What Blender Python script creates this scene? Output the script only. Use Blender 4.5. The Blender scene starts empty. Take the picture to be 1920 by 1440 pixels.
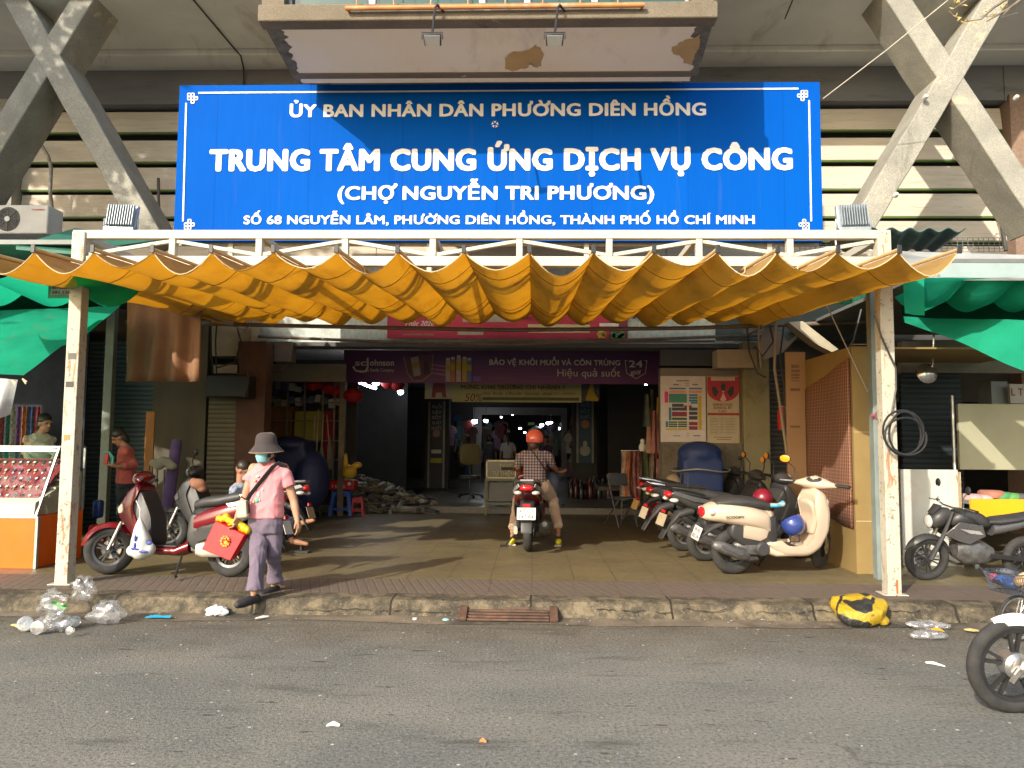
import bpy, bmesh, math, random
from mathutils import Vector as V, Matrix as M
from mathutils import noise as mnoise
random.seed(7)
S = bpy.context.scene
COL = S.collection
R = math.radians
# ------------------------------------------------------------------ camera
FPX, PITCH, YAW, ROLL, CAMH = 1450.0, R(4.34), R(1.58), R(0.43), 1.5
_f = V((-math.sin(YAW) * math.cos(PITCH), math.cos(YAW) * math.cos(PITCH), math.sin(PITCH)))
_r = V((math.cos(YAW), math.sin(YAW), 0))
_u = _r.cross(_f)
CR = _r * math.cos(ROLL) + _u * math.sin(ROLL)
CU = CR.cross(_f)
CF = _f
CPOS = V((0, 0, CAMH))
cam = bpy.data.cameras.new('camera'); camo = bpy.data.objects.new('camera', cam); COL.objects.link(camo)
camo.matrix_world = M(((CR.x, CU.x, -CF.x, 0), (CR.y, CU.y, -CF.y, 0), (CR.z, CU.z, -CF.z, CAMH), (0, 0, 0, 1)))
cam.sensor_width = 36; cam.lens = 36 * FPX / 1920; cam.clip_end = 500; cam.clip_start = .05
S.camera = camo
# ------------------------------------------------------------------ world and sun
SUNDIR = V((0.65, 1.0, -0.607)).normalized()          # the way the light travels
w = bpy.data.worlds.new('World'); S.world = w; w.use_nodes = True
nt = w.node_tree; nt.nodes.clear()
sky = nt.nodes.new('ShaderNodeTexSky'); sky.sky_type = 'NISHITA'; sky.sun_disc = False
sky.sun_elevation = R(27); sky.sun_rotation = R(213); sky.air_density = 1.3; sky.dust_density = 2.5
bg = nt.nodes.new('ShaderNodeBackground'); bg.inputs[1].default_value = 0.15
ow = nt.nodes.new('ShaderNodeOutputWorld')
nt.links.new(sky.outputs[0], bg.inputs[0]); nt.links.new(bg.outputs[0], ow.inputs[0])
sl = bpy.data.lights.new('sun', 'SUN'); sl.energy = 2.75; sl.angle = R(0.5); sl.color = (1, .915, .79)
so = bpy.data.objects.new('sun', sl); COL.objects.link(so); so.rotation_euler = SUNDIR.to_track_quat('-Z', 'Y').to_euler()
S.view_settings.view_transform = 'Standard'; S.view_settings.look = 'None'; S.view_settings.gamma = 1
S.view_settings.exposure = 1.05
S.cycles.max_bounces = 7; S.cycles.diffuse_bounces = 4; S.cycles.glossy_bounces = 3; S.cycles.transmission_bounces = 5
S.cycles.transparent_max_bounces = 8; S.cycles.caustics_reflective = False; S.cycles.caustics_refractive = False
S.cycles.use_denoising = True; S.cycles.sample_clamp_indirect = 4

# ------------------------------------------------------------------ helpers
def P(px, py, Y):
    "the point at depth Y that the photograph shows at (px, py)"
    d = CF + CR * ((px - 960) / FPX) + CU * ((720 - py) / FPX)
    return CPOS + d * (Y / d.y)
def G(px, py, z=0.14):
    d = CF + CR * ((px - 960) / FPX) + CU * ((720 - py) / FPX)
    return CPOS + d * ((z - CAMH) / d.z)

class MB:
    def __init__(s): s.v = []; s.f = []; s.m = []; s.cur = 0; s.uv = None
    def add(s, vs, fs):
        o = len(s.v); s.v += [V(q) for q in vs]
        for q in fs: s.f.append([i + o for i in q]); s.m.append(s.cur)
        return s
    def mark(s): return len(s.v)
    def xf(s, mat, start=0):
        for i in range(start, len(s.v)): s.v[i] = mat @ s.v[i]
        return s
    def bx(s, x0, x1, y0, y1, z0, z1):
        vs = [(x, y, z) for x in (x0, x1) for y in (y0, y1) for z in (z0, z1)]
        return s.add(vs, [(0, 1, 3, 2), (4, 6, 7, 5), (0, 4, 5, 1), (2, 3, 7, 6), (0, 2, 6, 4), (1, 5, 7, 3)])
    def box(s, c, sz, rot=None):
        k = s.mark(); h = V(sz) / 2
        s.bx(-h.x, h.x, -h.y, h.y, -h.z, h.z)
        m = M.Translation(V(c))
        if rot is not None: m = m @ (rot.to_4x4() if hasattr(rot, 'to_4x4') else rot)
        return s.xf(m, k)
    def beam(s, a, b, w, h, up=(0, 0, 1)):
        a, b = V(a), V(b); d = (b - a); L = d.length; d.normalize(); up = V(up)
        if abs(d.dot(up)) > .98: up = V((0, 1, 0))
        r = d.cross(up).normalized(); u = r.cross(d)
        vs = []
        for q in (a, b):
            for i, j in ((-1, -1), (1, -1), (1, 1), (-1, 1)): vs.append(q + r * (i * w / 2) + u * (j * h / 2))
        return s.add(vs, [(3, 2, 1, 0), (4, 5, 6, 7), (0, 1, 5, 4), (1, 2, 6, 5), (2, 3, 7, 6), (3, 0, 4, 7)])
    def tube(s, pts, r, n=8, cap=True, sq=1.0, up=None):
        pts = [V(q) for q in pts]; k = len(pts)
        rs = r if isinstance(r, (list, tuple)) else [r] * k
        vs, fs = [], []; nrm = None
        for i, q in enumerate(pts):
            t = (pts[min(i + 1, k - 1)] - pts[max(i - 1, 0)])
            if t.length < 1e-9: t = V((0, 0, 1))
            t.normalize()
            if nrm is None:
                a = V(up) if up else (V((0, 0, 1)) if abs(t.z) < .9 else V((0, 1, 0)))
                nrm = (a - t * a.dot(t)).normalized()
            else:
                nrm = nrm - t * nrm.dot(t)
                nrm = nrm.normalized() if nrm.length > 1e-6 else t.orthogonal().normalized()
            b = t.cross(nrm)
            for j in range(n):
                a = 2 * math.pi * j / n
                vs.append(q + (nrm * math.cos(a) * sq + b * math.sin(a)) * rs[i])
        for i in range(k - 1):
            for j in range(n):
                fs.append((i * n + j, i * n + (j + 1) % n, (i + 1) * n + (j + 1) % n, (i + 1) * n + j))
        if cap: fs.append(tuple(range(n - 1, -1, -1))); fs.append(tuple((k - 1) * n + j for j in range(n)))
        return s.add(vs, fs)
    def limb(s, pr, n=12, flat=False):
        "rounded tapering limb through [(point, radius)...]"
        a, b = V(pr[0][0]), V(pr[1][0]); d0 = (a - b).normalized()
        y, z = V(pr[-1][0]), V(pr[-2][0]); d1 = (y - z).normalized()
        pts, rs = [], []
        for t in (.98, .75, .4): pts.append(a + d0 * pr[0][1] * t); rs.append(pr[0][1] * math.sqrt(1 - t * t))
        for q, r in pr: pts.append(V(q)); rs.append(r)
        for t in (() if flat else (.4, .75, .98)): pts.append(y + d1 * pr[-1][1] * t); rs.append(pr[-1][1] * math.sqrt(1 - t * t))
        return s.tube(pts, rs, n)
    def loft(s, rings, cap=True, closed=True):
        n = len(rings[0]); vs = [q for r in rings for q in r]; fs = []
        for i in range(len(rings) - 1):
            for j in range(n if closed else n - 1):
                fs.append((i * n + j, i * n + (j + 1) % n, (i + 1) * n + (j + 1) % n, (i + 1) * n + j))
        if cap: fs.append(tuple(range(n - 1, -1, -1))); fs.append(tuple((len(rings) - 1) * n + j for j in range(n)))
        return s.add(vs, fs)
    def ell(s, c, rad, nu=14, nv=9, rot=None):
        k = s.mark(); rings = []
        for i in range(nv + 1):
            a = math.pi * (i + .02) / (nv + .04); rings.append([(math.sin(a) * math.cos(2 * math.pi * j / nu) * rad[0], math.sin(a) * math.sin(2 * math.pi * j / nu) * rad[1], -math.cos(a) * rad[2]) for j in range(nu)])
        s.loft(rings); m = M.Translation(V(c))
        if rot is not None: m = m @ rot.to_4x4()
        return s.xf(m, k)
    def prism(s, poly, d):
        n = len(poly); d = V(d); poly = [V(q) for q in poly]
        return s.add(poly + [q + d for q in poly], [tuple(range(n)), tuple(range(2 * n - 1, n - 1, -1))] + [(i, i + n, (i + 1) % n + n, (i + 1) % n) for i in range(n)])
    def grid(s, fn, nu, nv):
        vs = [fn(i / nu, j / nv) for i in range(nu + 1) for j in range(nv + 1)]
        return s.add(vs, [(i * (nv + 1) + j, (i + 1) * (nv + 1) + j, (i + 1) * (nv + 1) + j + 1, i * (nv + 1) + j + 1) for i in range(nu) for j in range(nv)])
    def quad(s, a, b, c, d): return s.add([a, b, c, d], [(0, 1, 2, 3)])
    def lathe(s, prof, n=16, mat=None, cap=True):
        k = s.mark()
        s.loft([[(r * math.cos(2 * math.pi * j / n), r * math.sin(2 * math.pi * j / n), z) for j in range(n)] for r, z in prof], cap)
        if mat is not None: s.xf(mat, k)
        return s
    def disc(s, c, r, n=20, thick=.003, rot=None, sy=1):
        k = s.mark(); s.prism([(r * math.cos(2 * math.pi * j / n), 0, r * sy * math.sin(2 * math.pi * j / n)) for j in range(n)], (0, -thick, 0))
        m = M.Translation(V(c))
        if rot is not None: m = m @ rot.to_4x4()
        return s.xf(m, k)
    def text(s, body, org, right, up, width=None, cap=.1, bold=0.0, align='C', shear=0, spacing=1.0, off=.0):
        "flat lettering; org = baseline point, cap = capital height, width = fitted total width"
        def outline(b_):
            cu = bpy.data.curves.new('txt', 'FONT'); cu.body = b_; cu.shear = shear; cu.space_character = spacing + bold * 1.5; cu.resolution_u = 3
            o = bpy.data.objects.new('txt', cu); COL.objects.link(o)
            me = bpy.data.meshes.new_from_object(o.evaluated_get(bpy.context.evaluated_depsgraph_get()))
            r_ = ([V(q.co) for q in me.vertices], [tuple(p.vertices) for p in me.polygons])
            bpy.data.objects.remove(o); bpy.data.curves.remove(cu); bpy.data.meshes.remove(me); return r_
        HORN = dict(zip('ƠỜỢỚơờợớ', 'OÒỌÓoòọó')); plain = ''.join(HORN.get(ch, ch) for ch in body); vs_, fs_ = outline(plain)
        for i, ch in enumerate(body):           # the horn of the o, drawn beside a plain o
            if ch in HORN:
                xr = max(q.x for q in outline(plain[:i] + ('O' if ch.isupper() else 'o'))[0]); h = .70 if ch.isupper() else .52; k = len(vs_)
                vs_ += [V((xr + a, h + b, 0)) for a, b in ((-.16, -.10), (-.10, -.01), (.0, .05), (-.02, .13), (.06, .14), (.085, .05), (.02, -.05), (-.06, -.12))]; fs_.append(tuple(range(k, k + 8)))
        xs = [q.x for q in vs_]
        if xs:
            x0, x1 = min(xs) - bold, max(xs) + bold; k = (cap / .727) / (1 + 2 * bold); kx = (width / (x1 - x0)) if width else k
            right, up, org = V(right).normalized(), V(up).normalized(), V(org)
            ax = {'C': (x0 + x1) / 2, 'L': x0, 'R': x1}[align]; nn = right.cross(up)
            sh = [(0, 0)] if bold <= 0 else [(0, 0), (1, 0), (-1, 0), (.7, .6), (-.7, .6), (.7, -.6), (-.7, -.6), (0, .7), (0, -.7)]
            for i, (ox, oy) in enumerate(sh):       # heavier strokes: the same outline laid a little to each side
                s.add([org + right * ((q.x + ox * bold - ax) * kx) + up * ((q.y + oy * bold + bold) * k) + nn * (off + i * .00025) for q in vs_], fs_)
        return s

def chain(o):
    m = M.Identity(4)
    while o is not None: m = o.matrix_basis @ m; o = o.parent
    return m
def mesh_of(name, mb, mats, smooth=35):
    me = bpy.data.meshes.new(name)
    me.from_pydata([tuple(q) for q in mb.v], [], mb.f)
    for q in (mats if isinstance(mats, (list, tuple)) else [mats]): me.materials.append(q)
    if any(mb.m): me.polygons.foreach_set('material_index', mb.m)
    me.update()
    bm = bmesh.new(); bm.from_mesh(me); bmesh.ops.recalc_face_normals(bm, faces=bm.faces); bm.to_mesh(me); bm.free()
    if smooth:
        me.polygons.foreach_set('use_smooth', [True] * len(me.polygons)); me.set_sharp_from_angle(angle=R(smooth))
    return me
def part(name, mb, mats, parent=None, local=False, smooth=35, bevel=0, label=None, keepn=False):
    if parent is not None and not local: mb.xf(chain(parent).inverted())
    o = bpy.data.objects.new(name, mesh_of(name, mb, mats, smooth)); COL.objects.link(o)
    if parent is not None: o.parent = parent
    if bevel:
        b = o.modifiers.new('bevel', 'BEVEL'); b.width = bevel; b.segments = 2; b.limit_method = 'ANGLE'; b.angle_limit = R(40)
    if label: o['label'] = label
    return o
def tag(o, label, cat, group=None):
    o['label'] = label; o['category'] = cat; o['kind'] = 'thing'
    if group: o['group'] = group
    return o
def struct(name, mb, mats, **k):
    o = part(name, mb, mats, **k); o['kind'] = 'structure'; return o
def thing(name, label, cat, loc=(0, 0, 0), rz=0, group=None, rx=0, ry=0):
    o = bpy.data.objects.new(name, None); COL.objects.link(o); o.empty_display_size = .1
    o.matrix_basis = M.Translation(V(loc)) @ M.Rotation(rz, 4, 'Z') @ M.Rotation(ry, 4, 'Y') @ M.Rotation(rx, 4, 'X')
    return tag(o, label, cat, group)
def solo(name, mb, mats, label, cat, group=None, **k):
    "a thing that is one mesh; its origin goes to the middle of its underside"
    xs = [q.x for q in mb.v]; ys = [q.y for q in mb.v]; zs = [q.z for q in mb.v]
    c = V(((min(xs) + max(xs)) / 2, (min(ys) + max(ys)) / 2, min(zs)))
    mb.xf(M.Translation(-c)); o = part(name, mb, mats, **k); o.location = c
    return tag(o, label, cat, group)
def copy_tree(o, parent=None):
    c = o.copy(); COL.objects.link(c); c.parent = parent
    for ch in list(o.children): copy_tree(ch, c)
    return c
def blob(name, mb, mats, parent, voxel=.01, smooth_it=4, local=True, label=None):
    "join overlapping solids into one continuous skin"
    if not local and parent is not None: mb.xf(chain(parent).inverted())
    me = mesh_of('tmp', mb, mats); o = bpy.data.objects.new('tmp', me); COL.objects.link(o)
    r = o.modifiers.new('r', 'REMESH'); r.mode = 'VOXEL'; r.voxel_size = voxel; r.use_smooth_shade = True
    s = o.modifiers.new('s', 'SMOOTH'); s.iterations = smooth_it; s.factor = .5
    m2 = bpy.data.meshes.new_from_object(o.evaluated_get(bpy.context.evaluated_depsgraph_get()))
    bpy.data.objects.remove(o); bpy.data.meshes.remove(me)
    m2.name = name; m2.materials.clear()
    for q in (mats if isinstance(mats, (list, tuple)) else [mats]): m2.materials.append(q)
    if name in ('shirt', 'trousers'):               # cloth folds
        nr = [V(v.normal) for v in m2.vertices]
        for v, n_ in zip(m2.vertices, nr):
            c = v.co; a = mnoise.noise(V((c.x * 6 + c.z * 4, c.y * 6, c.z * 7 - c.x * 5))) if name == 'shirt' else mnoise.noise(V((c.x * 13, c.y * 13, c.z * 3.5 + c.x * 3)))
            b = mnoise.noise(V((c.x * 15 - c.z * 9, c.y * 15, c.z * 12 + c.x * 7)))
            f = 1 - abs(a) * 2.2; v.co = c + n_ * (.010 * max(0, f) ** 2 - .003 + .004 * b)
    m2.polygons.foreach_set('use_smooth', [True] * len(m2.polygons))
    p = bpy.data.objects.new(name, m2); COL.objects.link(p); p.parent = parent
    if label: p['label'] = label
    return p
def ring(c, a, b, ha, hb, n=16, e=2.0):
    "superellipse ring about c with axes a, b"
    c, a, b = V(c), V(a), V(b); out = []
    for j in range(n):
        t = 2 * math.pi * j / n; x, y = math.cos(t), math.sin(t)
        out.append(c + a * (math.copysign(abs(x) ** (2 / e), x) * ha) + b * (math.copysign(abs(y) ** (2 / e), y) * hb))
    return out

# ------------------------------------------------------------------ materials
class NT:
    def __init__(s, name):
        s.mat = bpy.data.materials.new(name); s.mat.use_nodes = True; s.t = s.mat.node_tree; s.t.nodes.clear()
        s.out = s.n('OutputMaterial')
    def n(s, typ, **k):
        q = s.t.nodes.new('ShaderNode' + typ)
        for a, b in k.items():
            if a.startswith('i_'):
                key = a[2:].replace('_', ' '); q.inputs[key].default_value = b
            else: setattr(q, a, b)
        return q
    def l(s, a, b): s.t.links.new(a, b)
    def co(s, scale=(1, 1, 1), src='Object', rot=(0, 0, 0)):
        c = s.n('TexCoord'); m = s.n('Mapping'); m.inputs['Scale'].default_value = scale; m.inputs['Rotation'].default_value = rot
        s.l(c.outputs[src], m.inputs[0]); return m.outputs[0]
    def noise(s, vec, sc, detail=5, rough=.55, dist=0):
        q = s.n('TexNoise'); q.inputs['Scale'].default_value = sc; q.inputs['Detail'].default_value = detail
        q.inputs['Roughness'].default_value = rough; q.inputs['Distortion'].default_value = dist
        s.l(vec, q.inputs['Vector']); return q.outputs[0]
    def ramp(s, fac, stops, interp='LINEAR'):
        q = s.n('ValToRGB'); q.color_ramp.interpolation = interp; e = q.color_ramp.elements
        while len(e) < len(stops): e.new(.5)
        for i, (p, c) in enumerate(stops):
            e[i].position = p; e[i].color = (c[0], c[1], c[2], 1) if isinstance(c, (tuple, list)) else (c, c, c, 1)
        s.l(fac, q.inputs[0]); return q.outputs[0]
    def mix(s, fac, a, b, mode='MIX'):
        q = s.n('Mix', data_type='RGBA', blend_type=mode)
        for k, val in ((0, fac), (6, a), (7, b)):
            if isinstance(val, (int, float)): q.inputs[k].default_value = val
            elif isinstance(val, (tuple, list)): q.inputs[k].default_value = (val[0], val[1], val[2], 1)
            else: s.l(val, q.inputs[k])
        return q.outputs[2]
    def math(s, op, a, b=0.0):
        q = s.n('Math', operation=op)
        for k, val in ((0, a), (1, b)):
            if isinstance(val, (int, float)): q.inputs[k].default_value = val
            else: s.l(val, q.inputs[k])
        return q.outputs[0]
    def bump(s, h, st=.3, dist=.01):
        q = s.n('Bump'); q.inputs['Strength'].default_value = st; q.inputs['Distance'].default_value = dist; s.l(h, q.inputs['Height']); return q.outputs[0]
    def pbr(s, col, rough=.6, metal=0, bump=None, coat=0, spec=.5, emit=None, es=0, sheen=0, alpha=None, trans=0, ior=None):
        q = s.n('BsdfPrincipled')
        for key, val in (('Base Color', col), ('Roughness', rough), ('Metallic', metal), ('Coat Weight', coat), ('Specular IOR Level', spec), ('Sheen Weight', sheen), ('Alpha', alpha), ('Transmission Weight', trans), ('IOR', ior)):
            if val is None: continue
            if isinstance(val, (tuple, list)): q.inputs[key].default_value = (val[0], val[1], val[2], 1)
            elif isinstance(val, (int, float)): q.inputs[key].default_value = val
            else: s.l(val, q.inputs[key])
        if emit: q.inputs['Emission Color'].default_value = (*emit, 1); q.inputs['Emission Strength'].default_value = es
        if bump is not None: s.l(bump, q.inputs['Normal'])
        return q.outputs[0]
    def done(s, sh): s.l(sh, s.out.inputs[0]); return s.mat
_mats = {}
def mat(name, c, c2=None, sc=5, rough=.6, metal=0, bump=0, bsc=40, coat=0, emit=None, es=0, lo=.35, hi=.68, spec=.5, sheen=0, dirt=None, dsc=2.2, dlo=.55, dhi=.75, alpha=None, stretch=(1, 1, 1)):
    if name in _mats: return _mats[name]
    t = NT(name); co = t.co(stretch)
    if c2 is None: c2 = tuple(q * .72 for q in c)
    col = t.mix(t.ramp(t.noise(co, sc, 6, .6), [(lo, 0.), (hi, 1.)]), c, c2)
    if dirt: col = t.mix(t.ramp(t.noise(co, dsc, 8, .65, .4), [(dlo, 0.), (dhi, 1.)]), col, dirt)
    bp = t.bump(t.noise(co, bsc, 4), bump, .01) if bump else None
    rr = t.math('ADD', t.math('MULTIPLY', t.noise(co, sc * 2.3, 4), .25), rough - .12)
    _mats[name] = t.done(t.pbr(col, rr, metal, bp, coat, spec, emit, es, sheen, alpha)); return _mats[name]
def flat(name, c, rough=.55, **k): return mat(name, c, tuple(q * .86 for q in c), 9, rough, **k)
# ================================================================== ground
def road_mat():
    t = NT('asphalt'); co = t.co()
    a = t.mix(t.ramp(t.noise(co, .55, 7, .62, .7), [(.34, 0.), (.68, 1.)]), (.215, .206, .175), (.145, .147, .134))
    a = t.mix(t.ramp(t.noise(t.co((.3, .8, 1)), 1.9, 5, .6), [(.48, 0.), (.66, .6)]), a, (.25, .232, .19))
    sp = t.n('SeparateXYZ'); t.l(co, sp.inputs[0])
    near = t.ramp(t.math('ADD', t.math('MULTIPLY', sp.outputs[1], .2), t.math('MULTIPLY', t.noise(co, 2.2, 6, .65), .35)), [(1.10, 0.), (1.42, .85)])
    near = t.ramp(t.math('MULTIPLY', t.math('ADD', t.math('MULTIPLY', sp.outputs[1], .2), t.math('MULTIPLY', t.noise(co, 2.2, 6, .65), .4)), .6), [(.76, 0.), (.92, .8)])
    a = t.mix(near, a, (.105, .086, .058))                        # mud washed along the gutter
    g = t.noise(co, 46, 4, .75)
    a = t.mix(t.ramp(g, [(.36, .75), (.48, 0.)]), a, (.05, .05, .046)); a = t.mix(t.ramp(g, [(.54, 0.), (.68, .65)]), a, (.33, .32, .28))
    a = t.mix(t.ramp(t.noise(t.co((.35, 1.5, 1)), 2.6, 7, .7, .3), [(.56, 0.), (.68, .7)]), a, (.075, .07, .062))
    a = t.mix(t.ramp(t.noise(t.co((.8, 2.4, 1), rot=(0, 0, .12)), 5, 3, .5), [(.68, 0.), (.72, .8)]), a, (.035, .035, .034))
    ck = t.n('TexVoronoi', feature='DISTANCE_TO_EDGE'); ck.inputs['Scale'].default_value = .9
    dn = t.n('TexNoise'); dn.inputs['Scale'].default_value = 3.5; dn.inputs['Detail'].default_value = 6; t.l(co, dn.inputs['Vector']); t.l(t.mix(.22, co, dn.outputs[1]), ck.inputs['Vector'])
    a = t.mix(t.math('MULTIPLY', t.ramp(ck.outputs['Distance'], [(.0, 1.), (.012, 0.)]), t.ramp(t.noise(co, .8, 3), [(.58, 0.), (.68, .6)])), a, (.06, .057, .05))
    for sc, r0, r1, lo in ((8, .05, .09, .5), (21, .05, .1, .52), (4, .03, .05, .45)):
        vo = t.n('TexVoronoi'); vo.inputs['Scale'].default_value = sc; t.l(co, vo.inputs['Vector'])
        a = t.mix(t.math('MULTIPLY', t.ramp(vo.outputs['Distance'], [(r0, 1.), (r1, 0.)]), t.ramp(t.noise(co, 2.1 + sc * .1, 3), [(lo, 0.), (lo + .1, 1.)])), a, (.58, .56, .5))
    bp = t.bump(t.noise(co, 60, 5, .7), .8, .014)
    return t.done(t.pbr(a, .85, 0, bp, spec=.3))
def tile_mat(name, c1, c2, grout, sx, sy, rough, dirt, bump=.2, diag=False):
    t = NT(name); co = t.co()
    b = t.n('TexBrick'); b.offset = 0; b.inputs['Scale'].default_value = 1
    b.inputs['Brick Width'].default_value = sx; b.inputs['Row Height'].default_value = sy
    b.inputs['Mortar Size'].default_value = .006; b.inputs['Mortar Smooth'].default_value = .3; b.inputs['Bias'].default_value = -.2
    b.inputs['Color1'].default_value = (*c1, 1); b.inputs['Color2'].default_value = (*c2, 1); b.inputs['Mortar'].default_value = (*grout, 1)
    t.l(co, b.inputs['Vector'])
    a = t.mix(t.ramp(t.noise(co, 1.1, 7, .65, .5), [(.38, 0.), (.68, .85)]), b.outputs[0], dirt)
    a = t.mix(t.ramp(t.noise(co, 14, 6, .7), [(.4, 0.), (.75, .6)]), a, tuple(q * 1.5 for q in c1))
    h = b.outputs['Fac']
    if diag:
        wv = t.n('TexWave', wave_type='BANDS', bands_direction='DIAGONAL'); wv.inputs['Scale'].default_value = 5.2; wv.inputs['Distortion'].default_value = .4
        t.l(t.co(rot=(0, 0, .5)), wv.inputs['Vector']); a = t.mix(t.ramp(wv.outputs[0], [(.02, .28), (.08, 0.)]), a, grout)
        h = t.math('MAXIMUM', h, t.ramp(wv.outputs[0], [(.05, 1.), (.18, 0.)]))
    bp = t.bump(t.math('ADD', t.math('MULTIPLY', h, -1.), t.math('MULTIPLY', t.noise(co, 60, 4), .4)), bump, .006)
    return t.done(t.pbr(a, t.math('ADD', t.math('MULTIPLY', t.noise(co, 2.5, 5), .35), rough - .15), 0, bp, spec=.5))
MR = road_mat()
MPAVE = tile_mat('pavement_tile', (.125, .092, .074), (.112, .088, .07), (.062, .05, .041), .4, .4, .75, (.105, .088, .062), .4, True)
MFLOOR = tile_mat('market_floor_tile', (.155, .125, .062), (.14, .116, .06), (.05, .042, .03), .42, .42, .5, (.085, .07, .045), .18)
MHALL = tile_mat('hall_floor_tile', (.16, .145, .12), (.15, .14, .12), (.06, .055, .05), .4, .4, .3, (.10, .095, .085), .1)
def kerb_mat():
    t = NT('kerb_stone'); co = t.co(); a = t.mix(t.ramp(t.noise(co, 8, 7, .65), [(.4, 0.), (.62, 1.)]), (.19, .155, .10), (.062, .054, .04))
    a = t.mix(t.ramp(t.noise(co, 3.6, 8, .65, .4), [(.44, 0.), (.62, 1.)]), a, (.055, .048, .037)); a = t.mix(t.ramp(t.noise(co, 40, 4, .7), [(.55, 0.), (.7, .5)]), a, (.27, .235, .17))
    s_ = t.n('SeparateXYZ'); t.l(co, s_.inputs[0]); j = t.math('FRACT', t.math('ADD', t.math('MULTIPLY', s_.outputs[0], .83), t.math('MULTIPLY', t.noise(co, 6, 3), .03)))
    jf = t.ramp(j, [(.0, 1.), (.012, 1.), (.02, 0.)]); a = t.mix(jf, a, (.03, .026, .02))
    h = t.math('SUBTRACT', t.noise(co, 30, 5, .7), jf); return t.done(t.pbr(a, .9, 0, t.bump(h, 1., .012), spec=.2))
MKERB0 = mat('kerb_concrete', (.19, .155, .10), (.062, .054, .04), 9.5, .9, bump=1., bsc=34, dirt=(.05, .045, .035), dsc=3.6, dlo=.44, dhi=.6, lo=.4, hi=.62)
MGUT = mat('gutter_concrete', (.21, .165, .115), (.11, .095, .07), 2.6, .85, bump=.5, bsc=40, dirt=(.05, .045, .036), dsc=1.1, dlo=.46, dhi=.6)
MCRACK = flat('crack_dark', (.02, .018, .015), .9)
ka, kb = G(200, 1150, 0), G(1700, 1169, 0)
KS = (kb.y - ka.y) / (kb.x - ka.x)
def kerb_y(x): return ka.y + (x - ka.x) * KS
PZ = .14
mb = MB(); mb.grid(lambda u, v: (-70 + 140 * u, -70 + (kerb_y(-70 + 140 * u) + 70) * v, .0), 14, 6)
struct('road', mb, MR, smooth=0)
# gutter and kerb: a worn profile swept along the street
def worn(x, k): return mnoise.noise(V((x * 1.9, k * 3.1, 2.2)))
mb = MB()
def gut(u, v):
    x = -14 + 28 * u; e = .22 + .12 * mnoise.noise(V((x * .8, 0, 5)))
    return (x, kerb_y(x) - e + (e + .02) * v, .004 + .012 * v + .004 * mnoise.noise(V((x * 3, v * 3, 0))))
mb.grid(gut, 160, 4); struct('gutter', mb, MGUT)
prof = [(-.02, .012), (.015, .055), (.03, .105), (.055, .132), (.11, .142), (.22, .1445), (.30, .1445)]
mb = MB()
def kp(u, v):
    x = -14 + 28 * u; k = min(int(v * 6 + .5), 6); a, z = prof[k]
    q = worn(x, k); q2 = mnoise.noise(V((x * 7, k, 9)))
    bite = max(0, mnoise.noise(V((x * .9, 1, 7))) - .25) * .12 if k in (2, 3) else 0
    return (x, kerb_y(x) + a + .016 * q + .006 * q2 + bite, max(.006, z + .008 * q * (k < 5) - bite * .4 - .002 * (k > 4)))
mb.grid(kp, 560, 6)
mb.cur = 1                                      # long crack through the kerb face
def crack(x0, x1, z0, seed):
    pts = []; x = x0; rr = random.Random(seed); z = z0
    while x < x1:
        pts.append((x, z)); x += rr.uniform(.02, .06); z = min(.11, max(.045, z + rr.uniform(-.014, .014)))
    for (xa, za), (xb, zb) in zip(pts, pts[1:]):
        ya, yb = kerb_y(xa) + .012 + (za - .05) * .35, kerb_y(xb) + .012 + (zb - .05) * .35; h = rr.uniform(.0008, .0035)
        if rr.random() < .12: continue
        mb.quad((xa, ya - .022, za - h), (xb, yb - .022, zb - h), (xb, yb - .018, zb + h), (xa, ya - .018, za + h))
crack(.55, 1.7, .085, 3); crack(1.9, 3.3, .07, 8); crack(-2.0, -.7, .07, 4)
struct('kerb', mb, [kerb_mat(), MCRACK])
mb = MB(); mb.grid(lambda u, v: (-16 + 32 * u, kerb_y(-16 + 32 * u) + .28 + (7.8 - kerb_y(-16 + 32 * u) - .28) * v, PZ), 30, 2); struct('pavement', mb, MPAVE, smooth=0)
mb = MB(); mb.grid(lambda u, v: (-16 + 32 * u, 7.8 + (15 - 7.8) * v, PZ + .0), 30, 4); struct('market_floor', mb, MFLOOR, smooth=0)
HZ = .26
mb = MB(); mb.bx(-16, 16, 15, 46, PZ - .1, HZ); struct('hall_floor', mb, MHALL, smooth=0)

mb = MB(); rr = random.Random(55)          # grit and scraps too small to count
for k in range(420):
    x = rr.uniform(-6.5, 5.5); y = kerb_y(x) - (abs(rr.gauss(0, .16)) if k < 260 else rr.uniform(0, 3.0)); s_ = rr.uniform(.004, .013) * (1.5 if rr.random() < .06 else 1); a_ = rr.uniform(0, 3.1); mb.cur = rr.choice((0, 0, 1, 2, 2))
    ux, uy = math.cos(a_) * s_, math.sin(a_) * s_; z = .022 if kerb_y(x) - y < .3 else .004
    mb.add([(x - ux, y - uy, z), (x + uy * .6, y - ux * .6, z + .003), (x + ux, y + uy, z + .001), (x - uy * .6, y + ux * .6, z + .004)], [(0, 1, 2, 3)])
o = part('litter_grit', mb, [flat('grit_white', (.55, .54, .5)), flat('grit_straw', (.40, .30, .14)), flat('grit_brown', (.09, .07, .05))], smooth=0); o['kind'] = 'stuff'; o['label'] = 'fine grit and tiny scraps scattered along the gutter'; o['category'] = 'grit'
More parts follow.
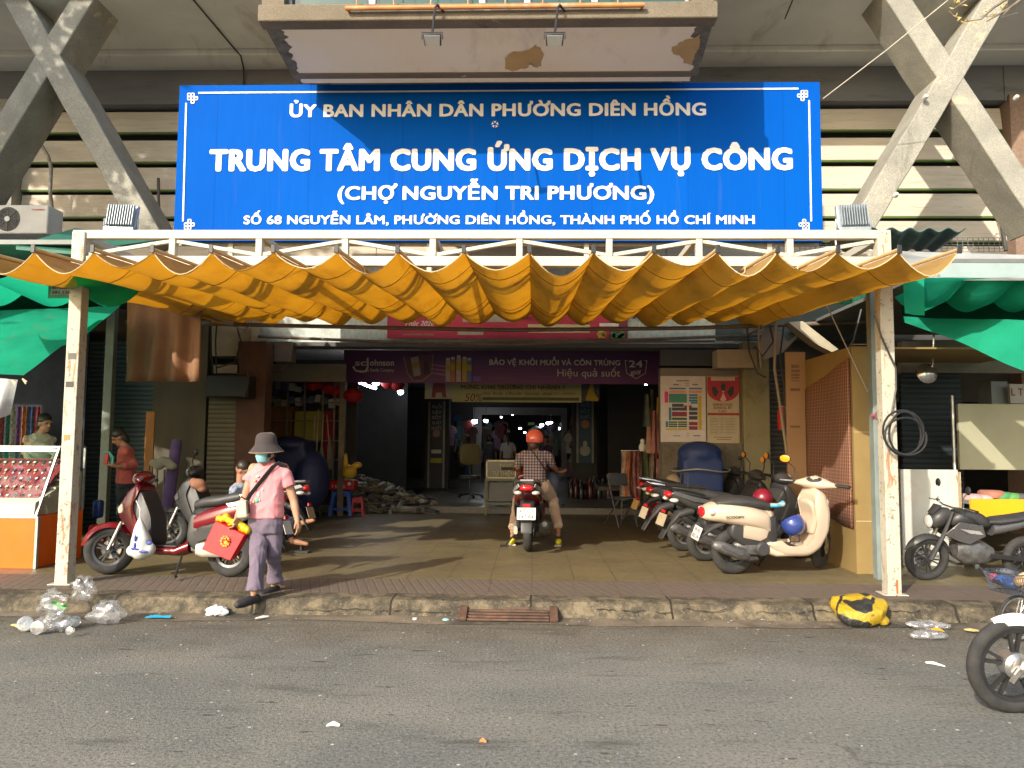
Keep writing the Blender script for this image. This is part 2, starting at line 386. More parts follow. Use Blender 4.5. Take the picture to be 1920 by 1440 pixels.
# storm drain
dr = thing('storm_drain', 'rusty brown iron drain grate set into the kerb', 'drain', G(952, 1160, 0))
d0, d1 = G(868, 1160, .01), G(1038, 1160, .01); zz = V((0, 0, 1))
MRUST = mat('rusty_iron', (.16, .085, .055), (.07, .045, .035), 9, .75, .3, bump=.4, bsc=60)
ya = kerb_y(0) - .17
for x in (d0.x, d1.x): mb = MB(); mb.beam((x, ya, .025), (x, ya + .36, .135), .07, .03); part('frame_bar', mb, MRUST, dr, bevel=.004)
mb = MB()
for k in range(8):
    t = k / 7; mb.box(((d0.x + d1.x) / 2, ya + .02 + .33 * t, .022 + .10 * t), (d1.x - d0.x - .08, .026, .018))
part('bar_grid', mb, MRUST, dr, bevel=.003)
mb = MB(); mb.bx(d0.x, d1.x, ya + .0, ya + .37, .0045, .009); part('drain_mouth', mb, MCRACK, dr)

# ================================================================== market building
MPLAST = None
def plaster(name, base, alt, peel=None, stain=(.30, .25, .17), thr=.66):
    t = NT(name); co = t.co()
    a = t.mix(t.ramp(t.noise(co, .9, 6, .6, .4), [(.35, 0.), (.7, 1.)]), base, alt)
    a = t.mix(t.ramp(t.noise(t.co((1.2, .5, .5)), 1.3, 8, .7, .6), [(.56, 0.), (.75, .6)]), a, stain)
    if peel:
        f = t.ramp(t.noise(co, .62, 6, .55, .3), [(thr, 0.), (thr + .012, 1.)]); a = t.mix(f, a, peel)
    bp = t.bump(t.noise(co, 18, 6, .6), .25, .01)
    return t.done(t.pbr(a, .85, 0, bp, spec=.2))
def concrete(name, a0, a1, dark, bump=.5):
    t = NT(name); co = t.co()
    a = t.mix(t.ramp(t.noise(co, 2.2, 7, .62, .5), [(.35, 0.), (.68, 1.)]), a0, a1)
    a = t.mix(t.ramp(t.noise(co, 70, 3, .7), [(.35, .0), (.7, .75)]), a, dark)
    a = t.mix(t.ramp(t.noise(t.co((1, 1, .35)), 1.6, 9, .75, .8), [(.6, 0.), (.72, .9)]), a, tuple(q * .35 for q in a1))
    a = t.mix(t.ramp(t.noise(co, 1.1, 9, .7, .8), [(.61, 0.), (.64, .75)]), a, (.52, .43, .29))
    return t.done(t.pbr(a, .9, 0, t.bump(t.noise(co, 80, 4, .7), bump, .01), spec=.15))
MSOFF = plaster('soffit_plaster', (.74, .735, .70), (.62, .62, .58))
MBOX = plaster('bay_plaster', (.82, .73, .55), (.84, .79, .68), None, (.50, .43, .33))
MPEEL = mat('bare_render_patch', (.50, .33, .13), (.42, .28, .12), 4, .9, bump=.3)
MCON = concrete('washed_concrete', (.43, .415, .35), (.29, .285, .25), (.17, .165, .145))
MPEB = concrete('pebble_concrete', (.26, .22, .165), (.19, .16, .12), (.11, .095, .07), .8)
MDARKW = mat('grimy_dark_wall', (.105, .098, .088), (.06, .057, .055), 1.4, .9, bump=.2)
MHEAD = mat('grimy_header_paint', (.20, .205, .215), (.14, .145, .155), 1.0, .85, bump=.1, stretch=(.3, 1, 1.5), dirt=(.09, .085, .075))
def slat_mat():
    t = NT('painted_slat'); co = t.co((.5, 1, 6))
    a = t.mix(t.ramp(t.noise(co, 2.2, 8, .7, .3), [(.4, 0.), (.7, 1.)]), (.60, .54, .44), (.50, .44, .35))
    a = t.mix(t.ramp(t.noise(t.co((.6, 1, 9)), 3.1, 9, .75, .5), [(.56, 0.), (.68, .8)]), a, (.30, .24, .16))
    a = t.mix(t.ramp(t.noise(t.co((2.2, 1, 2.2)), 2.2, 9, .75, .5), [(.70, 0.), (.73, .8)]), a, (.10, .09, .08))
    return t.done(t.pbr(a, .75, 0, t.bump(t.noise(co, 12, 5), .2, .01), spec=.3))
MSLAT = slat_mat()
MGREENED = flat('green_painted_edge', (.10, .16, .03), .7)
MTILEW = tile_mat('green_wall_tile', (.50, .56, .50), (.44, .50, .45), (.66, .66, .62), .24, .30, .5, (.40, .41, .36), .2)
MGLASSD = mat('window_glass', (.03, .09, .075), (.02, .06, .05), 1.5, .08, spec=.8)
MALU = mat('aluminium_frame', (.55, .55, .53), (.4, .4, .39), 8, .4, .7)
MORPIPE = mat('rusty_orange_pipe', (.62, .27, .09), (.40, .17, .07), 6, .6, .2, dirt=(.5, .45, .38), dsc=5)
MBLACK = flat('black_metal', (.02, .02, .022), .45)
MCHARC = flat('charcoal_plastic', (.045, .045, .048), .5)
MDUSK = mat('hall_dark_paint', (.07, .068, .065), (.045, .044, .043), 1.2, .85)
MCEIL = mat('hall_ceiling', (.16, .155, .145), (.10, .098, .092), .8, .9)

B = thing('market_building', 'two storey concrete market hall with crossed braces and cream slatted upper wall', 'building', (0, 12.4, 0))
YW = 12.4
def zat(py, Y): return P(960, py, Y).z
def xat(px, Y, py=720): return P(px, py, Y).x
ZS = zat(128, YW)                                     # soffit height at the wall
# soffit with a step where it meets the wall
mb = MB(); mb.bx(-18, 18, 10.15, 11.72, ZS, ZS + .3); mb.bx(-18, 18, 11.72, YW + .1, ZS - .09, ZS + .2)
mb.bx(-18, 18, 10.15, 10.4, ZS + .3, ZS + 3.2); part('soffit', mb, MSOFF, B, bevel=.02)
mb = MB()
a, b2, c2 = P(372, 0, 10.3), P(440, 100, 11.6), P(459, 128, 12.0)
mb.tube([(xat(360, 10.3, 0), 10.2, ZS - .012), (xat(440, 11.7, 100), 11.7, ZS - .012), (xat(452, 11.75, 108), 11.73, ZS - .1), (xat(459, 12.2, 130), 12.15, ZS - .1), (xat(459, 12.2, 130), 12.19, ZS - .4), (xat(459, 12.2, 200), 12.19, ZS - 2)], .012, 6)
part('cable_run', mb, MBLACK, B); mb = MB(); mb.tube([(xat(1492, 10.3, 5), 10.3, ZS - .004), (xat(1474, 10.9, 45), 10.95, ZS - .004)], .008, 6)
part('cable_run', mb, MBLACK, B)
# header and backing wall
mb = MB(); mb.bx(-18, 18, 12.22, 12.5, zat(203, YW) + .02, ZS - .09); 
mb.bx(xat(1907, 12.2), xat(1907, 12.2) + .03, 12.2, 12.24, zat(203, YW), ZS - .1)
part('header_beam', mb, MHEAD, B)
mb = MB(); mb.bx(-18, 18, 12.62, 12.9, 3.4, ZS); part('upper_wall', mb, MDARKW, B)
# slats
rows = [(207, 247), (261, 303), (313, 356), (364, 407), (415, 452), (462, 500)]
xl, xm0, xm1, xr = xat(22, YW), xat(420, YW), xat(1440, YW), xat(1896, YW)
for (x0, x1) in ((xl, xat(700, YW)), (xat(700, YW) + .01, xat(1250, YW)), (xat(1250, YW) + .01, xr)):
    for (ya, yb) in rows:
        s = MB(); zt, zb = zat(ya, YW), zat(yb, YW)
        tl = random.uniform(-.006, .006)
        s.prism([(x0, YW, zt + tl), (x0, YW - .05, zb), (x0, YW - .02, zb - .01), (x0, YW + .05, zt + tl)], (x1 - x0, 0, 0))
        s.cur = 1; s.prism([(x0, YW - .049, zb - .004), (x0, YW - .049, zb - .03), (x0, YW + .02, zb - .03), (x0, YW + .02, zb - .012)], (x1 - x0, 0, 0))
        part('slat', s, [MSLAT, MGREENED], B, smooth=0)
# columns that close the slatted wall
mb = MB(); mb.bx(xr + .01, xr + .55, 12.15, 12.6, .14, ZS - .6); part('corner_column', mb, mat('pink_pebble', (.30, .2, .145), (.2, .14, .105), 30, .9, bump=.6, bsc=70), B)
mb = MB(); mb.bx(xl - .6, xl - .01, 12.15, 12.6, .14, ZS - .6); part('corner_column', mb, MCON, B)
# crossed braces: front outline in pixels, taken back by their depth
YX, DX = 10.25, .62
def brace(name, px0, px1, w):
    a, b = P(*px0, YX), P(*px1, YX); d = (b - a); d.y = 0; d.normalize(); n = V((-d.z, 0, d.x))
    m = MB(); k = 14
    def rng(t, e):
        q = a.lerp(b, t); rough = lambda s_: .012 * mnoise.noise(V((q.x * 2.5 + s_, q.z * 2.5, s_)))
        hw = w / 2
        return [q + n * (hw + rough(1)), q - n * (hw + rough(5)), q - n * (hw + rough(5)) + V((0, DX, 0)), q + n * (hw + rough(1)) + V((0, DX, 0))]
    m.loft([rng(i / k, 0) for i in range(k + 1)]); return m
W0 = 44 / 1450 * YX
braces = [((-5, -60), (282, 445), 1), ((170, -30), (-75, 370), 0), ((1668, -30), (1965, 420), 0), ((1885, -30), (1606, 445), 1)]
for i, (p0, p1, o) in enumerate(braces):
    m = brace('cross_brace', p0, p1, W0 if o else W0 * .98)
    if o == 0: m.xf(M.Translation((0, .004, 0)))
    part('cross_brace', m, MCON, B, smooth=30, bevel=.015)
# bay window
bay = thing('tmp', '', '', (0, 0, 0)); bpy.data.objects.remove(bay)
yf, yb = 8.2, 9.42
zf, zb = zat(36, yf), zat(154, yb)
x0f, x1f = xat(490, yf, 36), xat(1340, yf, 36); x0b, x1b = xat(556, yb, 154), xat(1304, yb, 154)
mb = MB()
mb.add([(x0f, yf, zf), (x1f, yf, zf), (x1b, yb, zb), (x0b, yb, zb), (x0f, yf, zf + .06), (x1f, yf, zf + .06), (x1b, yb, zf + .06), (x0b, yb, zf + .06)], [(0, 1, 2, 3), (4, 7, 6, 5), (0, 4, 5, 1), (1, 5, 6, 2), (2, 6, 7, 3), (3, 7, 4, 0)])
bay = part('bay_underside', mb, MBOX, B, smooth=0)
def patch(pts_px, name='peeled_patch'):
    m = MB(); pts = []
    n = V((0, -(zf - zb), -(yb - yf))).normalized()
    for px, py in pts_px:
        d = CF + CR * ((px - 960) / FPX) + CU * ((720 - py) / FPX); a0 = V((0, yf, zf)); q = CPOS + d * ((a0 - CPOS).dot(n) / d.dot(n)); pts.append(q + n * .004)
    c = sum(pts, V()) / len(pts); m.add(pts + [c], [(i, (i + 1) % len(pts), len(pts)) for i in range(len(pts))]); return part(name, m, MPEEL, bay, smooth=0)
def jag(pts, seed):
    rr = random.Random(seed); out = []
    for (a, b) in zip(pts, pts[1:] + pts[:1]):
        for t in (0, .33, .66): out.append((a[0] + (b[0] - a[0]) * t + rr.uniform(-2.5, 2.5), a[1] + (b[1] - a[1]) * t + rr.uniform(-2, 2)))
    return out
patch(jag([(948, 108), (955, 99), (985, 96), (1004, 84), (1015, 92), (1021, 103), (1013, 124), (1003, 126), (996, 119), (985, 128), (962, 133), (947, 128)], 1))
patch(jag([(1257, 93), (1273, 80), (1290, 73), (1314, 64), (1312, 85), (1303, 105), (1295, 120), (1282, 116), (1274, 103), (1262, 99)], 2))
patch(jag([(500, 37), (516, 37), (515, 45), (503, 45)], 3))
# mouldy margins
MMOULD = mat('black_mould', (.09, .088, .07), (.2, .185, .15), 9, .95)
def mould(side):
    m = MB(); n = 26; rr = random.Random(side); n3 = V((0, -(zf - zb), -(yb - yf))).normalized()
    a, b = (V((x0f, yf, zf)), V((x0b, yb, zb))) if side == 0 else (V((x1f, yf, zf)), V((x1b, yb, zb))); sg = 1 if side == 0 else -1
    vs = []
    for i in range(n + 1):
        t = i / n; q = a.lerp(b, t); wd = .05 + (.22 * (1 - t) ** 1.5 + .05) * rr.uniform(.3, 1.0)
        vs += [q + n3 * .003, q + V((sg * wd, 0, 0)) + n3 * .003]
    m.add(vs, [(2 * i, 2 * i + 1, 2 * i + 3, 2 * i + 2) for i in range(n)]); part('mould_stain', m, MMOULD, bay, smooth=0)
mould(0); mould(1)
zs1 = zat(16, yf)
mb = MB(); mb.bx(x0f - .03, x1f + .03, yf - .04, yf + .16, zf - .02, zs1 + .05); sill = part('sill', mb, MPEB, B, bevel=.015)
mb = MB()
mb.bx(x0f, x0f + .25, yf + .0, 10.2, zs1 + .05, zs1 + 1.6); mb.bx(x1f - .25, x1f, yf, 10.2, zs1 + .05, zs1 + 1.6); mb.bx(x0f, x1f, yf + .1, 10.2, zs1 + 1.6, zs1 + 2.2)
mb.bx(x0b, x1b, 9.2, 9.42, zb + .01, zs1 + 1.6); part('bay_wall', mb, MPEB, B)
win = MB(); xs = [x0f + .25, x0f + 1.2, x0f + 2.45, (x0f + x1f) / 2 + .45, x1f - 1.3, x1f - .25]
for x in xs: win.bx(x - .035, x + .035, yf + .16, yf + .22, zs1 + .055, zs1 + 1.6)
win.bx(xs[0], xs[-1], yf + .17, yf + .21, zs1 + .055, zs1 + .1); wf = part('window_frame', win, MALU, B)
for xa, xb in zip(xs, xs[1:]):
    g = MB(); g.bx(xa + .04, xb - .04, yf + .19, yf + .2, zs1 + .1, zs1 + 1.6); part('pane', g, MGLASSD, wf, smooth=0)
mb = MB(); xa, xb = xat(648, yf - .1, 12), xat(1208, yf - .1, 12); zp = zat(13, yf - .1)
mb.tube([(xa, yf - .1, zp), (xb, yf - .1, zp + .01)], .026, 10)
for i in range(8):
    x = xa + (xb - xa) * (i + .3) / 8; mb.tube([(x, yf - .1, zp), (x, yf - .1, zp + .5)], .008, 6)
mb.tube([(xa, yf - .1, zp + .5), (xb, yf - .1, zp + .5)], .018, 8)
for x in (xa + .02, xb - .02): mb.tube([(x, yf - .1, zp), (x, yf + .1, zp)], .014, 6)
part('flower_rail', mb, MORPIPE, B)
# ground storey: lintel, inner walls, hall
ZL0, ZL1 = zat(655, 12.2), zat(612, 12.2)
ZC = P(960, 649, 14.6).z + .06
xe0, xe1 = xat(455, 12.2), xat(1420, 12.2)
mb = MB(); mb.bx(xe0, xe1, 12.2, 12.45, ZL0 + .1, 4.3); part('tiled_lintel', mb, MTILEW, B, smooth=0)
mb = MB(); mb.bx(xe0, xe1, 12.12, 12.5, ZL0 + .02, ZL0 + .095); mb.bx(xe0 - .2, xe1 + .2, 12.5, 14.7, ZC, ZC + .15); part('entrance_slab', mb, MCEIL, B, bevel=.01)
mb = MB(); mb.bx(-18, 18, 14.7, 46, ZC + .02, ZC + .3); part('hall_ceiling', mb, MCEIL, B)
mb = MB()
mb.bx(-18, xe0 - .0, 12.46, 12.6, 2.2, 4.3); mb.bx(xe1, 18, 12.46, 12.6, 2.2, 4.3)
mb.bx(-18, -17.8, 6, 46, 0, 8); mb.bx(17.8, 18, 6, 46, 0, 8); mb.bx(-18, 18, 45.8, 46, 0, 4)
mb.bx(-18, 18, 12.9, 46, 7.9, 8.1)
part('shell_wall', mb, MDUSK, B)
# ================================================================== steel frame over the pavement
def white_steel(name, base=(.54, .52, .43), thr=.66, chip=.63):
    t = NT(name); co = t.co()
    a = t.mix(t.ramp(t.noise(co, 1.8, 6, .6), [(.35, 0.), (.7, 1.)]), base, tuple(q * .8 for q in base))
    a = t.mix(t.ramp(t.noise(t.co((3, 3, .7)), 3.4, 9, .75, .6), [(thr, 0.), (thr + .05, .9)]), a, (.30, .16, .07))
    a = t.mix(t.ramp(t.noise(co, 22, 8, .75, .6), [(chip, 0.), (chip + .04, .85)]), a, (.12, .115, .10))
    return t.done(t.pbr(a, .55, 0, t.bump(t.noise(co, 40, 5), .15, .005), spec=.4))
MWST = white_steel('chipped_white_paint'); MWST2 = white_steel('worn_white_paint', (.50, .47, .38), .56, .57)
MSTICK = flat('torn_sticker', (.10, .10, .09), .6)
lb, rb = G(131, 1101), G(1687, 1120)
YT = 7.3; lb.y, rb.y = 7.5, 7.1
XL = (xat(152, YT, 480)); XR = xat(1654, YT, 480)
ZT1, ZT0 = zat(433, YT), zat(449, YT)
ZB1, ZB0 = zat(482, YT), zat(500, YT)
fr = thing('steel_canopy_frame', 'chipped white steel truss on two posts standing along the kerb', 'canopy frame', (0, YT, PZ))
def post(x, y):
    m = MB(); n = 10
    m.loft([[(x + sx * .0625 + .003 * mnoise.noise(V((x, i, sx))), y + sy * .0625, PZ + (ZT1 - .02 - PZ) * i / n) for sx, sy in ((-1, -1), (1, -1), (1, 1), (-1, 1))] for i in range(n + 1)])
    m.bx(x - .11, x + .11, y - .10, y + .10, PZ + .001, PZ + .014); return m
XPL, XPR = XL, XR
pl = part('post', post(XPL, YT), MWST2, fr, bevel=.006, label='white post at the left with torn stickers'); pr = part('post', post(XPR, YT), MWST2, fr, bevel=.006)
def sticker(par, x, y, z, w, h, m):
    s = MB(); s.bx(x - w / 2, x + w / 2, y - .0655, y - .064, z, z + h); return part('sticker', s, m, par, smooth=0)
zl = lambda py: P(145, py, YT).z
sticker(pl, XPL, YT, zl(675), .075, .06, MSTICK); sticker(pl, XPL - .01, YT, zl(727), .075, .055, flat('dark_notice', (.035, .035, .035)))
sticker(pl, XPL - .01, YT, zl(825), .06, .05, flat('orange_scrap', (.45, .2, .07))); sticker(pl, XPL + .01, YT, zl(856), .06, .07, flat('grey_scrap', (.35, .36, .33)))
m = MB(); zq = P(1690, 1085, YT).z; m.bx(XPR + .01, XPR + .028, YT - .066, YT - .064, PZ + .02, zq); part('rust_streak', m, flat('rust_streak', (.35, .13, .03)), pr, smooth=0)
mb = MB(); mb.bx(XL - .07, XR + .07, YT - .04, YT + .04, ZT0, ZT1); part('top_chord', mb, MWST, fr, bevel=.005)
mb = MB(); mb.bx(XL + .064, XR - .064, YT - .038, YT + .038, ZB0, ZB1); part('bottom_chord', mb, MWST, fr, bevel=.005)
ups = [xat(p, YT, 470) for p in (325, 487, 648, 812, 974, 1142, 1310, 1480)]
for x in ups:
    m = MB(); m.bx(x - .03, x + .03, YT - .036, YT + .036, ZB1 + .001, ZT0 - .001); part('upright', m, MWST, fr, bevel=.004)
nodes = [XL + .05] + ups + [XR - .05]
for i in range(len(nodes) - 1):
    up0 = (i % 2 == 1)
    a = V((nodes[i] + .03, YT, (ZT0 - .02) if up0 else ZB1 + .02)); b = V((nodes[i + 1] - .03, YT, ZB1 + .02 if up0 else ZT0 - .02))
    m = MB(); m.beam(a, b, .036, .036, up=(0, 1, 0)); part('diagonal', m, MWST, fr, bevel=.003)
for x in (XL - .01, XR + .01):          # side rails back to the building, second corner post stub
    m = MB(); m.bx(x - .035, x + .035, YT + .07, 12.1, ZT0 + .0, ZT1 - .01); part('side_rail', m, MWST, fr, bevel=.004)
    m = MB(); m.bx(x - .03, x + .03, YT + .07, 12.1, ZB0, ZB1 - .01); part('side_rail', m, MWST, fr, bevel=.004)
for i in (1, 3, 4, 6):
    m = MB(); m.bx(ups[i] - .025, ups[i] + .025, YT + .042, 12.1, ZT0 + .005, ZT1 - .015); part('cross_rail', m, MWST, fr, bevel=.004)
m = MB(); m.bx(XL - .05, XR + .05, 9.62, 9.68, ZT0 - .0, ZT1 - .02); part('middle_rail', m, MWST, fr, bevel=.004)

# ================================================================== rippled awning
t = NT('orange_canopy_cloth'); co = t.co()
c1 = t.mix(t.ramp(t.noise(co, 2.2, 6, .6), [(.35, 0.), (.7, 1.)]), (.66, .45, .19), (.58, .37, .14))
c1 = t.mix(t.ramp(t.noise(t.co((3, .5, 1)), 1.5, 8, .7, .4), [(.5, 0.), (.7, .6)]), c1, (.30, .19, .08))
c2 = t.mix(t.ramp(t.noise(co, 1.7, 6, .6), [(.35, 0.), (.7, 1.)]), (.52, .235, .008), (.45, .19, .005))
c2 = t.mix(t.ramp(t.noise(t.co((3, .5, 1)), 1.5, 8, .7, .4), [(.48, 0.), (.7, .75)]), c2, (.26, .09, .004)); c2 = t.mix(t.ramp(t.noise(co, 7, 8, .75), [(.6, 0.), (.7, .5)]), c2, (.20, .07, .004))
d = t.n('BsdfDiffuse'); t.l(c1, d.inputs[0]); tr = t.n('BsdfTranslucent'); t.l(c2, tr.inputs[0])
wv = t.bump(t.noise(t.co((1, 8, 1)), 6, 5), .12, .01); t.l(wv, d.inputs['Normal'])
ms = t.n('MixShader'); ms.inputs[0].default_value = .55; t.l(d.outputs[0], ms.inputs[1]); t.l(tr.outputs[0], ms.inputs[2]); MORANGE = t.done(ms.outputs[0])
YA0, YA1 = 6.3, 11.5
fpx = [-52, 64, 175, 287, 397, 513, 632, 746, 870, 993, 1113, 1226, 1345, 1457, 1570, 1685, 1797]
XA = [xat(p, YA0, 472) for p in fpx]
ZA0 = P(960, 473, YA0).z; ZA1 = P(996, 589, YA1).z
aw = thing('rippled_awning', 'orange rippled cloth awning stretched across the market entrance', 'awning', (0, 9, ZA0 - .3))
def aw_z(y): return ZA0 + (ZA1 - ZA0) * (y - YA0) / (YA1 - YA0)
NS = 10
def cloth_pt(i, s, v):
    y = YA0 + (YA1 - YA0) * v; x = XA[i] + (XA[i + 1] - XA[i]) * s
    sag = .165 * (1 + .20 * math.sin(i * 2.1 + 1) + .10 * mnoise.noise(V((i * 3.3, v * 3, 0))) + .05 * math.sin(v * 9 + i))
    q = 1 - abs(2 * s - 1) ** 1.75
    z = aw_z(y) - sag * q - .006 * math.sin(v * 23 + i * 1.7) * q + .004 * mnoise.noise(V((x * 6, y * 2, 0)))
    # the front hem swings a little
    return V((x + .012 * math.sin(i * 1.3 + v * 5) * q, y + (.04 * math.sin(i * 2.7) * q if v == 0 else 0), z))
mb = MB(); NV = 44; vs = []; n_u = (len(XA) - 1) * NS
for j in range(NV + 1):
    for u in range(n_u + 1):
        i = min(u // NS, len(XA) - 2); vs.append(cloth_pt(i, (u - i * NS) / NS, j / NV))
mb.add(vs, [(j * (n_u + 1) + u, j * (n_u + 1) + u + 1, (j + 1) * (n_u + 1) + u + 1, (j + 1) * (n_u + 1) + u) for j in range(NV) for u in range(n_u)])
cl = part('cloth', mb, MORANGE, aw, smooth=50)
MSHLINE = flat('shadow_line_brown', (.25, .12, .03), .8); MTAN = mat('tan_rod_pocket', (.62, .42, .2), (.5, .33, .15), 6, .8)
m = MB()
for i in range(len(XA) - 1):
    pts = [cloth_pt(i, s / NS, .001) + V((0, -.002, 0)) for s in range(NS + 1)]
    m.tube(pts, .005, 5)
part('front_hem', m, flat('cream_hem', (.6, .45, .25), .8), cl)
for i, x in enumerate(XA):
    m = MB(); y0 = YA0 - .01
    m.tube([(x, y0, ZA0 + .022), (x, YA1, ZA1 + .022)], .017, 8); r = part('ridge_rod', m, MTAN, aw)
    m = MB(); k = m.mark(); m.bx(x - .019, x + .019, y0 - .014, y0 - .001, ZA0 - .012, ZA0 + .06); part('rod_cap', m, MBLACK, r, bevel=.004)
    if 0 < i < len(XA) - 1:
        m = MB(); yy = YA0 + .95
        m.tube([cloth_pt(i - 1, .55, .165) + V((0, -.25, .012)), cloth_pt(i - 1, .9, .165) + V((0, -.08, .01)), (x, yy, aw_z(yy) + .045), cloth_pt(i, .1, .165) + V((0, .02, .012))], .006, 5); part('tie_cord', m, flat('cream_cord', (.55, .48, .3)), r)
for v in (.13, .62, .70):                # thin brown lines standing in for truss shadows across the cloth
    m = MB()
    for i in range(len(XA) - 1): m.tube([cloth_pt(i, s / NS, v) + V((0, 0, -.003)) for s in range(NS + 1)], .0035, 4)
    part('shadow_line', m, MSHLINE, cl)
# cables that carry it
for x in (XA[2], XA[8], XA[14]):
    m = MB(); m.tube([(x, YA0 + .2, ZA0 + .045), (x, YA1 + .1, ZA1 + .045)], .004, 5); part('carrier_wire', m, MBLACK, aw)

# pipes strung under the back of the awning
MPIPE = mat('rusty_grey_pipe', (.24, .21, .175), (.17, .12, .085), 5, .6, .4, dirt=(.28, .13, .06), dsc=1.5)
def pxtube(mb_, pts, r, n=8): mb_.tube([P(*q) for q in pts], r, n)
m = MB(); pxtube(m, [(236, 604, 10.9), (600, 612, 11.3), (960, 619, 11.5), (1300, 615, 11.3), (1640, 603, 10.9)], .03); solo('cross_pipe', m, MPIPE, 'long rusty cross pipe just under the back edge of the orange awning', 'pipe')
m = MB(); pxtube(m, [(415, 628, 11.9), (700, 640, 11.95), (960, 646, 11.95), (1430, 628, 11.9)], .024); solo('cross_pipe', m, MPIPE, 'thinner lower cross pipe hanging in front of the tiled lintel', 'pipe')
m = MB(); pxtube(m, [(770, 642, 12.05), (1340, 640, 12.0)], .018); solo('cross_pipe', m, mat('brown_pipe', (.26, .16, .09), (.2, .13, .08), 5, .6), 'short brown pipe tied beneath the red banner', 'pipe')

# ================================================================== blue sign board
MBLUE = None
t = NT('blue_vinyl'); co = t.co()
a = t.mix(t.ramp(t.noise(co, .45, 5, .5, .3), [(.3, 0.), (.7, 1.)]), (.000, .074, .41), (.000, .092, .45))
a = t.mix(t.ramp(t.noise(t.co((9, 1, .5)), 3, 6, .7), [(.5, 0.), (.75, .25)]), a, (.012, .11, .46))
sx_ = t.n('SeparateXYZ'); t.l(t.co(), sx_.inputs[0]); wn = t.n('TexWhiteNoise', noise_dimensions='1D'); t.l(t.math('FLOOR', t.math('MULTIPLY', sx_.outputs[0], .82)), wn.inputs['W'])
a = t.mix(t.math('MULTIPLY', wn.outputs[0], .35), a, (.0, .058, .33)); a = t.mix(t.ramp(t.math('FRACT', t.math('MULTIPLY', sx_.outputs[0], .82)), [(.985, 0.), (.99, .35)]), a, (.0, .04, .25))
a = t.mix(t.ramp(t.noise(t.co((5, 1, .35)), 1.6, 8, .7), [(.58, 0.), (.8, .4)]), a, (.06, .11, .25))
MBLUE = t.done(t.pbr(a, .7, 0, t.bump(t.noise(t.co((2.2, 1, .4)), 1.1, 3), .25, .05), spec=.05))
MWHITE = mat('white_vinyl', (.80, .80, .77), (.70, .70, .68), 3, .5)
YS = 9.7
sg = thing('blue_sign_board', 'wide blue board with white lettering above the market entrance', 'sign', (xat(933, YS, 300), YS, zat(458, YS)))
sx0, sx1 = xat(326, YS, 430), xat(1543, YS, 430); sz1, sz0 = P(933, 157, YS).z, P(933, 452, YS).z
mb = MB(); mb.grid(lambda u, v: (sx0 + (sx1 - sx0) * u, YS + .004 * mnoise.noise(V((u * 6, v * 2, 3))), sz0 + (sz1 - sz0) * v), 40, 10)
mb.bx(sx0, sx1, YS + .02, YS + .09, sz0, sz1); board = part('board', mb, MBLUE, sg, smooth=30)
lm = MB(); YL = YS - .008
def L(body, x0, x1, yb, cap_px, bold, **k):
    c = P((x0 + x1) / 2, yb, YL); wd = P(x1, yb, YL).x - P(x0, yb, YL).x; lm.text(body, c, (1, 0, 0), (0, 0, 1), wd, cap_px / FPX * YL * 1.06, bold, **k)
L('ỦY BAN NHÂN DÂN PHƯỜNG DIÊN HỒNG', 540, 1321, 218.5, 25.5, .038)
L('TRUNG TÂM CUNG ỨNG DỊCH VỤ CÔNG', 386, 1481, 321, 44, .055)
L('(CHỢ NGUYỄN TRI PHƯƠNG)', 631, 1225, 375, 27, .038)
L('SỐ 68 NGUYỄN LÂM, PHƯỜNG DIÊN HỒNG, THÀNH PHỐ HỒ CHÍ MINH', 452, 1411, 420.5, 17, .032)
part('lettering', lm, MWHITE, sg, smooth=0)
m = MB(); c = P(928, 233, YL)
for k in range(5):
    a = 2 * math.pi * k / 5 + math.pi / 2; r0, r1 = .012, .046; ux, uz = math.cos(a), math.sin(a)
    m.add([c + V((ux * r0, 0, uz * r0)), c + V((ux * r1 - uz * .02, 0, uz * r1 + ux * .02)), c + V((ux * r1 * .85, 0, uz * r1 * .85)), c + V((ux * r1 + uz * .02, 0, uz * r1 - ux * .02))], [(0, 1, 2), (0, 2, 3)])
part('flower_mark', m, MWHITE, sg, smooth=0)
m = MB()
def ln(xa, ya, xb, yb, wpx=3.2):
    A, Bq = P(xa, ya, YL), P(xb, yb, YL); m.beam(A, Bq, wpx / FPX * YL, .002, up=(0, 1, 0))
ln(372, 174, 1497, 166); ln(349, 193, 343, 415); ln(1517, 188, 1521, 415)
def knot(cx, cy, fx, fy):
    u = 5.4
    def sq(x, y): 
        for a in ((x, y, x + u * fx, y), (x + u * fx, y, x + u * fx, y + u * fy), (x + u * fx, y + u * fy, x, y + u * fy), (x, y + u * fy, x, y)): ln(*a, 2.0)
    for i, j in ((0, 0), (1, 0), (0, 1), (1, 1), (2, 1), (1, 2)): sq(cx + i * u * fx * 1.2 - 6 * fx, cy + j * u * fy * 1.2 - 6 * fy)
knot(358, 181, 1, 1); knot(1508, 176, -1, 1); knot(352, 424, 1, -1); knot(1511, 424, -1, -1)
part('border', m, MWHITE, sg, smooth=0)
m = MB()
for x in (xat(420, 9.75), xat(800, 9.75), xat(1100, 9.75), xat(1450, 9.75)): m.bx(x - .03, x + .03, YS + .095, YS + .15, ZT1 - .02, sz1 - .1); 
m.bx(sx0, sx1, YS + .152, YS + .2, sz0 - .02, sz0 + .04)
part('back_strut', m, MWST, sg)

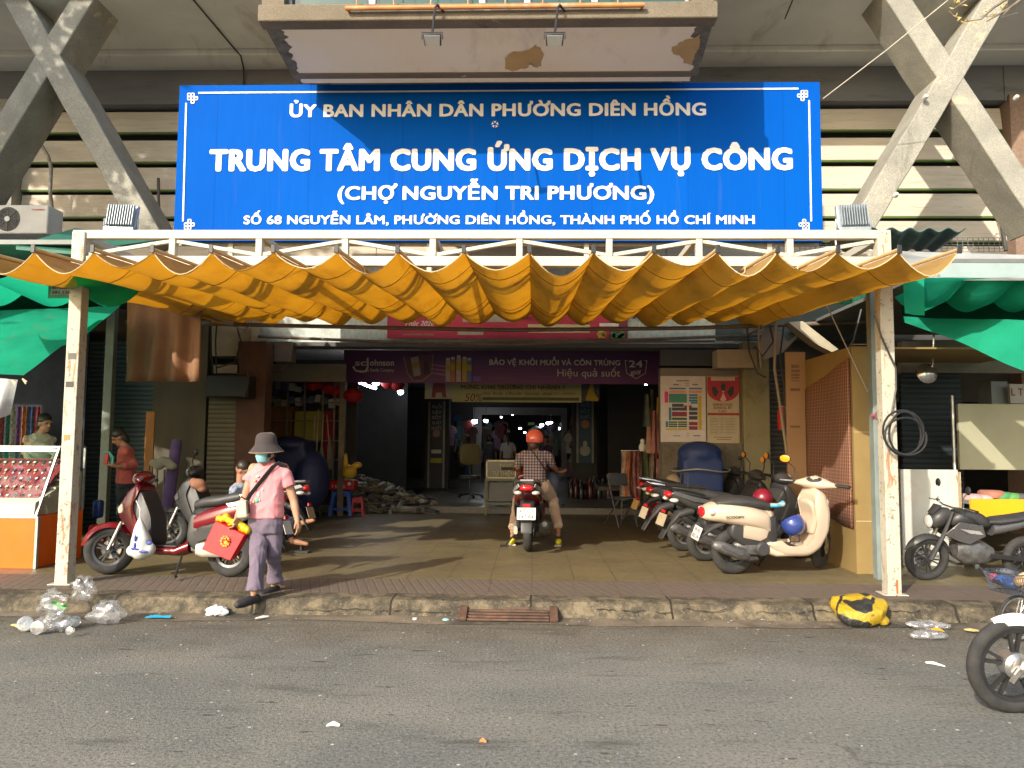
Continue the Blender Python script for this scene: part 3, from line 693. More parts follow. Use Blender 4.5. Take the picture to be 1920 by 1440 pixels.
# ================================================================== lamps on and above the sign
MALUF = mat('cast_grey_aluminium', (.36, .41, .43), (.27, .31, .33), 10, .45, .5)
def flood(px, py, tip, label):
    c = P(px, py, 8.1); g = thing('floodlight', label, 'floodlight', (c.x, c.y, c.z - .22), rz=tip, group='grey floodlights facing the sign')
    m = MB(); m.prism([(-.16, -.05, .06), (.16, -.05, .06), (.16, .02, .36), (-.16, .02, .36)], (0, .05, 0)); m.bx(-.16, .16, -.09, -.02, .02, .10); h = part('housing', m, MALUF, g, local=True, bevel=.008)
    m = MB()
    for k in range(11):
        x = -.13 + .026 * k; m.prism([(x, -.052, .10), (x, -.10, .12), (x, -.045, .35), (x, .0, .35)], (.008, 0, 0))
    part('fin', m, MALUF, h, local=True)
    m = MB(); m.tube([(-.17, -.02, .2), (-.18, -.02, -.0), (.18, -.02, -.0), (.17, -.02, .2)], .012, 6); part('bracket', m, MALUF, g, local=True)
    m = MB(); m.tube([(-.1, 0, .03), (-.2, -.1, .04), (-.22, -.14, -.02), (-.2, -.14, -.3)], .008, 6); part('lead', m, flat('white_lead', (.6, .6, .58)), g, local=True)
flood(229, 408, .1, 'grey floodlight at the left end of the white truss'); flood(1598, 408, -.08, 'grey floodlight at the right end of the white truss')
def spot(px, py0, py1, label, tilt):
    a = P(px + 6, py0, 8.05); b = P(px, py1, 7.9)
    g = thing('hanging_spotlight', label, 'spotlight', (b.x, b.y, b.z), group='black spotlights hung from the bay window')
    m = MB(); m.tube([a + V((.08, .12, .02)), a + V((.02, 0, .03)), a, V((b.x, b.y, b.z + .06))], .014, 7); part('arm', m, MBLACK, g)
    m = MB(); m.prism([(-.1, -.02, .06), (.1, -.02, .06), (.09, .08, -.02), (-.09, .08, -.02)], (0, .02, .025)); q = part('lamp_head', m, MCHARC, g, local=True, bevel=.006)
    m = MB(); m.prism([(-.085, -.012, .05), (.085, -.012, .05), (.075, .07, -.018), (-.075, .07, -.018)], (0, -.006, -.008)); part('lamp_glass', m, flat('dusty_lamp_glass', (.3, .31, .32), .25), q, local=True, smooth=0)
    m = MB(); m.tube([(-.11, .03, .03), (-.11, .0, .09), (.11, .0, .09), (.11, .03, .03)], .006, 6); part('yoke', m, MBLACK, g, local=True)
spot(810, 14, 76, 'black spotlight hanging left of the two peeled plaster patches', 0); spot(1040, 14, 76, 'black spotlight hanging between the two peeled plaster patches', 0)
# wire from the sign to the brace
m = MB(); a, b = P(1543, 185, 9.6), P(1790, -10, 8.6); m.tube([a, a.lerp(b, .5) + V((0, 0, -.02)), b], .007, 5); solo('guy_wire', m, flat('pale_wire', (.5, .47, .4)), 'thin pale wire rising from the sign corner past the right brace', 'wire')

# ================================================================== banners of the entrance
mr = MB(); YR = 12.12
def plane_px(m, px0, px1, pt, pb, Y, th=.004): 
    a, b = P(px0, pt, Y), P(px1, pb, Y); m.bx(a.x, b.x, Y, Y + th, b.z, a.z)
red = thing('red_banner', 'red festival banner hung on the tiled lintel behind the awning', 'banner', P(950, 637, YR))
plane_px(mr, 727, 1177, 560, 636, YR); part('banner_cloth', mr, mat('red_vinyl', (.50, .025, .06), (.42, .02, .05), 2, .6), red, smooth=0)
def RL(par, body, px, py, cap, Y, m_, width=None, bold=.0, name='lettering', shear=0, align='C', dy=.004):
    q = MB(); q.text(body, P(px, py, Y - dy), (1, 0, 0), (0, 0, 1), width / FPX * Y if width else None, cap / FPX * Y, bold, align, shear); part(name, q, m_, par, smooth=0)
MCREAM = flat('cream_print', (.62, .5, .25)); MWP = flat('white_print', (.72, .70, .66)); MYEL = flat('yellow_print', (.7, .5, .05)); MGRN = flat('green_print', (.05, .3, .08))
RL(red, 'Phúc 2026', 787, 611, 10, YR, MWP, 55, .01, shear=.3)
RL(red, 'CHỢ NGUYỄN TRI PHƯƠNG - TẾT BÍNH NGỌ', 784, 629, 3.5, YR, MCREAM, 58)
m = MB(); plane_px(m, 868, 960, 570, 604, YR - .004); plane_px(m, 858, 906, 622, 628, YR - .004); part('printed_panel', m, flat('beige_print', (.45, .38, .28)), red, smooth=0)
m = MB(); plane_px(m, 990, 1106, 608, 614, YR - .004); plane_px(m, 990, 1106, 620, 624, YR - .004); part('printed_bar', m, MCREAM, red, smooth=0)
m = MB(); plane_px(m, 1142, 1177, 580, 634, YR - .003); part('printed_corner', m, flat('dark_red_print', (.2, .02, .05)), red, smooth=0)
m = MB()
for k in range(7): m.disc(P(1128 + 5 * math.cos(k), 627 + 4 * math.sin(k * 2.1), YR - .008), .035, 7, .002)
part('printed_flower', m, MYEL, red, smooth=0)
m = MB()
for k in range(8): m.disc(P(1158 + 9 * math.cos(k * 1.3), 629 + 3.5 * math.sin(k * 2.1), YR - .008), .04, 6, .002)
part('printed_flower', m, MGRN, red, smooth=0)
m = MB(); plane_px(m, 1124, 1160, 606, 612, YR - .008); part('printed_bar', m, MWP, red, smooth=0)

YP = 14.35; pp = thing('purple_banner', 'purple insect spray advertising banner hung under the entrance slab', 'banner', P(941, 718, YP))
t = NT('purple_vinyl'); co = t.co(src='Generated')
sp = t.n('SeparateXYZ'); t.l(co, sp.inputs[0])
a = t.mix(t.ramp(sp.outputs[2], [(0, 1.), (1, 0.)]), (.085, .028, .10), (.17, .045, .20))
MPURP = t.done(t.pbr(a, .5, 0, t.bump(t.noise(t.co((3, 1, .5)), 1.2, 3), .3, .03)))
m = MB(); a, b = P(645, 656, YP), P(1237, 720, YP)
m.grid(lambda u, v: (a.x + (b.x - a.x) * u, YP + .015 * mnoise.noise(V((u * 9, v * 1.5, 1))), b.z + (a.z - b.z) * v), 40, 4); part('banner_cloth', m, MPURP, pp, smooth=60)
m = MB(); plane_px(m, 645, 1237, 717.5, 720, YP - .02); part('hem_strip', m, flat('violet_strip', (.22, .05, .22)), pp, smooth=0)
YQ = YP - .022
RL(pp, 'sc', 676, 686, 13, YQ, MWP, 22, .03, 'logo_lettering'); RL(pp, 'ohnson', 716, 686, 13, YQ, MWP, 46, .03, 'logo_lettering'); RL(pp, 'A Family Company', 713, 697, 7, YQ, MWP, 52, .01, 'logo_lettering')
m = MB(); c = [P(689.5, 671, YQ), P(689.5, 688, YQ), P(686, 696, YQ), P(678, 697, YQ), P(667, 695, YQ), P(662, 687, YQ)]
m.tube([q + V((0, -.004, 0)) for q in c], .022, 6, sq=.2, up=(0, 1, 0)); part('logo_swoosh', m, MWP, pp)
RL(pp, 'BẢO VỆ KHỎI MUỖI VÀ CÔN TRÙNG', 1040, 685, 11, YQ, MWP, 246, .03); RL(pp, 'Hiệu quả suốt', 1104, 706, 14.5, YQ, MWP, 118, .005)
RL(pp, '24', 1192, 689, 14, YQ, MWP, 26, .03); RL(pp, 'giờ', 1192, 702, 9, YQ, MWP, 20, .02)
m = MB(); sh = [(1172, 676), (1175, 700), (1193, 710), (1210, 700), (1213, 676)]
for (xa, ya_), (xb, yb_) in zip(sh, sh[1:]): m.beam(P(xa, ya_, YQ), P(xb, yb_, YQ), .012, .002, up=(0, 1, 0))
m.beam(P(1172, 676, YQ), P(1177, 676, YQ), .012, .002, up=(0, 1, 0)); m.beam(P(1208, 676, YQ), P(1213, 676, YQ), .012, .002, up=(0, 1, 0)); part('shield_outline', m, MWP, pp, smooth=0)
m = MB()
for k, wd in enumerate((120, 95, 118, 48)): plane_px(m, 917, 917 + wd, 699.5 + 3 * k, 700.2 + 3 * k, YQ)
part('small_print', m, flat('violet_print', (.4, .25, .42)), pp, smooth=0)
for k, (x, cc) in enumerate(zip((840, 849, 860, 871, 880), ((.5, .45, .45), (.55, .2, .12), (.6, .5, .48), (.6, .4, .08), (.15, .2, .5)))):
    hh = (0, 2, 5, 2, 0)[k]
    m = MB(); plane_px(m, x - 4, x + 4, 676 - hh, 716, YQ); q = part('printed_can', m, flat('can_%d' % k, cc), pp, smooth=0)
    m = MB(); plane_px(m, x - 4, x + 4, 684 - hh, 695, YQ - .004); part('can_label', m, flat('can_label', (.55, .42, .02)), q, smooth=0)
    m = MB(); plane_px(m, x - 3.4, x + 3.4, 671 - hh, 676 - hh, YQ - .003); part('can_cap', m, MWP, q, smooth=0)
m = MB(); plane_px(m, 887, 902, 705, 715, YQ); part('printed_panel', m, flat('violet_blue', (.2, .12, .5)), pp, smooth=0)
def polyP(m, pts, Y): m.prism([P(x, y, Y) for x, y in pts], (0, -.002, 0))
m = MB(); polyP(m, [(757, 669), (812, 664), (810, 700), (792, 714), (775, 714), (764, 700)], YQ); part('printed_picture', m, flat('plum_print', (.16, .05, .10)), pp, smooth=0)
m = MB(); polyP(m, [(770, 671), (784, 668), (789, 703), (776, 706)], YQ - .004); part('printed_can', m, flat('pale_print', (.42, .36, .36)), pp, smooth=0)
m = MB(); polyP(m, [(772, 681), (786, 678), (787, 687), (774, 690)], YQ - .007); part('can_label', m, flat('ochre_print', (.4, .3, .04)), pp, smooth=0)
m = MB(); polyP(m, [(794, 682), (798, 675), (803, 682), (806, 700), (794, 704)], YQ - .004); part('printed_shape', m, flat('dark_print', (.04, .02, .03)), pp, smooth=0)
m = MB()
for (p0, p1) in zip([(757, 669), (764, 700), (775, 714)], [(764, 700), (775, 714), (792, 714)]): m.beam(P(*p0, YQ - .006), P(*p1, YQ - .006), .012, .002, up=(0, 1, 0))
m.beam(P(792, 714, YQ - .006), P(810, 700, YQ - .006), .012, .002, up=(0, 1, 0)); m.beam(P(810, 700, YQ - .006), P(812, 664, YQ - .006), .008, .002, up=(0, 1, 0)); part('picture_outline', m, flat('gold_print', (.5, .4, .15)), pp, smooth=0)
m = MB(); 
for k in range(3): polyP(m, [(808, 682 + 8 * k), (836, 686 + 7 * k), (836, 689 + 8 * k), (808, 685 + 8 * k)], YQ - .003)
part('printed_stripe', m, flat('pink_print', (.42, .16, .36)), pp, smooth=0)

YY = 15.6; yb_ = thing('yellow_banner', 'pale yellow yoga opening banner hanging behind the purple banner', 'banner', P(947, 755, YY))
m = MB(); plane_px(m, 848, 1090, 716, 755, YY); part('banner_cloth', m, mat('pale_yellow_vinyl', (.50, .50, .24), (.42, .42, .2), 2, .6), yb_, smooth=0)
MMAROON = flat('maroon_print', (.18, .03, .04)); MOLIVE = flat('olive_print', (.10, .11, .05))
RL(yb_, 'MỪNG KHAI TRƯƠNG CHI NHÁNH 7', 962, 730, 8.2, YY, MMAROON, 196, .025); RL(yb_, 'YOGA - TRỊ LIỆU - DƯỠNG SINH - YOGA NHẠC - AEROBIC', 971, 740.5, 5, YY, MOLIVE, 132, .03); RL(yb_, '50%', 888, 752, 15, YY, MMAROON, 34, 0, shear=.2); RL(yb_, '09/11 (15/8/2024)', 1058, 740, 4, YY, MMAROON, 40)
m = MB(); plane_px(m, 905, 1086, 744.5, 751.5, YY - .004); part('printed_bar', m, MOLIVE, yb_, smooth=0)
m = MB(); plane_px(m, 797, 847.5, 716, 748, YY); part('printed_end', m, flat('cream_end', (.45, .4, .3)), yb_, smooth=0)
m = MB(); polyP(m, [(812, 718), (834, 718), (837, 745), (830, 745), (828, 736), (818, 736), (816, 745), (809, 745)], YY - .004); part('printed_figure', m, flat('brown_red_print', (.22, .05, .04)), yb_, smooth=0)
m = MB(); plane_px(m, 1090.5, 1124, 718, 752, YY); part('printed_end', m, flat('dark_end', (.05, .05, .055)), yb_, smooth=0)
m = MB(); polyP(m, [(1103, 733), (1106, 724), (1110, 718), (1113, 726), (1115, 738), (1122, 748), (1120, 752), (1099, 751), (1099, 744)], YY - .004); part('printed_figure', m, flat('yellow_figure', (.5, .38, .02)), yb_, smooth=0)
# ================================================================== scooters and motorcycles
MTYRE = mat('tyre_rubber', (.022, .022, .022), (.042, .04, .037), 12, .85, bump=.2)
MRIM = mat('dark_alloy', (.08, .08, .083), (.05, .05, .052), 9, .4, .6)
MRIMS = mat('silver_alloy', (.5, .5, .5), (.35, .35, .35), 9, .35, .8)
MCHROME = mat('worn_chrome', (.62, .62, .62), (.4, .4, .4), 12, .22, .9)
MSEAT = mat('seat_vinyl', (.032, .032, .034), (.05, .05, .05), 8, .5, bump=.1, bsc=120)
MENG = mat('engine_metal', (.20, .20, .20), (.09, .085, .08), 11, .5, .6, bump=.3)
MCVT = mat('dusty_alloy_cover', (.50, .47, .40), (.34, .31, .26), 6, .5, .5)
MPL = mat('black_body_plastic', (.028, .028, .03), (.045, .044, .042), 5, .45)
MREDP = mat('red_body_paint', (.17, .007, .014), (.13, .006, .011), 2, .22, coat=.6)
MREDL = mat('red_lens', (.55, .015, .02), (.4, .01, .015), 6, .15, coat=.5)
MCLEAR = mat('clear_lens', (.55, .54, .5), (.4, .4, .38), 7, .12, .1, coat=.5)
MAMB = mat('amber_reflector', (.85, .33, .01), (.7, .25, .01), 7, .3)
MCREAMP = mat('cream_body_paint', (.58, .47, .36), (.52, .42, .32), 2, .22, coat=.6)
MSILP = mat('silver_body_paint', (.5, .5, .5), (.42, .42, .42), 3, .3, .3, coat=.4)
MGREYP = mat('grey_body_paint', (.10, .10, .105), (.07, .07, .072), 3, .28, .2, coat=.5)
MPLATE = flat('plate_white', (.72, .72, .69), .5); MPLTX = flat('plate_text', (.03, .03, .03)); MPLY = flat('plate_yellow', (.50, .32, .08), .5); MPLT = flat('plate_tan', (.36, .30, .2), .5)
MFORK = mat('fork_metal', (.40, .38, .34), (.3, .28, .25), 9, .4, .7)
RYX = M.Rotation(R(90), 4, 'X')
def wheel(parent, x, r, tw, name, rim=MRIM, spokes=5, steer=None, disc=True):
    "wheel whose axle is along y, centred on (x, 0, r)"
    T = M.Translation((x, 0, r)) @ RYX
    m = MB(); pr = []
    for k in range(15):
        a = 2 * math.pi * k / 14; pr.append((r - tw * .55 + math.cos(a) * tw * .55, math.sin(a) * tw * .5))
    k0 = m.mark(); n = 36
    rings = [[((p[0]) * math.cos(2 * math.pi * j / n), (p[0]) * math.sin(2 * math.pi * j / n), p[1]) for p in pr[:-1]] for j in range(n)]
    rings.append(rings[0]); m.loft(rings, cap=False); m.xf(T, k0); w_ = part(name, m, MTYRE, parent, local=True, smooth=60)
    m = MB(); k0 = m.mark(); ri = r - tw * 1.02
    m.loft([[(a * math.cos(2 * math.pi * j / n), a * math.sin(2 * math.pi * j / n), z) for (a, z) in ((ri + .012, -tw * .36), (ri + .012, tw * .36), (ri - .016, tw * .30), (ri - .02, 0), (ri - .016, -tw * .30))] for j in list(range(n)) + [0]], cap=False)
    for s_ in range(spokes):
        a = 2 * math.pi * s_ / spokes + .3
        for da in (-.16, .16): m.beam((.02 * math.cos(a), .02 * math.sin(a), 0), ((ri - .008) * math.cos(a + da), (ri - .008) * math.sin(a + da), 0), .018, .022)
    m.lathe([(.001, -tw * .5), (.04, -tw * .5), (.04, tw * .5), (.001, tw * .5)], 14); m.xf(T, k0); part('rim', m, rim, w_, local=True)
    if disc:
        m = MB(); k0 = m.mark(); m.lathe([(ri * .35, tw * .5 + .012), (ri * .62, tw * .5 + .012), (ri * .62, tw * .5 + .016), (ri * .35, tw * .5 + .016)], 22); m.xf(T, k0); part('brake_disc', m, MCHROME, w_, local=True)
    return w_
def fender(parent, x, r, w0, a0, a1, m_, name='fender', tip=True, y=0, lift=.03):
    m = MB(); rings = []; n = 16
    for i in range(n + 1):
        t = i / n; a = R(a0 + (a1 - a0) * t); rr = r + lift; wd = w0 * (min(1, .3 + 3 * min(t, 1 - t)) if tip else 1)
        c = V((x + rr * math.cos(a), y, r + rr * math.sin(a))); er = V((math.cos(a), 0, math.sin(a)))
        out = []
        for s_ in (-1, -.8, -.4, 0, .4, .8, 1): out.append(c + V((0, s_ * wd, 0)) - er * (.055 * abs(s_) ** 2.2))
        for s_ in (.96, .4, 0, -.4, -.96): out.append(c + V((0, s_ * wd * .95, 0)) - er * (.055 * abs(s_) ** 2.2 + .008))
        rings.append(out)
    m.loft(rings); return part(name, m, m_, parent, local=True, smooth=60)
def xs_loft(m, secs, n=18, e=2.6):
    "sections across x: (x, zc, half height, half width[, y])"
    m.loft([ring((q[0], q[4] if len(q) > 4 else 0, q[1]), (0, 1, 0), (0, 0, 1), q[3], q[2], n, e) for q in secs]); return m
def zs_loft(m, secs, n=18, e=2.6):
    "sections across z: (z, xc, half thickness, half width)"
    m.loft([ring((q[1], 0, q[0]), (1, 0, 0), (0, 1, 0), q[2], q[3], n, e) for q in secs]); return m
def puff(m, poly, hw, y0=0, edge=.78):
    "a side outline (x, z) swelled across y with rounded flanks"
    cx = sum(p[0] for p in poly) / len(poly); cz = sum(p[1] for p in poly) / len(poly); n = len(poly); sm = []
    for i in range(n):                                   # soften the corners of the outline
        a, b, c = poly[i - 1], poly[i], poly[(i + 1) % n]
        for t in (-.28, 0, .28):
            q = a if t < 0 else c; k = abs(t); r_ = .12 if t == 0 else 0; sm.append((b[0] + (q[0] - b[0]) * k + ((a[0] + c[0]) / 2 - b[0]) * r_, b[1] + (q[1] - b[1]) * k + ((a[1] + c[1]) / 2 - b[1]) * r_))
    m.loft([[(cx + (x - cx) * s_, y0 + hw * f_, cz + (z - cz) * s_) for x, z in sm] for f_, s_ in ((-1, edge), (-.93, edge + (1 - edge) * .55), (-.78, .97), (-.4, 1.01), (.4, 1.01), (.78, .97), (.93, edge + (1 - edge) * .55), (1, edge))]); return m
def plate(parent, x, z, lines, tilt=18, y=0, m_=None, wd=.19, hd=.14, face=-1):
    m = MB(); k = m.mark(); m.bx(-.002, .002, -wd / 2, wd / 2, -hd / 2, hd / 2); T = M.Translation((x, y, z)) @ M.Rotation(R(tilt), 4, 'Y'); m.xf(T, k)
    p = part('number_plate', m, m_ or MPLATE, parent, local=True)
    m = MB(); k = m.mark()
    for i, s_ in enumerate(lines): m.text(s_, (-.0032, 0, hd * (.5 - (i + .86) / len(lines) * .96)), (0, -1, 0), (0, 0, 1), None, hd * .3, .012)
    m.xf(T, k); part('plate_text', m, MPLTX, p, local=True, smooth=0); return p
def mirror(parent, y, x=.93, z=1.02, face=None, h=.20, out=.12):
    m = MB(); s_ = 1 if y > 0 else -1
    m.tube([(x, y, z), (x + .02, y + s_ * out * .3, z + h * .6), (x - .02, y + s_ * out, z + h)], .007, 6); q = part('mirror', m, MBLACK, parent, local=True)
    m = MB(); m.ell((x - .03, y + s_ * out, z + h + .02), (.018, .06, .042)); part('mirror_shell', m, MBLACK, q, local=True)
    if face:
        m = MB(); m.ell((x - .048, y + s_ * out, z + h + .02), (.006, .055, .038)); part('mirror_glass', m, face, q, local=True)
def scooter(label, loc, heading, paint, lean=0, wb=1.24, r=.245, tw=.09, group=None, steer=0, trim=None, side=MSILP, style='step', mirrors=None, plate_lines=None, name='parked_scooter', cat='scooter', cvt=MCVT, pl_m=None, rack=False, tailz=0, rimm=MRIM, seatm=None):
    g = thing(name, label, cat, loc, heading, group, rx=R(lean)); trim = trim or MPL
    wheel(g, 0, r, tw * 1.1, 'rear_wheel', rimm); 
    # steering assembly swings about the head stock
    k_objs = []
    fw = wheel(g, wb, r, tw, 'front_wheel', rimm); k_objs.append(fw)
    ff = fender(g, wb, r, .075, *((40, 130, MPL) if style == 'cream' else (8, 150, paint)), 'front_fender'); k_objs.append(ff)
    m = MB()
    for s_ in (-1, 1): m.tube([(wb, s_ * .062, r), (wb - .10, s_ * .06, r + .28)], .017, 8)
    fk = part('fork', m, MFORK, g, local=True); k_objs.append(fk)
    hx, hz = wb - .28, .96
    m = MB(); m.loft([ring((hx + .015, y, hz - .01 + .02 * (1 - abs(y) / .2)), (1, 0, 0), (0, 0, 1), a, b, 14) for y, a, b in ((-.22, .02, .02), (-.18, .045, .03), (-.1, .085, .055), (0, .10, .075), (.1, .085, .055), (.18, .045, .03), (.22, .02, .02))]); hb = part('handlebar_cowl', m, paint, g, local=True, smooth=60); k_objs.append(hb)
    m = MB(); m.tube([(hx - .02, -.34, hz - .0), (hx, -.2, hz), (hx, .2, hz), (hx - .02, .34, hz)], .011, 6); q = part('handlebar', m, MBLACK, hb, local=True)
    for s_ in (-1, 1):
        m = MB(); m.tube([(hx - .03, s_ * .36, hz), (hx - .005, s_ * .23, hz)], .019, 8); part('grip', m, MBLACK, hb, local=True)
        m = MB(); m.tube([(hx + .03, s_ * .21, hz + .01), (hx + .06, s_ * .27, hz), (hx + .03, s_ * .36, hz - .01)], .006, 5); part('brake_lever', m, MCHROME, hb, local=True)
    m = MB(); m.ell((hx + .095, 0, hz + .0), (.03, .085, .055)); part('headlight', m, MCLEAR, hb, local=True)
    m = MB(); m.ell((hx - .03, 0, hz + .045), (.06, .085, .02), rot=M.Rotation(R(-20), 3, 'Y')); part('speedometer', m, MCHARC, hb, local=True)
    for s_, f_ in (mirrors or []): mirror(hb, s_ * .19, hx, hz + .02, f_)
    if steer:
        ax = M.Translation((hx + .02, 0, 0)) @ M.Rotation(R(steer), 4, 'Z') @ M.Translation((-hx - .02, 0, 0))
        for o in k_objs: o.matrix_basis = ax @ o.matrix_basis
    # leg shield and nose
    sx = hx + .03
    if style == 'cream':
        m = MB(); puff(m, [(hx - .03, .92), (hx + .07, .87), (hx + .13, .68), (hx + .12, .47), (hx + .03, .29), (hx - .10, .20), (hx - .42, .205), (hx - .60, .34), (hx - .52, .37), (hx - .42, .285), (hx - .15, .275), (hx - .05, .40), (hx - .01, .60), (hx - .07, .84)], .175); sh = part('leg_shield', m, paint, g, local=True, smooth=50)
        m = MB(); puff(m, [(hx - .06, .80), (hx - .005, .62), (hx - .04, .42), (hx - .09, .45), (hx - .06, .62), (hx - .11, .78)], .13); part('inner_panel', m, paint, sh, local=True, smooth=50)
        m = MB(); m.bx(hx - .075, hx - .055, -.12, -.05, .68, .74); part('latch_plate', m, MPL, sh, local=True, bevel=.004)
    else:
        m = MB(); puff(m, [(hx + .0, .93), (hx + .08, .86), (hx + .19, .67), (hx + .17, .57), (hx + .03, .41), (hx - .10, .25), (hx - .19, .25), (hx - .07, .48), (hx + .03, .70), (hx - .05, .88)], .165, edge=.82); sh = part('leg_shield', m, paint, g, local=True, smooth=50)
        m = MB(); puff(m, [(hx - .04, .86), (hx + .05, .69), (hx - .04, .46), (hx - .15, .28), (hx - .22, .29), (hx - .19, .58), (hx - .11, .74)], .145, edge=.9); part('inner_panel', m, trim, sh, local=True, smooth=50)
        m = MB(); puff(m, [(hx + .12, .74), (hx + .18, .66), (hx + .155, .585), (hx + .09, .62)], .175, edge=.7); part('nose_lamp', m, MCLEAR if side is MSILP else MPL, sh, local=True, smooth=50)
    for s_ in (-1, 1):
        m = MB(); m.ell((sx + .055, s_ * .125, .76), (.02, .03, .05), rot=M.Rotation(s_ * .5, 3, 'Z')); part('turn_signal', m, MCLEAR, sh, local=True)
    m = MB(); puff(m, [(.43, .64), (.45, .33), (.32, .235), (.06, .30), (-.10, .43), (-.08, .57), (.25, .60)], .115, edge=.85); part('under_panel', m, MPL, g, local=True, smooth=50)
    # floor board
    m = MB(); xs_loft(m, [(sx - .12, .28, .05, .15), (sx - .3, .245, .045, .165), (sx - .5, .245, .05, .16), (sx - .62, .30, .07, .13)]); part('floorboard', m, paint, g, local=True, smooth=50)
    m = MB(); m.bx(sx - .5, sx - .16, -.13, .13, .285, .302); part('floor_mat', m, trim, g, local=True, bevel=.01)
    # body under the seat
    m = MB(); xs_loft(m, [(.42, .50, .16, .06), (.36, .49, .20, .11), (.24, .50, .20, .135), (.05, .535, .18, .14)]); part('seat_support', m, trim if style != 'cream' else paint, g, local=True, smooth=60)
    if style == 'cream':
        m = MB(); xs_loft(m, [(.38, .50, .14, .10), (.30, .57, .12, .15), (.12, .62, .12, .18), (-.10, .655, .12, .185), (-.22, .665, .105, .165), (-.32, .655, .08, .12), (-.37, .64, .04, .06)], 20, 2.5)
    else:
        m = MB(); xs_loft(m, [(.36, .53, .09, .125), (.22, .57, .105, .15), (0, .635, .10, .155), (-.2, .695, .085, .14), (-.38, .755 + tailz, .06, .10), (-.52, .80 + tailz, .022, .05)], 20, 3.2)
    bd = part('side_panel', m, paint, g, local=True, smooth=60)
    if style != 'cream':
        for s_ in (-1, 1):
            m = MB(); m.prism([(.02, s_ * .148, .725), (-.22, s_ * .14, .77), (-.46, s_ * .085, .835 + tailz), (-.50, s_ * .07, .80 + tailz), (-.25, s_ * .15, .72), (-.02, s_ * .158, .69)], (0, s_ * .012, 0)); part('side_trim', m, side, bd, local=True, bevel=.004)
            m = MB(); m.prism([(.36, s_ * .12, .44), (.05, s_ * .15, .52), (-.2, s_ * .14, .61), (-.2, s_ * .13, .58), (.0, s_ * .14, .43), (.3, s_ * .12, .34)], (0, s_ * .01, 0)); part('lower_trim', m, trim, bd, local=True, bevel=.004)
    m = MB()
    if style == 'cream': xs_loft(m, [(-.24, .76, .03, .10), (-.1, .775, .05, .135), (.08, .775, .05, .145), (.24, .755, .05, .13), (.36, .715, .045, .08)], 18, 2.6)
    else: xs_loft(m, [(-.40, .83 + tailz, .03, .07), (-.25, .815, .05, .12), (-.05, .785, .06, .14), (.12, .75, .06, .14), (.28, .735, .055, .12), (.40, .70, .05, .07)], 18, 2.6)
    part('seat', m, seatm or MSEAT, g, local=True, smooth=60)
    # tail
    if style == 'cream':
        m = MB(); m.ell((-.365, 0, .66), (.03, .075, .055)); part('tail_light', m, MREDL, g, local=True)
        for s_ in (-1, 1):
            m = MB(); m.ell((-.29, s_ * .135, .675), (.055, .018, .026), rot=M.Rotation(-s_ * .35, 3, 'Z')); part('turn_signal', m, MCLEAR, g, local=True)
        m = MB(); m.text('SCOOPY', (-.08, -.1905, .625), (1, 0, 0), (0, 0, 1), .2, .028, .02); part('lettering', m, MPLTX, bd, local=True, smooth=0)
        m = MB(); xs_loft(m, [(-.10, .58, .04, .10), (-.26, .50, .035, .075), (-.40, .40, .02, .06)]); part('rear_guard', m, MPL, g, local=True)
        plx, plz = -.40, .44
    else:
        m = MB(); m.ell((-.50, 0, .79 + tailz), (.045, .075, .038)); part('tail_light', m, MREDL, g, local=True)
        for s_ in (-1, 1):
            m = MB(); m.ell((-.47, s_ * .095, .73 + tailz), (.055, .04, .026), rot=M.Rotation(s_ * .5, 3, 'Z')); part('turn_signal', m, MCLEAR, g, local=True)
        m = MB(); m.tube([(-.12, -.14, .80), (-.35, -.13, .86), (-.50, -.06, .875 + tailz), (-.50, .06, .875 + tailz), (-.35, .13, .86), (-.12, .14, .80)], .014, 7); part('grab_rail', m, MCHROME if not rack else MBLACK, g, local=True)
        m = MB(); xs_loft(m, [(-.2, .60, .05, .08), (-.38, .55, .045, .07), (-.50, .42, .03, .06), (-.58, .29, .012, .055)]); part('rear_guard', m, MPL, g, local=True)
        plx, plz = -.565, .50 + tailz * .5
        m = MB(); m.bx(plx + .005, plx + .02, -.04, .04, plz + .08, plz + .11); part('rear_reflector', m, MREDL, g, local=True)
        if rack:
            m = MB()
            for y in (-.09, -.03, .03, .09): m.tube([(-.05, y, .87), (-.55, y, .90)], .008, 6)
            m.tube([(-.1, -.1, .87), (-.1, .1, .87)], .008, 6); m.tube([(-.53, -.1, .90), (-.53, .1, .90)], .008, 6); m.tube([(-.3, -.09, .84), (-.3, -.09, 1.02), (-.3, .09, 1.02), (-.3, .09, .84)], .008, 6); part('luggage_rack', m, MBLACK, g, local=True)
    if plate_lines is not None: plate(g, plx - .012, plz, plate_lines, 20, m_=pl_m)
    # engine, exhaust, stand
    m = MB(); xs_loft(m, [(.38, .30, .07, .10), (.22, .30, .11, .12), (.08, .30, .10, .12), (-.02, .28, .06, .07)], 12, 3); en = part('engine', m, MENG, g, local=True)
    m = MB(); xs_loft(m, [(.30, .27, .055, .022, .135), (.22, .27, .075, .03, .14), (.02, .265, .065, .03, .14), (-.07, .26, .05, .022, .135)], 14, 3); part('belt_cover', m, cvt, en, local=True, smooth=60)
    m = MB(); m.lathe([(.001, 0), (.06, 0), (.075, .02), (.075, .05)], 18, M.Translation((.26, -.16, .29)) @ M.Rotation(R(-90), 4, 'X')); part('fan_cover', m, MCHARC, en, local=True)
    m = MB(); m.tube([(.20, -.13, .19), (.12, -.165, .20), (.06, -.175, .22)], [.02, .025, .035], 10); m.tube([(.08, -.175, .225), (.03, -.178, .245), (-.26, -.18, .345), (-.31, -.18, .36)], [.036, .062, .058, .03], 14); ex = part('exhaust', m, MENG, g, local=True)
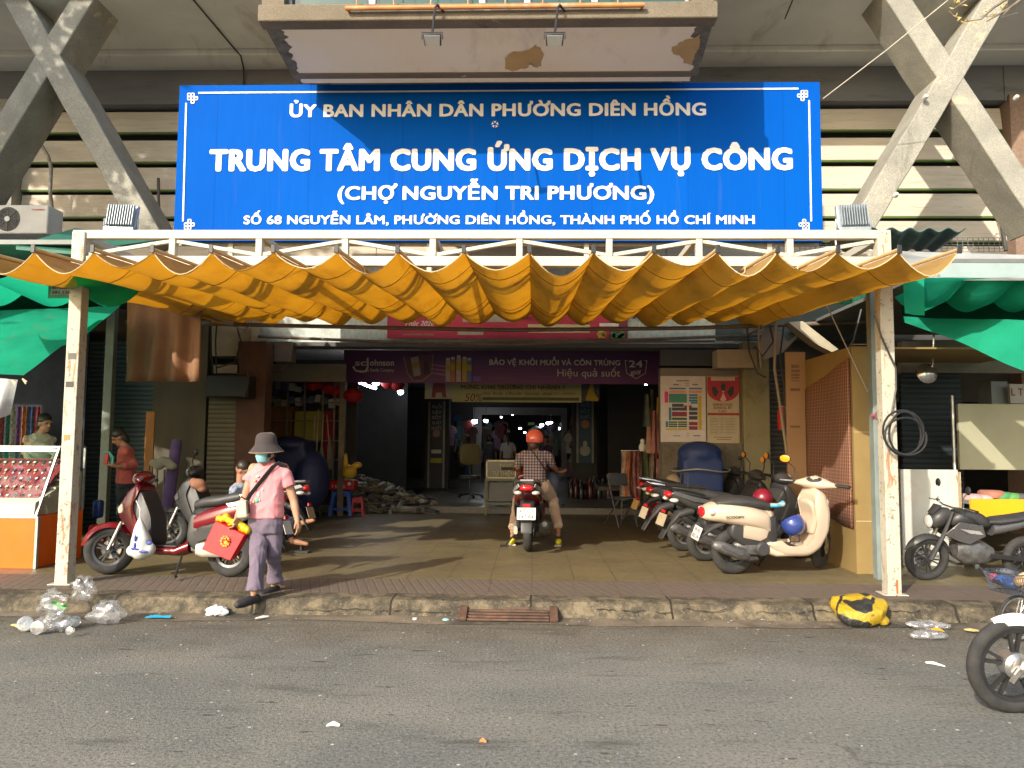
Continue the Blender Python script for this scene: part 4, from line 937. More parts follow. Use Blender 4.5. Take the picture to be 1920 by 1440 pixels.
    m = MB(); m.prism([(.02, -.24, .27), (-.02, -.246, .30), (-.24, -.243, .375), (-.23, -.245, .33), (-.02, -.248, .245)], (0, .03, 0)); part('heat_shield', m, MGREYP, ex, local=True, bevel=.008)
    m = MB(); m.tube([(.45, .13, .2), (.42, .27, .02)], .011, 6); m.tube([(.42, .25, .012), (.40, .33, .012)], .012, 6); part('kickstand', m, MBLACK, g, local=True)
    m = MB(); m.tube([(-.02, .1, .28), (-.06, .12, .60)], .022, 8); part('shock_absorber', m, MBLACK, g, local=True)
    return g

# red scooter on the left, facing left
a, b = G(203, 1075), G(430, 1082)
hd = math.atan2(a.y - b.y, a.x - b.x); wbv = (a - b); wbv.z = 0
s1 = scooter('dark red scooter facing left with a white carrier bag hooked at its front', (b.x, b.y, PZ), hd, MREDP, lean=5, wb=1.27, steer=20, group='scooters parked on the left side', style='red', plate_lines=['', ''], rimm=MRIM)
# darker scooter behind it
c = G(520, 1037)
s2 = scooter('black and red scooter half hidden behind the dark red one', (c.x - .16, c.y, PZ), R(171), MPL, lean=4, wb=1.27, steer=22, group='scooters parked on the left side', style='red', plate_lines=['', ''], pl_m=MPLT, side=MGREYP, mirrors=[(1, MBLACK)])
# the rider's scooter
c = G(990, 1036)
sr = scooter('red scooter being ridden into the market, seen from behind', (c.x, c.y + .10, PZ), R(88), MREDP, lean=0, wb=1.27, r=.25, tw=.085, plate_lines=['67-C1', '147.84'], name='ridden_scooter', style='red', mirrors=None, tailz=.0)
sr.matrix_basis = sr.matrix_basis @ M.Diagonal((1.02, 1.16, 1.04, 1))
# cream scooter at right and the ones behind it
a = G(1374, 1076); 
s3 = scooter('cream rounded scooter parked in front of the row with a blue helmet', (a.x, a.y, PZ), R(10), MCREAMP, lean=6, wb=1.16, r=.245, tw=.105, steer=44, style='cream', plate_lines=['59-X3', '021.74'], group='scooters parked on the right side', mirrors=[(1, MAMB)], rimm=MRIM, cvt=MENG)
bb = G(1325, 1052)
s4 = scooter('black scooter with a rear rack just behind the cream one', (bb.x - .02, bb.y, PZ), R(17), MPL, lean=5, wb=1.25, steer=-10, style='red', plate_lines=['', ''], pl_m=MPLT, group='scooters parked on the right side', mirrors=[(1, MAMB)], rack=True, rimm=MRIMS, side=MGREYP)
bb = G(1285, 1034)
s5 = scooter('black and grey scooter third in the row on the right, with two amber mirrors', (bb.x, bb.y + .05, PZ), R(15), MPL, lean=5, wb=1.25, steer=-8, style='red', plate_lines=['', ''], pl_m=MPLT, group='scooters parked on the right side', mirrors=[(1, MAMB), (-1, MAMB)], side=MGREYP, rimm=MRIMS)
bb = G(1262, 1012)
s6 = scooter('red tailed scooter at the far end of the row on the right', (bb.x, bb.y + .15, PZ), R(16), MPL, lean=5, wb=1.25, steer=-8, style='red', plate_lines=['', ''], pl_m=MPLY, group='scooters parked on the right side', mirrors=[(-1, MCHROME)], rimm=MRIMS, side=MREDP)

# ---------------------------------------------------------------- black motorcycle at the right, facing left
a = G(1736, 1088); mo = thing('black_motorcycle', 'black motorcycle with clear headlight parked at the right stall facing left', 'motorcycle', (a.x, a.y, PZ), R(184), rx=R(-7)); mo.matrix_basis = mo.matrix_basis @ M.Scale(.80, 4)
def mloft(nm, secs, mm, par=None, n=18, e=2.4):
    m = MB(); xs_loft(m, secs, n, e); return part(nm, m, mm, par or mo, local=True, smooth=60)
mr_ = .285
fwm = wheel(mo, 0, mr_, .085, 'front_wheel', MRIM, 6); wheel(mo, -1.27, mr_, .10, 'rear_wheel', MRIM, 6)
fender(mo, 0, mr_, .07, 20, 165, MPL, 'front_fender')
for s_ in (-1, 1):
    m = MB(); m.tube([(0, s_ * .09, mr_), (-.16, s_ * .09, .62), (-.26, s_ * .09, .90)], [.028, .026, .018], 8); part('fork_leg', m, MFORK if s_ < 0 else MCHARC, mo, local=True)
mloft('headlight_fairing', [(-.0, .74, .02, .03), (-.04, .77, .10, .10), (-.14, .81, .13, .12), (-.24, .86, .07, .09)], MPL)
m = MB(); m.ell((.0, 0, .755), (.035, .085, .085)); part('headlight', m, MCLEAR, mo, local=True)
m = MB(); m.prism([(-.02, -.06, .86), (-.1, -.07, .97), (-.12, .07, .97), (-.02, .06, .86)], (-.012, 0, 0)); part('windscreen', m, MCHARC, mo, local=True)
mloft('fuel_tank', [(-.24, .76, .05, .06), (-.34, .80, .11, .13), (-.52, .80, .125, .15), (-.68, .765, .09, .12), (-.76, .74, .05, .08)], MPL)
for s_ in (-1, 1):
    m = MB(); m.prism([(-.14, s_ * .13, .62), (-.30, s_ * .165, .78), (-.60, s_ * .16, .74), (-.66, s_ * .14, .60), (-.45, s_ * .15, .50), (-.30, s_ * .15, .54)], (0, s_ * .012, 0)); sp_ = part('tank_cowl', m, MGREYP, mo, local=True, bevel=.01)
    m = MB(); m.prism([(-.30, s_ * .178, .70), (-.56, s_ * .174, .67), (-.62, s_ * .16, .62), (-.44, s_ * .168, .64)], (0, s_ * .004, 0)); part('cowl_graphic', m, MSILP, sp_, local=True)
mloft('seat', [(-.74, .76, .03, .09), (-.86, .77, .045, .13), (-1.1, .80, .045, .13), (-1.4, .86, .035, .10), (-1.52, .87, .02, .06)], MSEAT)
mloft('tail_cowl', [(-.8, .66, .08, .10), (-1.1, .72, .07, .12), (-1.4, .80, .05, .09), (-1.58, .84, .02, .05)], MGREYP)
mloft('engine', [(-.34, .40, .10, .10), (-.45, .38, .16, .13), (-.70, .36, .15, .13), (-.82, .36, .08, .09)], MENG, None, 12, 3)
m = MB()
for k in range(6): m.bx(-.46, -.34, -.1, .1, .47 + .024 * k, .482 + .024 * k)
part('cooling_fins', m, MENG, mo, local=True)
m = MB(); m.tube([(-.36, -.1, .38), (-.30, -.13, .25), (-.5, -.16, .16), (-.9, -.17, .2)], .02, 8); m.tube([(-.85, -.17, .2), (-.95, -.18, .23), (-1.4, -.19, .36)], [.03, .05, .05], 12); part('exhaust', m, MENG, mo, local=True)
m = MB(); m.tube([(-.34, .40, .96), (-.29, .3, .97), (-.25, .1, .95), (-.25, -.1, .95), (-.29, -.3, .97), (-.34, -.40, .96)], .012, 7); hbm = part('handlebar', m, MCHROME, mo, local=True)
for s_ in (-1, 1):
    m = MB(); m.tube([(-.36, s_ * .42, .957), (-.30, s_ * .29, .968)], .02, 8); part('grip', m, MBLACK, hbm, local=True)
    m = MB(); m.tube([(-.25, s_ * .28, .98), (-.22, s_ * .34, .98), (-.26, s_ * .43, .97)], .007, 5); part('lever', m, MBLACK, hbm, local=True)
    m = MB(); m.tube([(-.28, s_ * .26, .98), (-.27, s_ * .27, 1.10), (-.29, s_ * .30, 1.16)], .008, 6); qm = part('mirror', m, MCHROME, hbm, local=True)
    m = MB(); m.ell((-.30, s_ * .31, 1.20), (.02, .05, .055)); part('mirror_shell', m, MBLACK, qm, local=True)
m = MB(); m.tube([(-.55, .0, .33), (-1.27, .0, mr_)], .03, 6); m.beam((-.6, -.1, .36), (-1.27, -.09, mr_), .03, .05); m.beam((-.6, .1, .36), (-1.27, .09, mr_), .03, .05); part('swing_arm', m, MBLACK, mo, local=True)
m = MB(); m.tube([(-.62, .12, .2), (-.66, .3, .02)], .012, 6); part('kickstand', m, MBLACK, mo, local=True)

# ---------------------------------------------------------------- white motorbike whose front wheel comes into the frame
a = G(1900, 1336, 0); wm = thing('white_motorbike', 'white underbone motorbike standing on the road at the right edge', 'motorbike', (a.x, a.y, 0), R(183), rx=R(-5))
wr = .272
m = MB()
wh = wheel(wm, 0, wr, .07, 'front_wheel', mat('black_alloy', (.03, .03, .033), (.05, .05, .05), 8, .4, .4), 5, disc=False)
m.lathe([(.001, -.05), (.055, -.05), (.075, -.03), (.075, .05), (.001, .05)], 20, M.Translation((0, 0, wr)) @ RYX); part('hub_drum', m, MRIMS, wh, local=True)
m = MB(); m.beam((-.0, .062, wr), (.06, .065, wr - .075), .014, .025); m.tube([(0, .05, wr), (0, .085, wr)], .016, 8); part('brake_arm', m, MFORK, wh, local=True)
fender(wm, 0, wr, .06, 62, 200, mat('white_body_paint', (.74, .74, .73), (.66, .66, .65), 3, .25, coat=.5), 'front_fender', lift=.022)
for s_ in (-1, 1):
    m = MB(); m.tube([(0, s_ * .075, wr), (-.12, s_ * .075, wr + .26), (-.22, s_ * .07, wr + .5)], [.02, .022, .026], 10); part('fork_leg', m, MRIMS, wm, local=True)
mw_ = _mats['white_body_paint']
m = MB(); zs_loft(m, [(.95, -.32, .05, .08), (.8, -.33, .06, .17), (.6, -.36, .05, .20), (.4, -.42, .05, .17)]); part('leg_shield', m, mw_, wm, local=True)
m = MB(); xs_loft(m, [(-.45, .45, .05, .05), (-.8, .42, .07, .07), (-.9, .6, .14, .12), (-1.3, .72, .10, .12), (-1.65, .82, .03, .06)]); part('body', m, mw_, wm, local=True)
m = MB(); xs_loft(m, [(-.8, .76, .04, .09), (-1.1, .79, .05, .12), (-1.5, .86, .03, .09)]); part('seat', m, MSEAT, wm, local=True)
m = MB(); m.tube([(-.3, -.33, 1.0), (-.27, 0, 1.0), (-.3, .33, 1.0)], .014, 7); part('handlebar', m, MBLACK, wm, local=True)
wheel(wm, -1.22, wr, .08, 'rear_wheel', MRIM)

# ---------------------------------------------------------------- bicycle with a loaded wire basket
by = thing('basket_bicycle', 'small bicycle with a dark wire front basket behind the white motorbike', 'bicycle', (3.76, 6.2, .0), R(190)); by.matrix_basis = by.matrix_basis @ M.Scale(.68, 4)
m = MB()
def bwheel(x, nm):
    w_ = wheel(by, x, .26, .03, nm, MRIMS, 0, disc=False); m = MB(); k = m.mark()
    for s_ in range(24):
        a_ = 2 * math.pi * s_ / 24; m.tube([(0, 0, .015 * (-1) ** s_), (.235 * math.cos(a_), .235 * math.sin(a_), 0)], .0018, 4)
    m.xf(M.Translation((x, 0, .26)) @ RYX, k); part('spokes', m, MCHROME, w_, local=True)
bwheel(0, 'front_wheel'); bwheel(-.95, 'rear_wheel')
for s_ in (-1, 1):
    m = MB(); m.tube([(0, s_ * .05, .26), (-.10, s_ * .05, .58)], .012, 6); part('fork_leg', m, MCHROME, by, local=True)
m = MB(); m.tube([(-.1, 0, .56), (-.2, 0, .86)], .016, 8); m.tube([(-.13, 0, .58), (-.45, 0, .3), (-.6, 0, .7)], .016, 8); m.tube([(-.95, 0, .26), (-.45, 0, .3)], .012, 6); m.tube([(-.95, 0, .26), (-.58, 0, .62)], .01, 6); part('frame', m, flat('blue_grey_frame', (.1, .14, .2)), by, local=True)
m = MB(); m.tube([(-.38, -.26, .92), (-.22, -.12, .9), (-.2, 0, .86), (-.22, .12, .9), (-.38, .26, .92)], .011, 7); part('handlebar', m, MCHROME, by, local=True)
m = MB(); xs_loft(m, [(-.72, .78, .02, .09), (-.6, .79, .03, .08), (-.46, .78, .015, .02)]); part('saddle', m, MSEAT, by, local=True)
MWIRE = mat('dark_wire_mesh', (.06, .07, .10), (.04, .05, .07), 9, .5, .4)
def bask(u, v): # open mesh wall
    pass
m = MB(); bz0, bz1 = .56, .78
def rect(t, z, s_): # rounded rectangle outline
    hx_, hy_ = (.13 + .05 * s_), (.19 + .06 * s_); a_ = 2 * math.pi * t; e = 4
    x, y = math.cos(a_), math.sin(a_); return V((.10 + math.copysign(abs(x) ** (2 / e), x) * hx_, math.copysign(abs(y) ** (2 / e), y) * hy_, z))
NW = 60
for k in range(NW):
    for sg_ in (1, -1): m.tube([rect((k + sg_ * 2 * j / 5) / NW, bz0 + (bz1 - bz0) * j / 5, j / 5) for j in range(6)], .0022, 4, cap=False)
for z, s_, r_ in ((bz0, 0, .005), (bz1, 1, .007)): m.tube([rect(t / 40, z, s_) for t in range(41)], r_, 6)
for k in range(9):
    y = -.18 + .045 * k; m.tube([(-.03, y, bz0), (.23, y, bz0)], .0022, 4)
part('basket', m, MWIRE, by, local=True)
m = MB(); m.bx(.262, .268, -.06, .06, .66, .70); part('basket_badge', m, flat('badge_dark', (.03, .03, .04)), by, local=True)
# ================================================================== people
def skinmat(n, c): return mat(n, c, tuple(q * .86 for q in c), 14, .55, spec=.35)
MSK1 = skinmat('skin_tan', (.46, .25, .155)); MSK2 = skinmat('skin_brown', (.36, .18, .105)); MHAIR = mat('black_hair', (.018, .014, .012), (.03, .024, .02), 20, .45); MHAIRB = mat('brown_hair', (.07, .03, .02), (.04, .02, .015), 20, .45)
def cloth(n, c, c2=None, sc=4, **k): return mat(n, c, c2 or tuple(q * .82 for q in c), sc, .85, bump=.12, bsc=28, sheen=.15, spec=.25, **k)
def hand(mb_, wrist, d, side, curl=.5, s=1.0):
    "palm, four unequal fingers and a thumb; d points along the hand, side towards the thumb"
    wrist, d, side = V(wrist), V(d).normalized(), V(side); side = (side - d * side.dot(d)).normalized(); n = d.cross(side)
    mb_.limb([(wrist, .024 * s), (wrist + d * .045 * s + side * .012, .026 * s), (wrist + d * .075 * s + side * .010, .024 * s)], 8); mb_.limb([(wrist + d * .03 * s - side * .012, .022 * s), (wrist + d * .075 * s - side * .018, .02 * s)], 8)
    for k, (off, ln_) in enumerate(((.028, .068), (.010, .078), (-.009, .072), (-.027, .056))):
        b0 = wrist + d * .082 * s + side * off * s; a1 = curl * .5; a2 = curl * 1.3
        p1 = b0 + (d * math.cos(a1) + n * math.sin(a1)) * ln_ * .5 * s; p2 = p1 + (d * math.cos(a2) + n * math.sin(a2)) * ln_ * .5 * s
        mb_.limb([(b0 - d * .02 * s, .0100 * s), (p1, .0090 * s), (p2, .0075 * s)], 7)
    b0 = wrist + d * .028 * s + side * .026 * s; p1 = b0 + (d * .7 + side * .7 + n * .2 * curl) * .03 * s; p2 = p1 + (d * .95 + side * .15 + n * .4 * curl) * .028 * s
    mb_.limb([(b0, .0125 * s), (p1, .0105 * s), (p2, .0085 * s)], 7)
def head(mb_, c, f, up=(0, 0, 1), s=1.0, face=True):
    "skull, jaw, nose and ears; c = centre of the head, f = where the face looks"
    c, f, up = V(c), V(f).normalized(), V(up); r = f.cross(up).normalized(); up = r.cross(f); rot = M((r, f, up)).transposed()
    mb_.ell(c + up * .02 * s - f * .008 * s, (.074 * s, .092 * s, .094 * s), 16, 11, rot); mb_.ell(c - up * .045 * s + f * .022 * s, (.056 * s, .062 * s, .066 * s), 14, 9, rot)
    mb_.limb([(c + f * .083 * s + up * .008 * s, .009 * s), (c + f * .098 * s - up * .022 * s, .0125 * s)], 8)
    for e in (-1, 1): mb_.ell(c + r * e * .074 * s - up * .012 * s, (.010 * s, .020 * s, .030 * s), 8, 6, rot); mb_.ell(c + r * e * .032 * s + f * .072 * s + up * .022 * s, (.026 * s, .014 * s, .010 * s), 8, 6, rot)
    mb_.ell(c + f * .078 * s - up * .052 * s, (.024 * s, .012 * s, .009 * s), 8, 6, rot); mb_.ell(c + f * .068 * s - up * .088 * s, (.022 * s, .016 * s, .014 * s), 8, 6, rot)
    return r, f, up, rot
def eyes(parent, c, frame, s=1.0):
    r, f, up, rot = frame
    for e in (-1, 1):
        m = MB(); m.ell(V(c) + r * e * .031 * s + f * .079 * s + up * .006 * s, (.014 * s, .007 * s, .006 * s), 8, 6, rot); part('eye', m, flat('eye_dark', (.03, .02, .018), .25), parent)
    m = MB(); m.ell(V(c) + f * .086 * s - up * .052 * s, (.021 * s, .006 * s, .006 * s), 8, 6, rot); part('lips', m, flat('lip_tone', (.34, .11, .09), .5), parent)
def torso(mb_, secs, n=20):
    "rings (centre, across vector, depth vector, half width, half depth)"
    mb_.loft([ring(c, V(a).normalized(), V(b).normalized(), ha, hb, n, 2.3) for c, a, b, ha, hb in secs])

# ------------------------------------------------------------------ woman in pink, walking
W = lambda cx, cy, Y: P(400 + cx / 3.79, 780 + cy / 3.79, Y)
wo = thing('person', 'woman in pink t-shirt, bucket hat and blue mask walking with a red bag', 'person', (W(380, 1260, 6.95).x, 6.95, PZ))
YB = 6.95; X1, Y1 = V((1, 0, 0)), V((0, 1, 0)); fdir = V((-.38, -1, -.16))
hc = W(372, 262, YB - .05)
sL, sR = W(288, 372, YB), W(500, 372, YB + .02)           # shoulders as they appear
eL, eR = W(222, 590, YB - .02), W(572, 600, YB + .03)
wL, wR = W(172, 708, YB - .10), W(596, 735, YB + .0)
neck = W(398, 330, YB + .01)
aF, aB_ = W(290, 1250, 6.70), W(432, 1186, 7.10)          # ankles
kF, kB_ = W(318, 985, 6.78), W(430, 975, 6.97)
hF, hB_ = W(318, 745, YB), W(425, 745, YB + .01)
b = MB(); fr_ = head(b, hc, fdir, s=.98)
b.limb([(neck + V((0, .02, -.04)), .058), (hc + V((.01, .03, -.05)), .05)])
torso(b, [(W(372, 700, YB), X1, Y1, .13, .09), (W(380, 560, YB), X1, Y1, .12, .085), (W(392, 420, YB), X1, Y1, .14, .09), (W(396, 350, YB), X1, Y1, .09, .06)])
b.limb([(sL, .048), (sL.lerp(eL, .5), .043), (eL, .036), (eL.lerp(wL, .4), .036), (wL, .024)]); hand(b, wL, (W(160, 760, YB - .12) - wL), V((.2, -1, 0)), .9, .95)
b.limb([(sR, .048), (sR.lerp(eR, .5), .044), (eR, .037), (eR.lerp(wR, .4), .037), (wR, .025)]); hand(b, wR, (W(606, 790, YB) - wR), V((-.3, -1, 0)), .7, .95)
for k_, a_, fd in ((kF, aF, V((-.45, -.85, -.10))), (kB_, aB_, V((-.30, -.9, -.10)))):
    b.limb([(k_, .03), (k_.lerp(a_, .35), .034), (a_, .033)]); h_ = a_ - V((0, 0, .055)); b.limb([(h_ + V((0, .02, 0)), .032), (h_ + fd * .07, .034), (h_ + fd * .15, .026)])
b.limb([(hF, .04), (W(318, 870, YB - .03), .035), (kF, .03)]); b.limb([(hB_, .04), (kB_, .03)])
body = blob('body', b, MSK1, wo, .0065, 3, local=False)
# t-shirt
MPINK = None
t = NT('pink_cotton'); co = t.co()
a = t.mix(t.ramp(t.noise(co, 3, 5, .6), [(.35, 0.), (.7, 1.)]), (.70, .28, .30), (.62, .23, .25))
t1 = t.bump(t.noise(t.co((1, 1, .6)), 7, 3, .5, .8), .5, .03); MPINK = t.done(t.pbr(a, .85, 0, t1, sheen=.2, spec=.2))
b = MB()
torso(b, [(W(368, 722, YB), X1, Y1, .168, .112), (W(366, 705, YB), X1, Y1, .166, .112), (W(374, 600, YB), X1, Y1, .158, .106), (W(386, 500, YB), X1, Y1, .155, .104), (W(394, 430, YB), X1, Y1, .162, .104), (W(396, 380, YB), X1, Y1, .158, .088), (W(398, 350, YB), X1, Y1, .12, .075), (W(398, 330, YB), X1, Y1, .062, .058)])
b.limb([(W(322, 375, YB), .058), (W(290, 405, YB), .058), (W(250, 468, YB - .01), .064)], flat=True); b.limb([(W(476, 372, YB), .060), (W(510, 415, YB), .060), (W(540, 500, YB + .01), .066)], flat=True)
sh = blob('shirt', b, MPINK, wo, .008, 5, local=False)
# print on the shirt front
m = MB(); rr = random.Random(5)
def front(cx, cy): return W(cx, cy, YB - .125)
for (cx, cy, w_, h_, c_) in ((310, 430, 24, 16, 'print_white'), (290, 460, 18, 18, 'print_yellow'), (340, 470, 20, 14, 'print_white'), (345, 525, 14, 12, 'print_white'), (316, 560, 20, 34, 'print_white'), (304, 600, 30, 34, 'print_teal'), (282, 612, 14, 22, 'print_yellow'), (324, 600, 10, 20, 'print_white')):
    cc = {'print_white': (.75, .72, .66), 'print_teal': (.16, .45, .36), 'print_yellow': (.75, .5, .2)}[c_]
    m = MB(); m.ell(front(cx, cy) + V((0, .02, 0)), (w_ / 2 * .00135, .012, h_ / 2 * .00135), 9, 6); part('shirt_print', m, flat(c_, cc, .8), sh)
m = MB(); cs = [W(520, 366, YB - .03), W(460, 335, YB - .08), W(420, 365, YB - .108), W(370, 425, YB - .122), W(310, 500, YB - .125), W(262, 560, YB - .125), W(240, 600, YB - .13)]
m.tube(cs, .021, 8, sq=.22, up=(0, 1, 0)); part('bag_strap', m, MBLACK, wo, smooth=60)
m = MB(); c_ = W(208, 662, YB - .16); m.box(c_, (.10, .055, .155), M.Rotation(R(-6), 3, 'Y')); bagp = part('shoulder_bag', m, mat('cream_leatherette', (.62, .52, .38), (.5, .42, .3), 8, .5), wo, bevel=.018)
m = MB(); m.box(c_ + V((.048, .0, .02)), (.012, .06, .11), M.Rotation(R(-6), 3, 'Y')); m.tube([c_ + V((-.04, 0, .075)), c_ + V((-.03, -.01, .12)), W(240, 600, YB - .13)], .007, 6); part('bag_trim', m, MBLACK, bagp)
# trousers
MMAUVE = None
t = NT('mauve_trouser_cloth'); co = t.co()
a = t.mix(t.ramp(t.noise(co, 4, 5, .6), [(.35, 0.), (.7, 1.)]), (.165, .13, .175), (.125, .10, .135))
MMAUVE = t.done(t.pbr(a, .8, 0, t.bump(t.noise(t.co((1, 1, .25)), 9, 3, .5, .5), .5, .03), sheen=.2, spec=.2))
b = MB()
torso(b, [(W(370, 690, YB), X1, Y1, .14, .095), (W(370, 760, YB), X1, Y1, .155, .105), (W(372, 830, YB), X1, Y1, .15, .10)])
b.limb([(W(322, 770, YB), .092), (W(318, 870, YB - .03), .084), (kF, .070), (W(306, 1090, 6.75), .062), (W(298, 1170, 6.73), .068), (W(292, 1243, 6.71), .078)], flat=True); b.limb([(W(425, 770, YB + .01), .092), (W(432, 870, YB + .02), .080), (kB_, .068), (W(430, 1060, 7.05), .060), (W(436, 1130, 7.09), .066), (W(440, 1178, 7.10), .076)], flat=True)
tr_ = blob('trousers', b, MMAUVE, wo, .009, 4, local=False)
MSHOE = mat('black_canvas_shoe', (.02, .02, .022), (.035, .035, .035), 12, .7)
for a_, fd in ((aF, V((-.45, -.85, -.10))), (aB_, V((-.30, -.9, -.10)))):
    h_ = a_ - V((0, 0, .06)); b = MB(); b.limb([(h_ + V((.01, .035, -.004)), .040), (h_ + fd * .06, .043), (h_ + fd * .125, .042), (h_ + fd * .18, .032)], 12); blob('shoe', b, MSHOE, wo, .008, 3, local=False)
# hat, mask, hair
r_, f_, u_, rot = fr_
MHAT = cloth('grey_brown_hat', (.062, .05, .052), (.045, .037, .038))
ht = M.Translation(hc + u_ * .034 - f_ * .012) @ (rot @ M.Rotation(R(4), 3, 'X')).to_4x4()
m = MB(); m.lathe([(.002, .148), (.05, .146), (.078, .132), (.090, .10), (.096, .055), (.100, .035), (.150, -.022), (.152, -.026), (.147, -.026), (.098, .028)], 28, ht, cap=False); hat = part('bucket_hat', m, MHAT, wo, smooth=50)
m = MB(); k_ = m.mark(); m.tube([(.1495 * math.cos(t_ * .2244), .1495 * math.sin(t_ * .2244), -.025) for t_ in range(29)], .0035, 5); m.xf(ht, k_); part('hat_hem', m, flat('tan_hem', (.35, .25, .16)), hat)
m = MB(); nu, nv = 12, 7
def mk(u, v):
    a = (u - .5) * 2.2; z = .018 - .092 * v; rad = .088 + .014 * math.sin(v * math.pi) * (1 - abs(u - .5)) + (.004 if int(v * 7) % 2 else 0) - .014 * v
    return hc + r_ * math.sin(a) * .070 * (1 - .22 * v) + f_ * (math.cos(a) * rad + .012) + u_ * z
m.grid(mk, nu, nv); o = part('face_mask', m, mat('blue_mask_cloth', (.22, .50, .56), (.3, .58, .62), 7, .8), wo, smooth=60)
s_ = o.modifiers.new('s', 'SOLIDIFY'); s_.thickness = .003
for e in (-1, 1):
    m = MB(); m.tube([mk(.5 + e * .5, .1), hc + r_ * e * .082 - u_ * .005 - f_ * .01], .0022, 5); m.tube([mk(.5 + e * .5, .85), hc + r_ * e * .082 - u_ * .02 - f_ * .01], .0022, 5); part('ear_loop', m, MWP, o)
m = MB(); m.ell(hc - f_ * .02 + u_ * .0, (.082, .088, .085), 14, 9, rot); part('hair', m, MHAIR, wo)
m = MB()
for e in (-1, 1): m.ell(hc + r_ * e * .031 + f_ * .083 + u_ * .022, (.014, .006, .005), 8, 6, rot)
part('eye', m, flat('eye_dark', (.03, .02, .018), .25), wo)
# red shopping bag held in her hand (a thing of its own)
q = [W(15, 745, 6.83), W(222, 845, 6.80), W(118, 1030, 6.78), W(-85, 948, 6.81)]
bg_ = thing('shopping_bag', 'red paper bag with a gold print, stuffed with yellow plastic, in her hand', 'bag', W(70, 1030, 6.8))
m = MB(); dn = V((.02, .10, .01)); m.loft([[p_ for p_ in q], [p_ + dn * .5 + V((0, 0, 0)) for p_ in q], [p_ + dn for p_ in q]], cap=True); MREDB = mat('red_bag_paper', (.50, .003, .008), (.43, .003, .007), 3, .5, bump=.1); part('bag', m, MREDB, bg_, bevel=.006, smooth=30)
m = MB(); cq = W(82, 890, 6.786); rr = random.Random(3)
for k in range(11): m.disc(cq + V((.035 * math.cos(k * .62), -.002 * 0, .04 * math.sin(k * .62))), .011, 6, .002)
m.disc(cq + V((0, 0, .028)), .014, 6, .002); m.disc(cq + V((.006, 0, -.01)), .018, 7, .002); part('gold_print', m, flat('gold_ink', (.72, .32, .03)), bg_, smooth=0)
b = MB(); rr = random.Random(4)
for k in range(9): t_ = k / 8; c_ = q[0].lerp(q[1], t_) + dn * .5 + V((0, 0, .012 + .03 * math.sin(t_ * 3.1))); b.ell(c_ + V((0, 0, rr.uniform(-.01, .02))), (rr.uniform(.025, .04), .045, rr.uniform(.025, .045)), 8, 6)
blob('yellow_lining', b, mat('yellow_plastic', (.66, .47, .01), (.55, .38, .01), 6, .35, bump=.4, bsc=14), bg_, .01, 1, local=False)
hp = wL + (W(160, 760, YB - .12) - wL).normalized() * .075
m = MB(); m.tube([q[0].lerp(q[1], .35) + dn * .4, hp, q[0].lerp(q[1], .75) + dn * .4], .008, 6); part('handle', m, _mats['yellow_plastic'], bg_)

# ------------------------------------------------------------------ rider seen from behind
RW = lambda cx, cy, Y: P(880 + cx / 4.8, 760 + cy / 4.8, Y)
YRd = 10.55
rp = thing('person', 'rider in coral helmet and checked shirt, seen from behind on the red scooter', 'person', (RW(590, 1200, 10.5).x, 10.5, PZ))
hc = RW(588, 322, YRd + .02); b = MB(); fr_ = head(b, hc, (.06, 1, -.02), s=.98)
b.limb([(RW(585, 420, YRd), .06), (hc - V((0, 0, .05)), .055)])
torso(b, [(RW(590, 690, YRd - .02), X1, Y1, .14, .1), (RW(590, 560, YRd), X1, Y1, .14, .1), (RW(590, 450, YRd), X1, Y1, .15, .09)])
shl, shr = RW(462, 455, YRd), RW(712, 455, YRd); ell_, elr = RW(440, 552, YRd + .10), RW(748, 545, YRd + .12); wrl, wrr = RW(465, 600, YRd + .36), RW(800, 598, YRd + .36)
b.limb([(shl, .05), (ell_, .042), (ell_.lerp(wrl, .4), .038), (wrl, .027)]); hand(b, wrl, V((-.2, 1, -.05)), V((1, 0, 0)), .9)
b.limb([(shr, .05), (elr, .042), (elr.lerp(wrr, .4), .038), (wrr, .027)]); hand(b, wrr, V((.75, .6, .02)), V((-.6, .8, .1)), .5)
kl, kr = RW(440, 850, YRd + .34), RW(752, 850, YRd + .30); al, ar = RW(388, 1140, 10.42), RW(800, 1128, 10.38)
hl, hr = RW(520, 730, YRd), RW(660, 730, YRd)
for h_, k_, a_ in ((hl, kl, al), (hr, kr, ar)): b.limb([(h_, .07), (k_, .045), (k_.lerp(a_, .4), .042), (a_, .034)]); q_ = a_ - V((0, 0, .05)); b.limb([(q_, .034), (q_ + V((.01, .14, -.01)), .03)])
blob('body', b, MSK2, rp, .008, 3, local=False)
t = NT('checked_shirt'); 
def bandf(axis, fr=26):
    s_ = t.n('SeparateXYZ'); t.l(t.co(), s_.inputs[0]); return t.ramp(t.math('FRACT', t.math('MULTIPLY', s_.outputs[axis], fr)), [(.45, 0.), (.5, 1.)], 'CONSTANT')
bsum = t.math('MULTIPLY', t.math('ADD', bandf(0), bandf(2)), .5)
a = t.ramp(bsum, [(0, (.36, .29, .28)), (.4, (.17, .125, .14)), (.8, (.065, .05, .075))], 'CONSTANT')
MCHECK = t.done(t.pbr(a, .85, 0, t.bump(t.noise(t.co((1, 1, 1)), 7, 3), .4, .03), spec=.2))
b = MB(); torso(b, [(RW(590, 690, YRd - .03), X1, Y1, .168, .13), (RW(590, 620, YRd - .01), X1, Y1, .158, .12), (RW(590, 540, YRd), X1, Y1, .162, .12), (RW(590, 470, YRd), X1, Y1, .178, .11), (RW(588, 425, YRd), X1, Y1, .15, .09), (RW(586, 402, YRd), X1, Y1, .085, .07)])
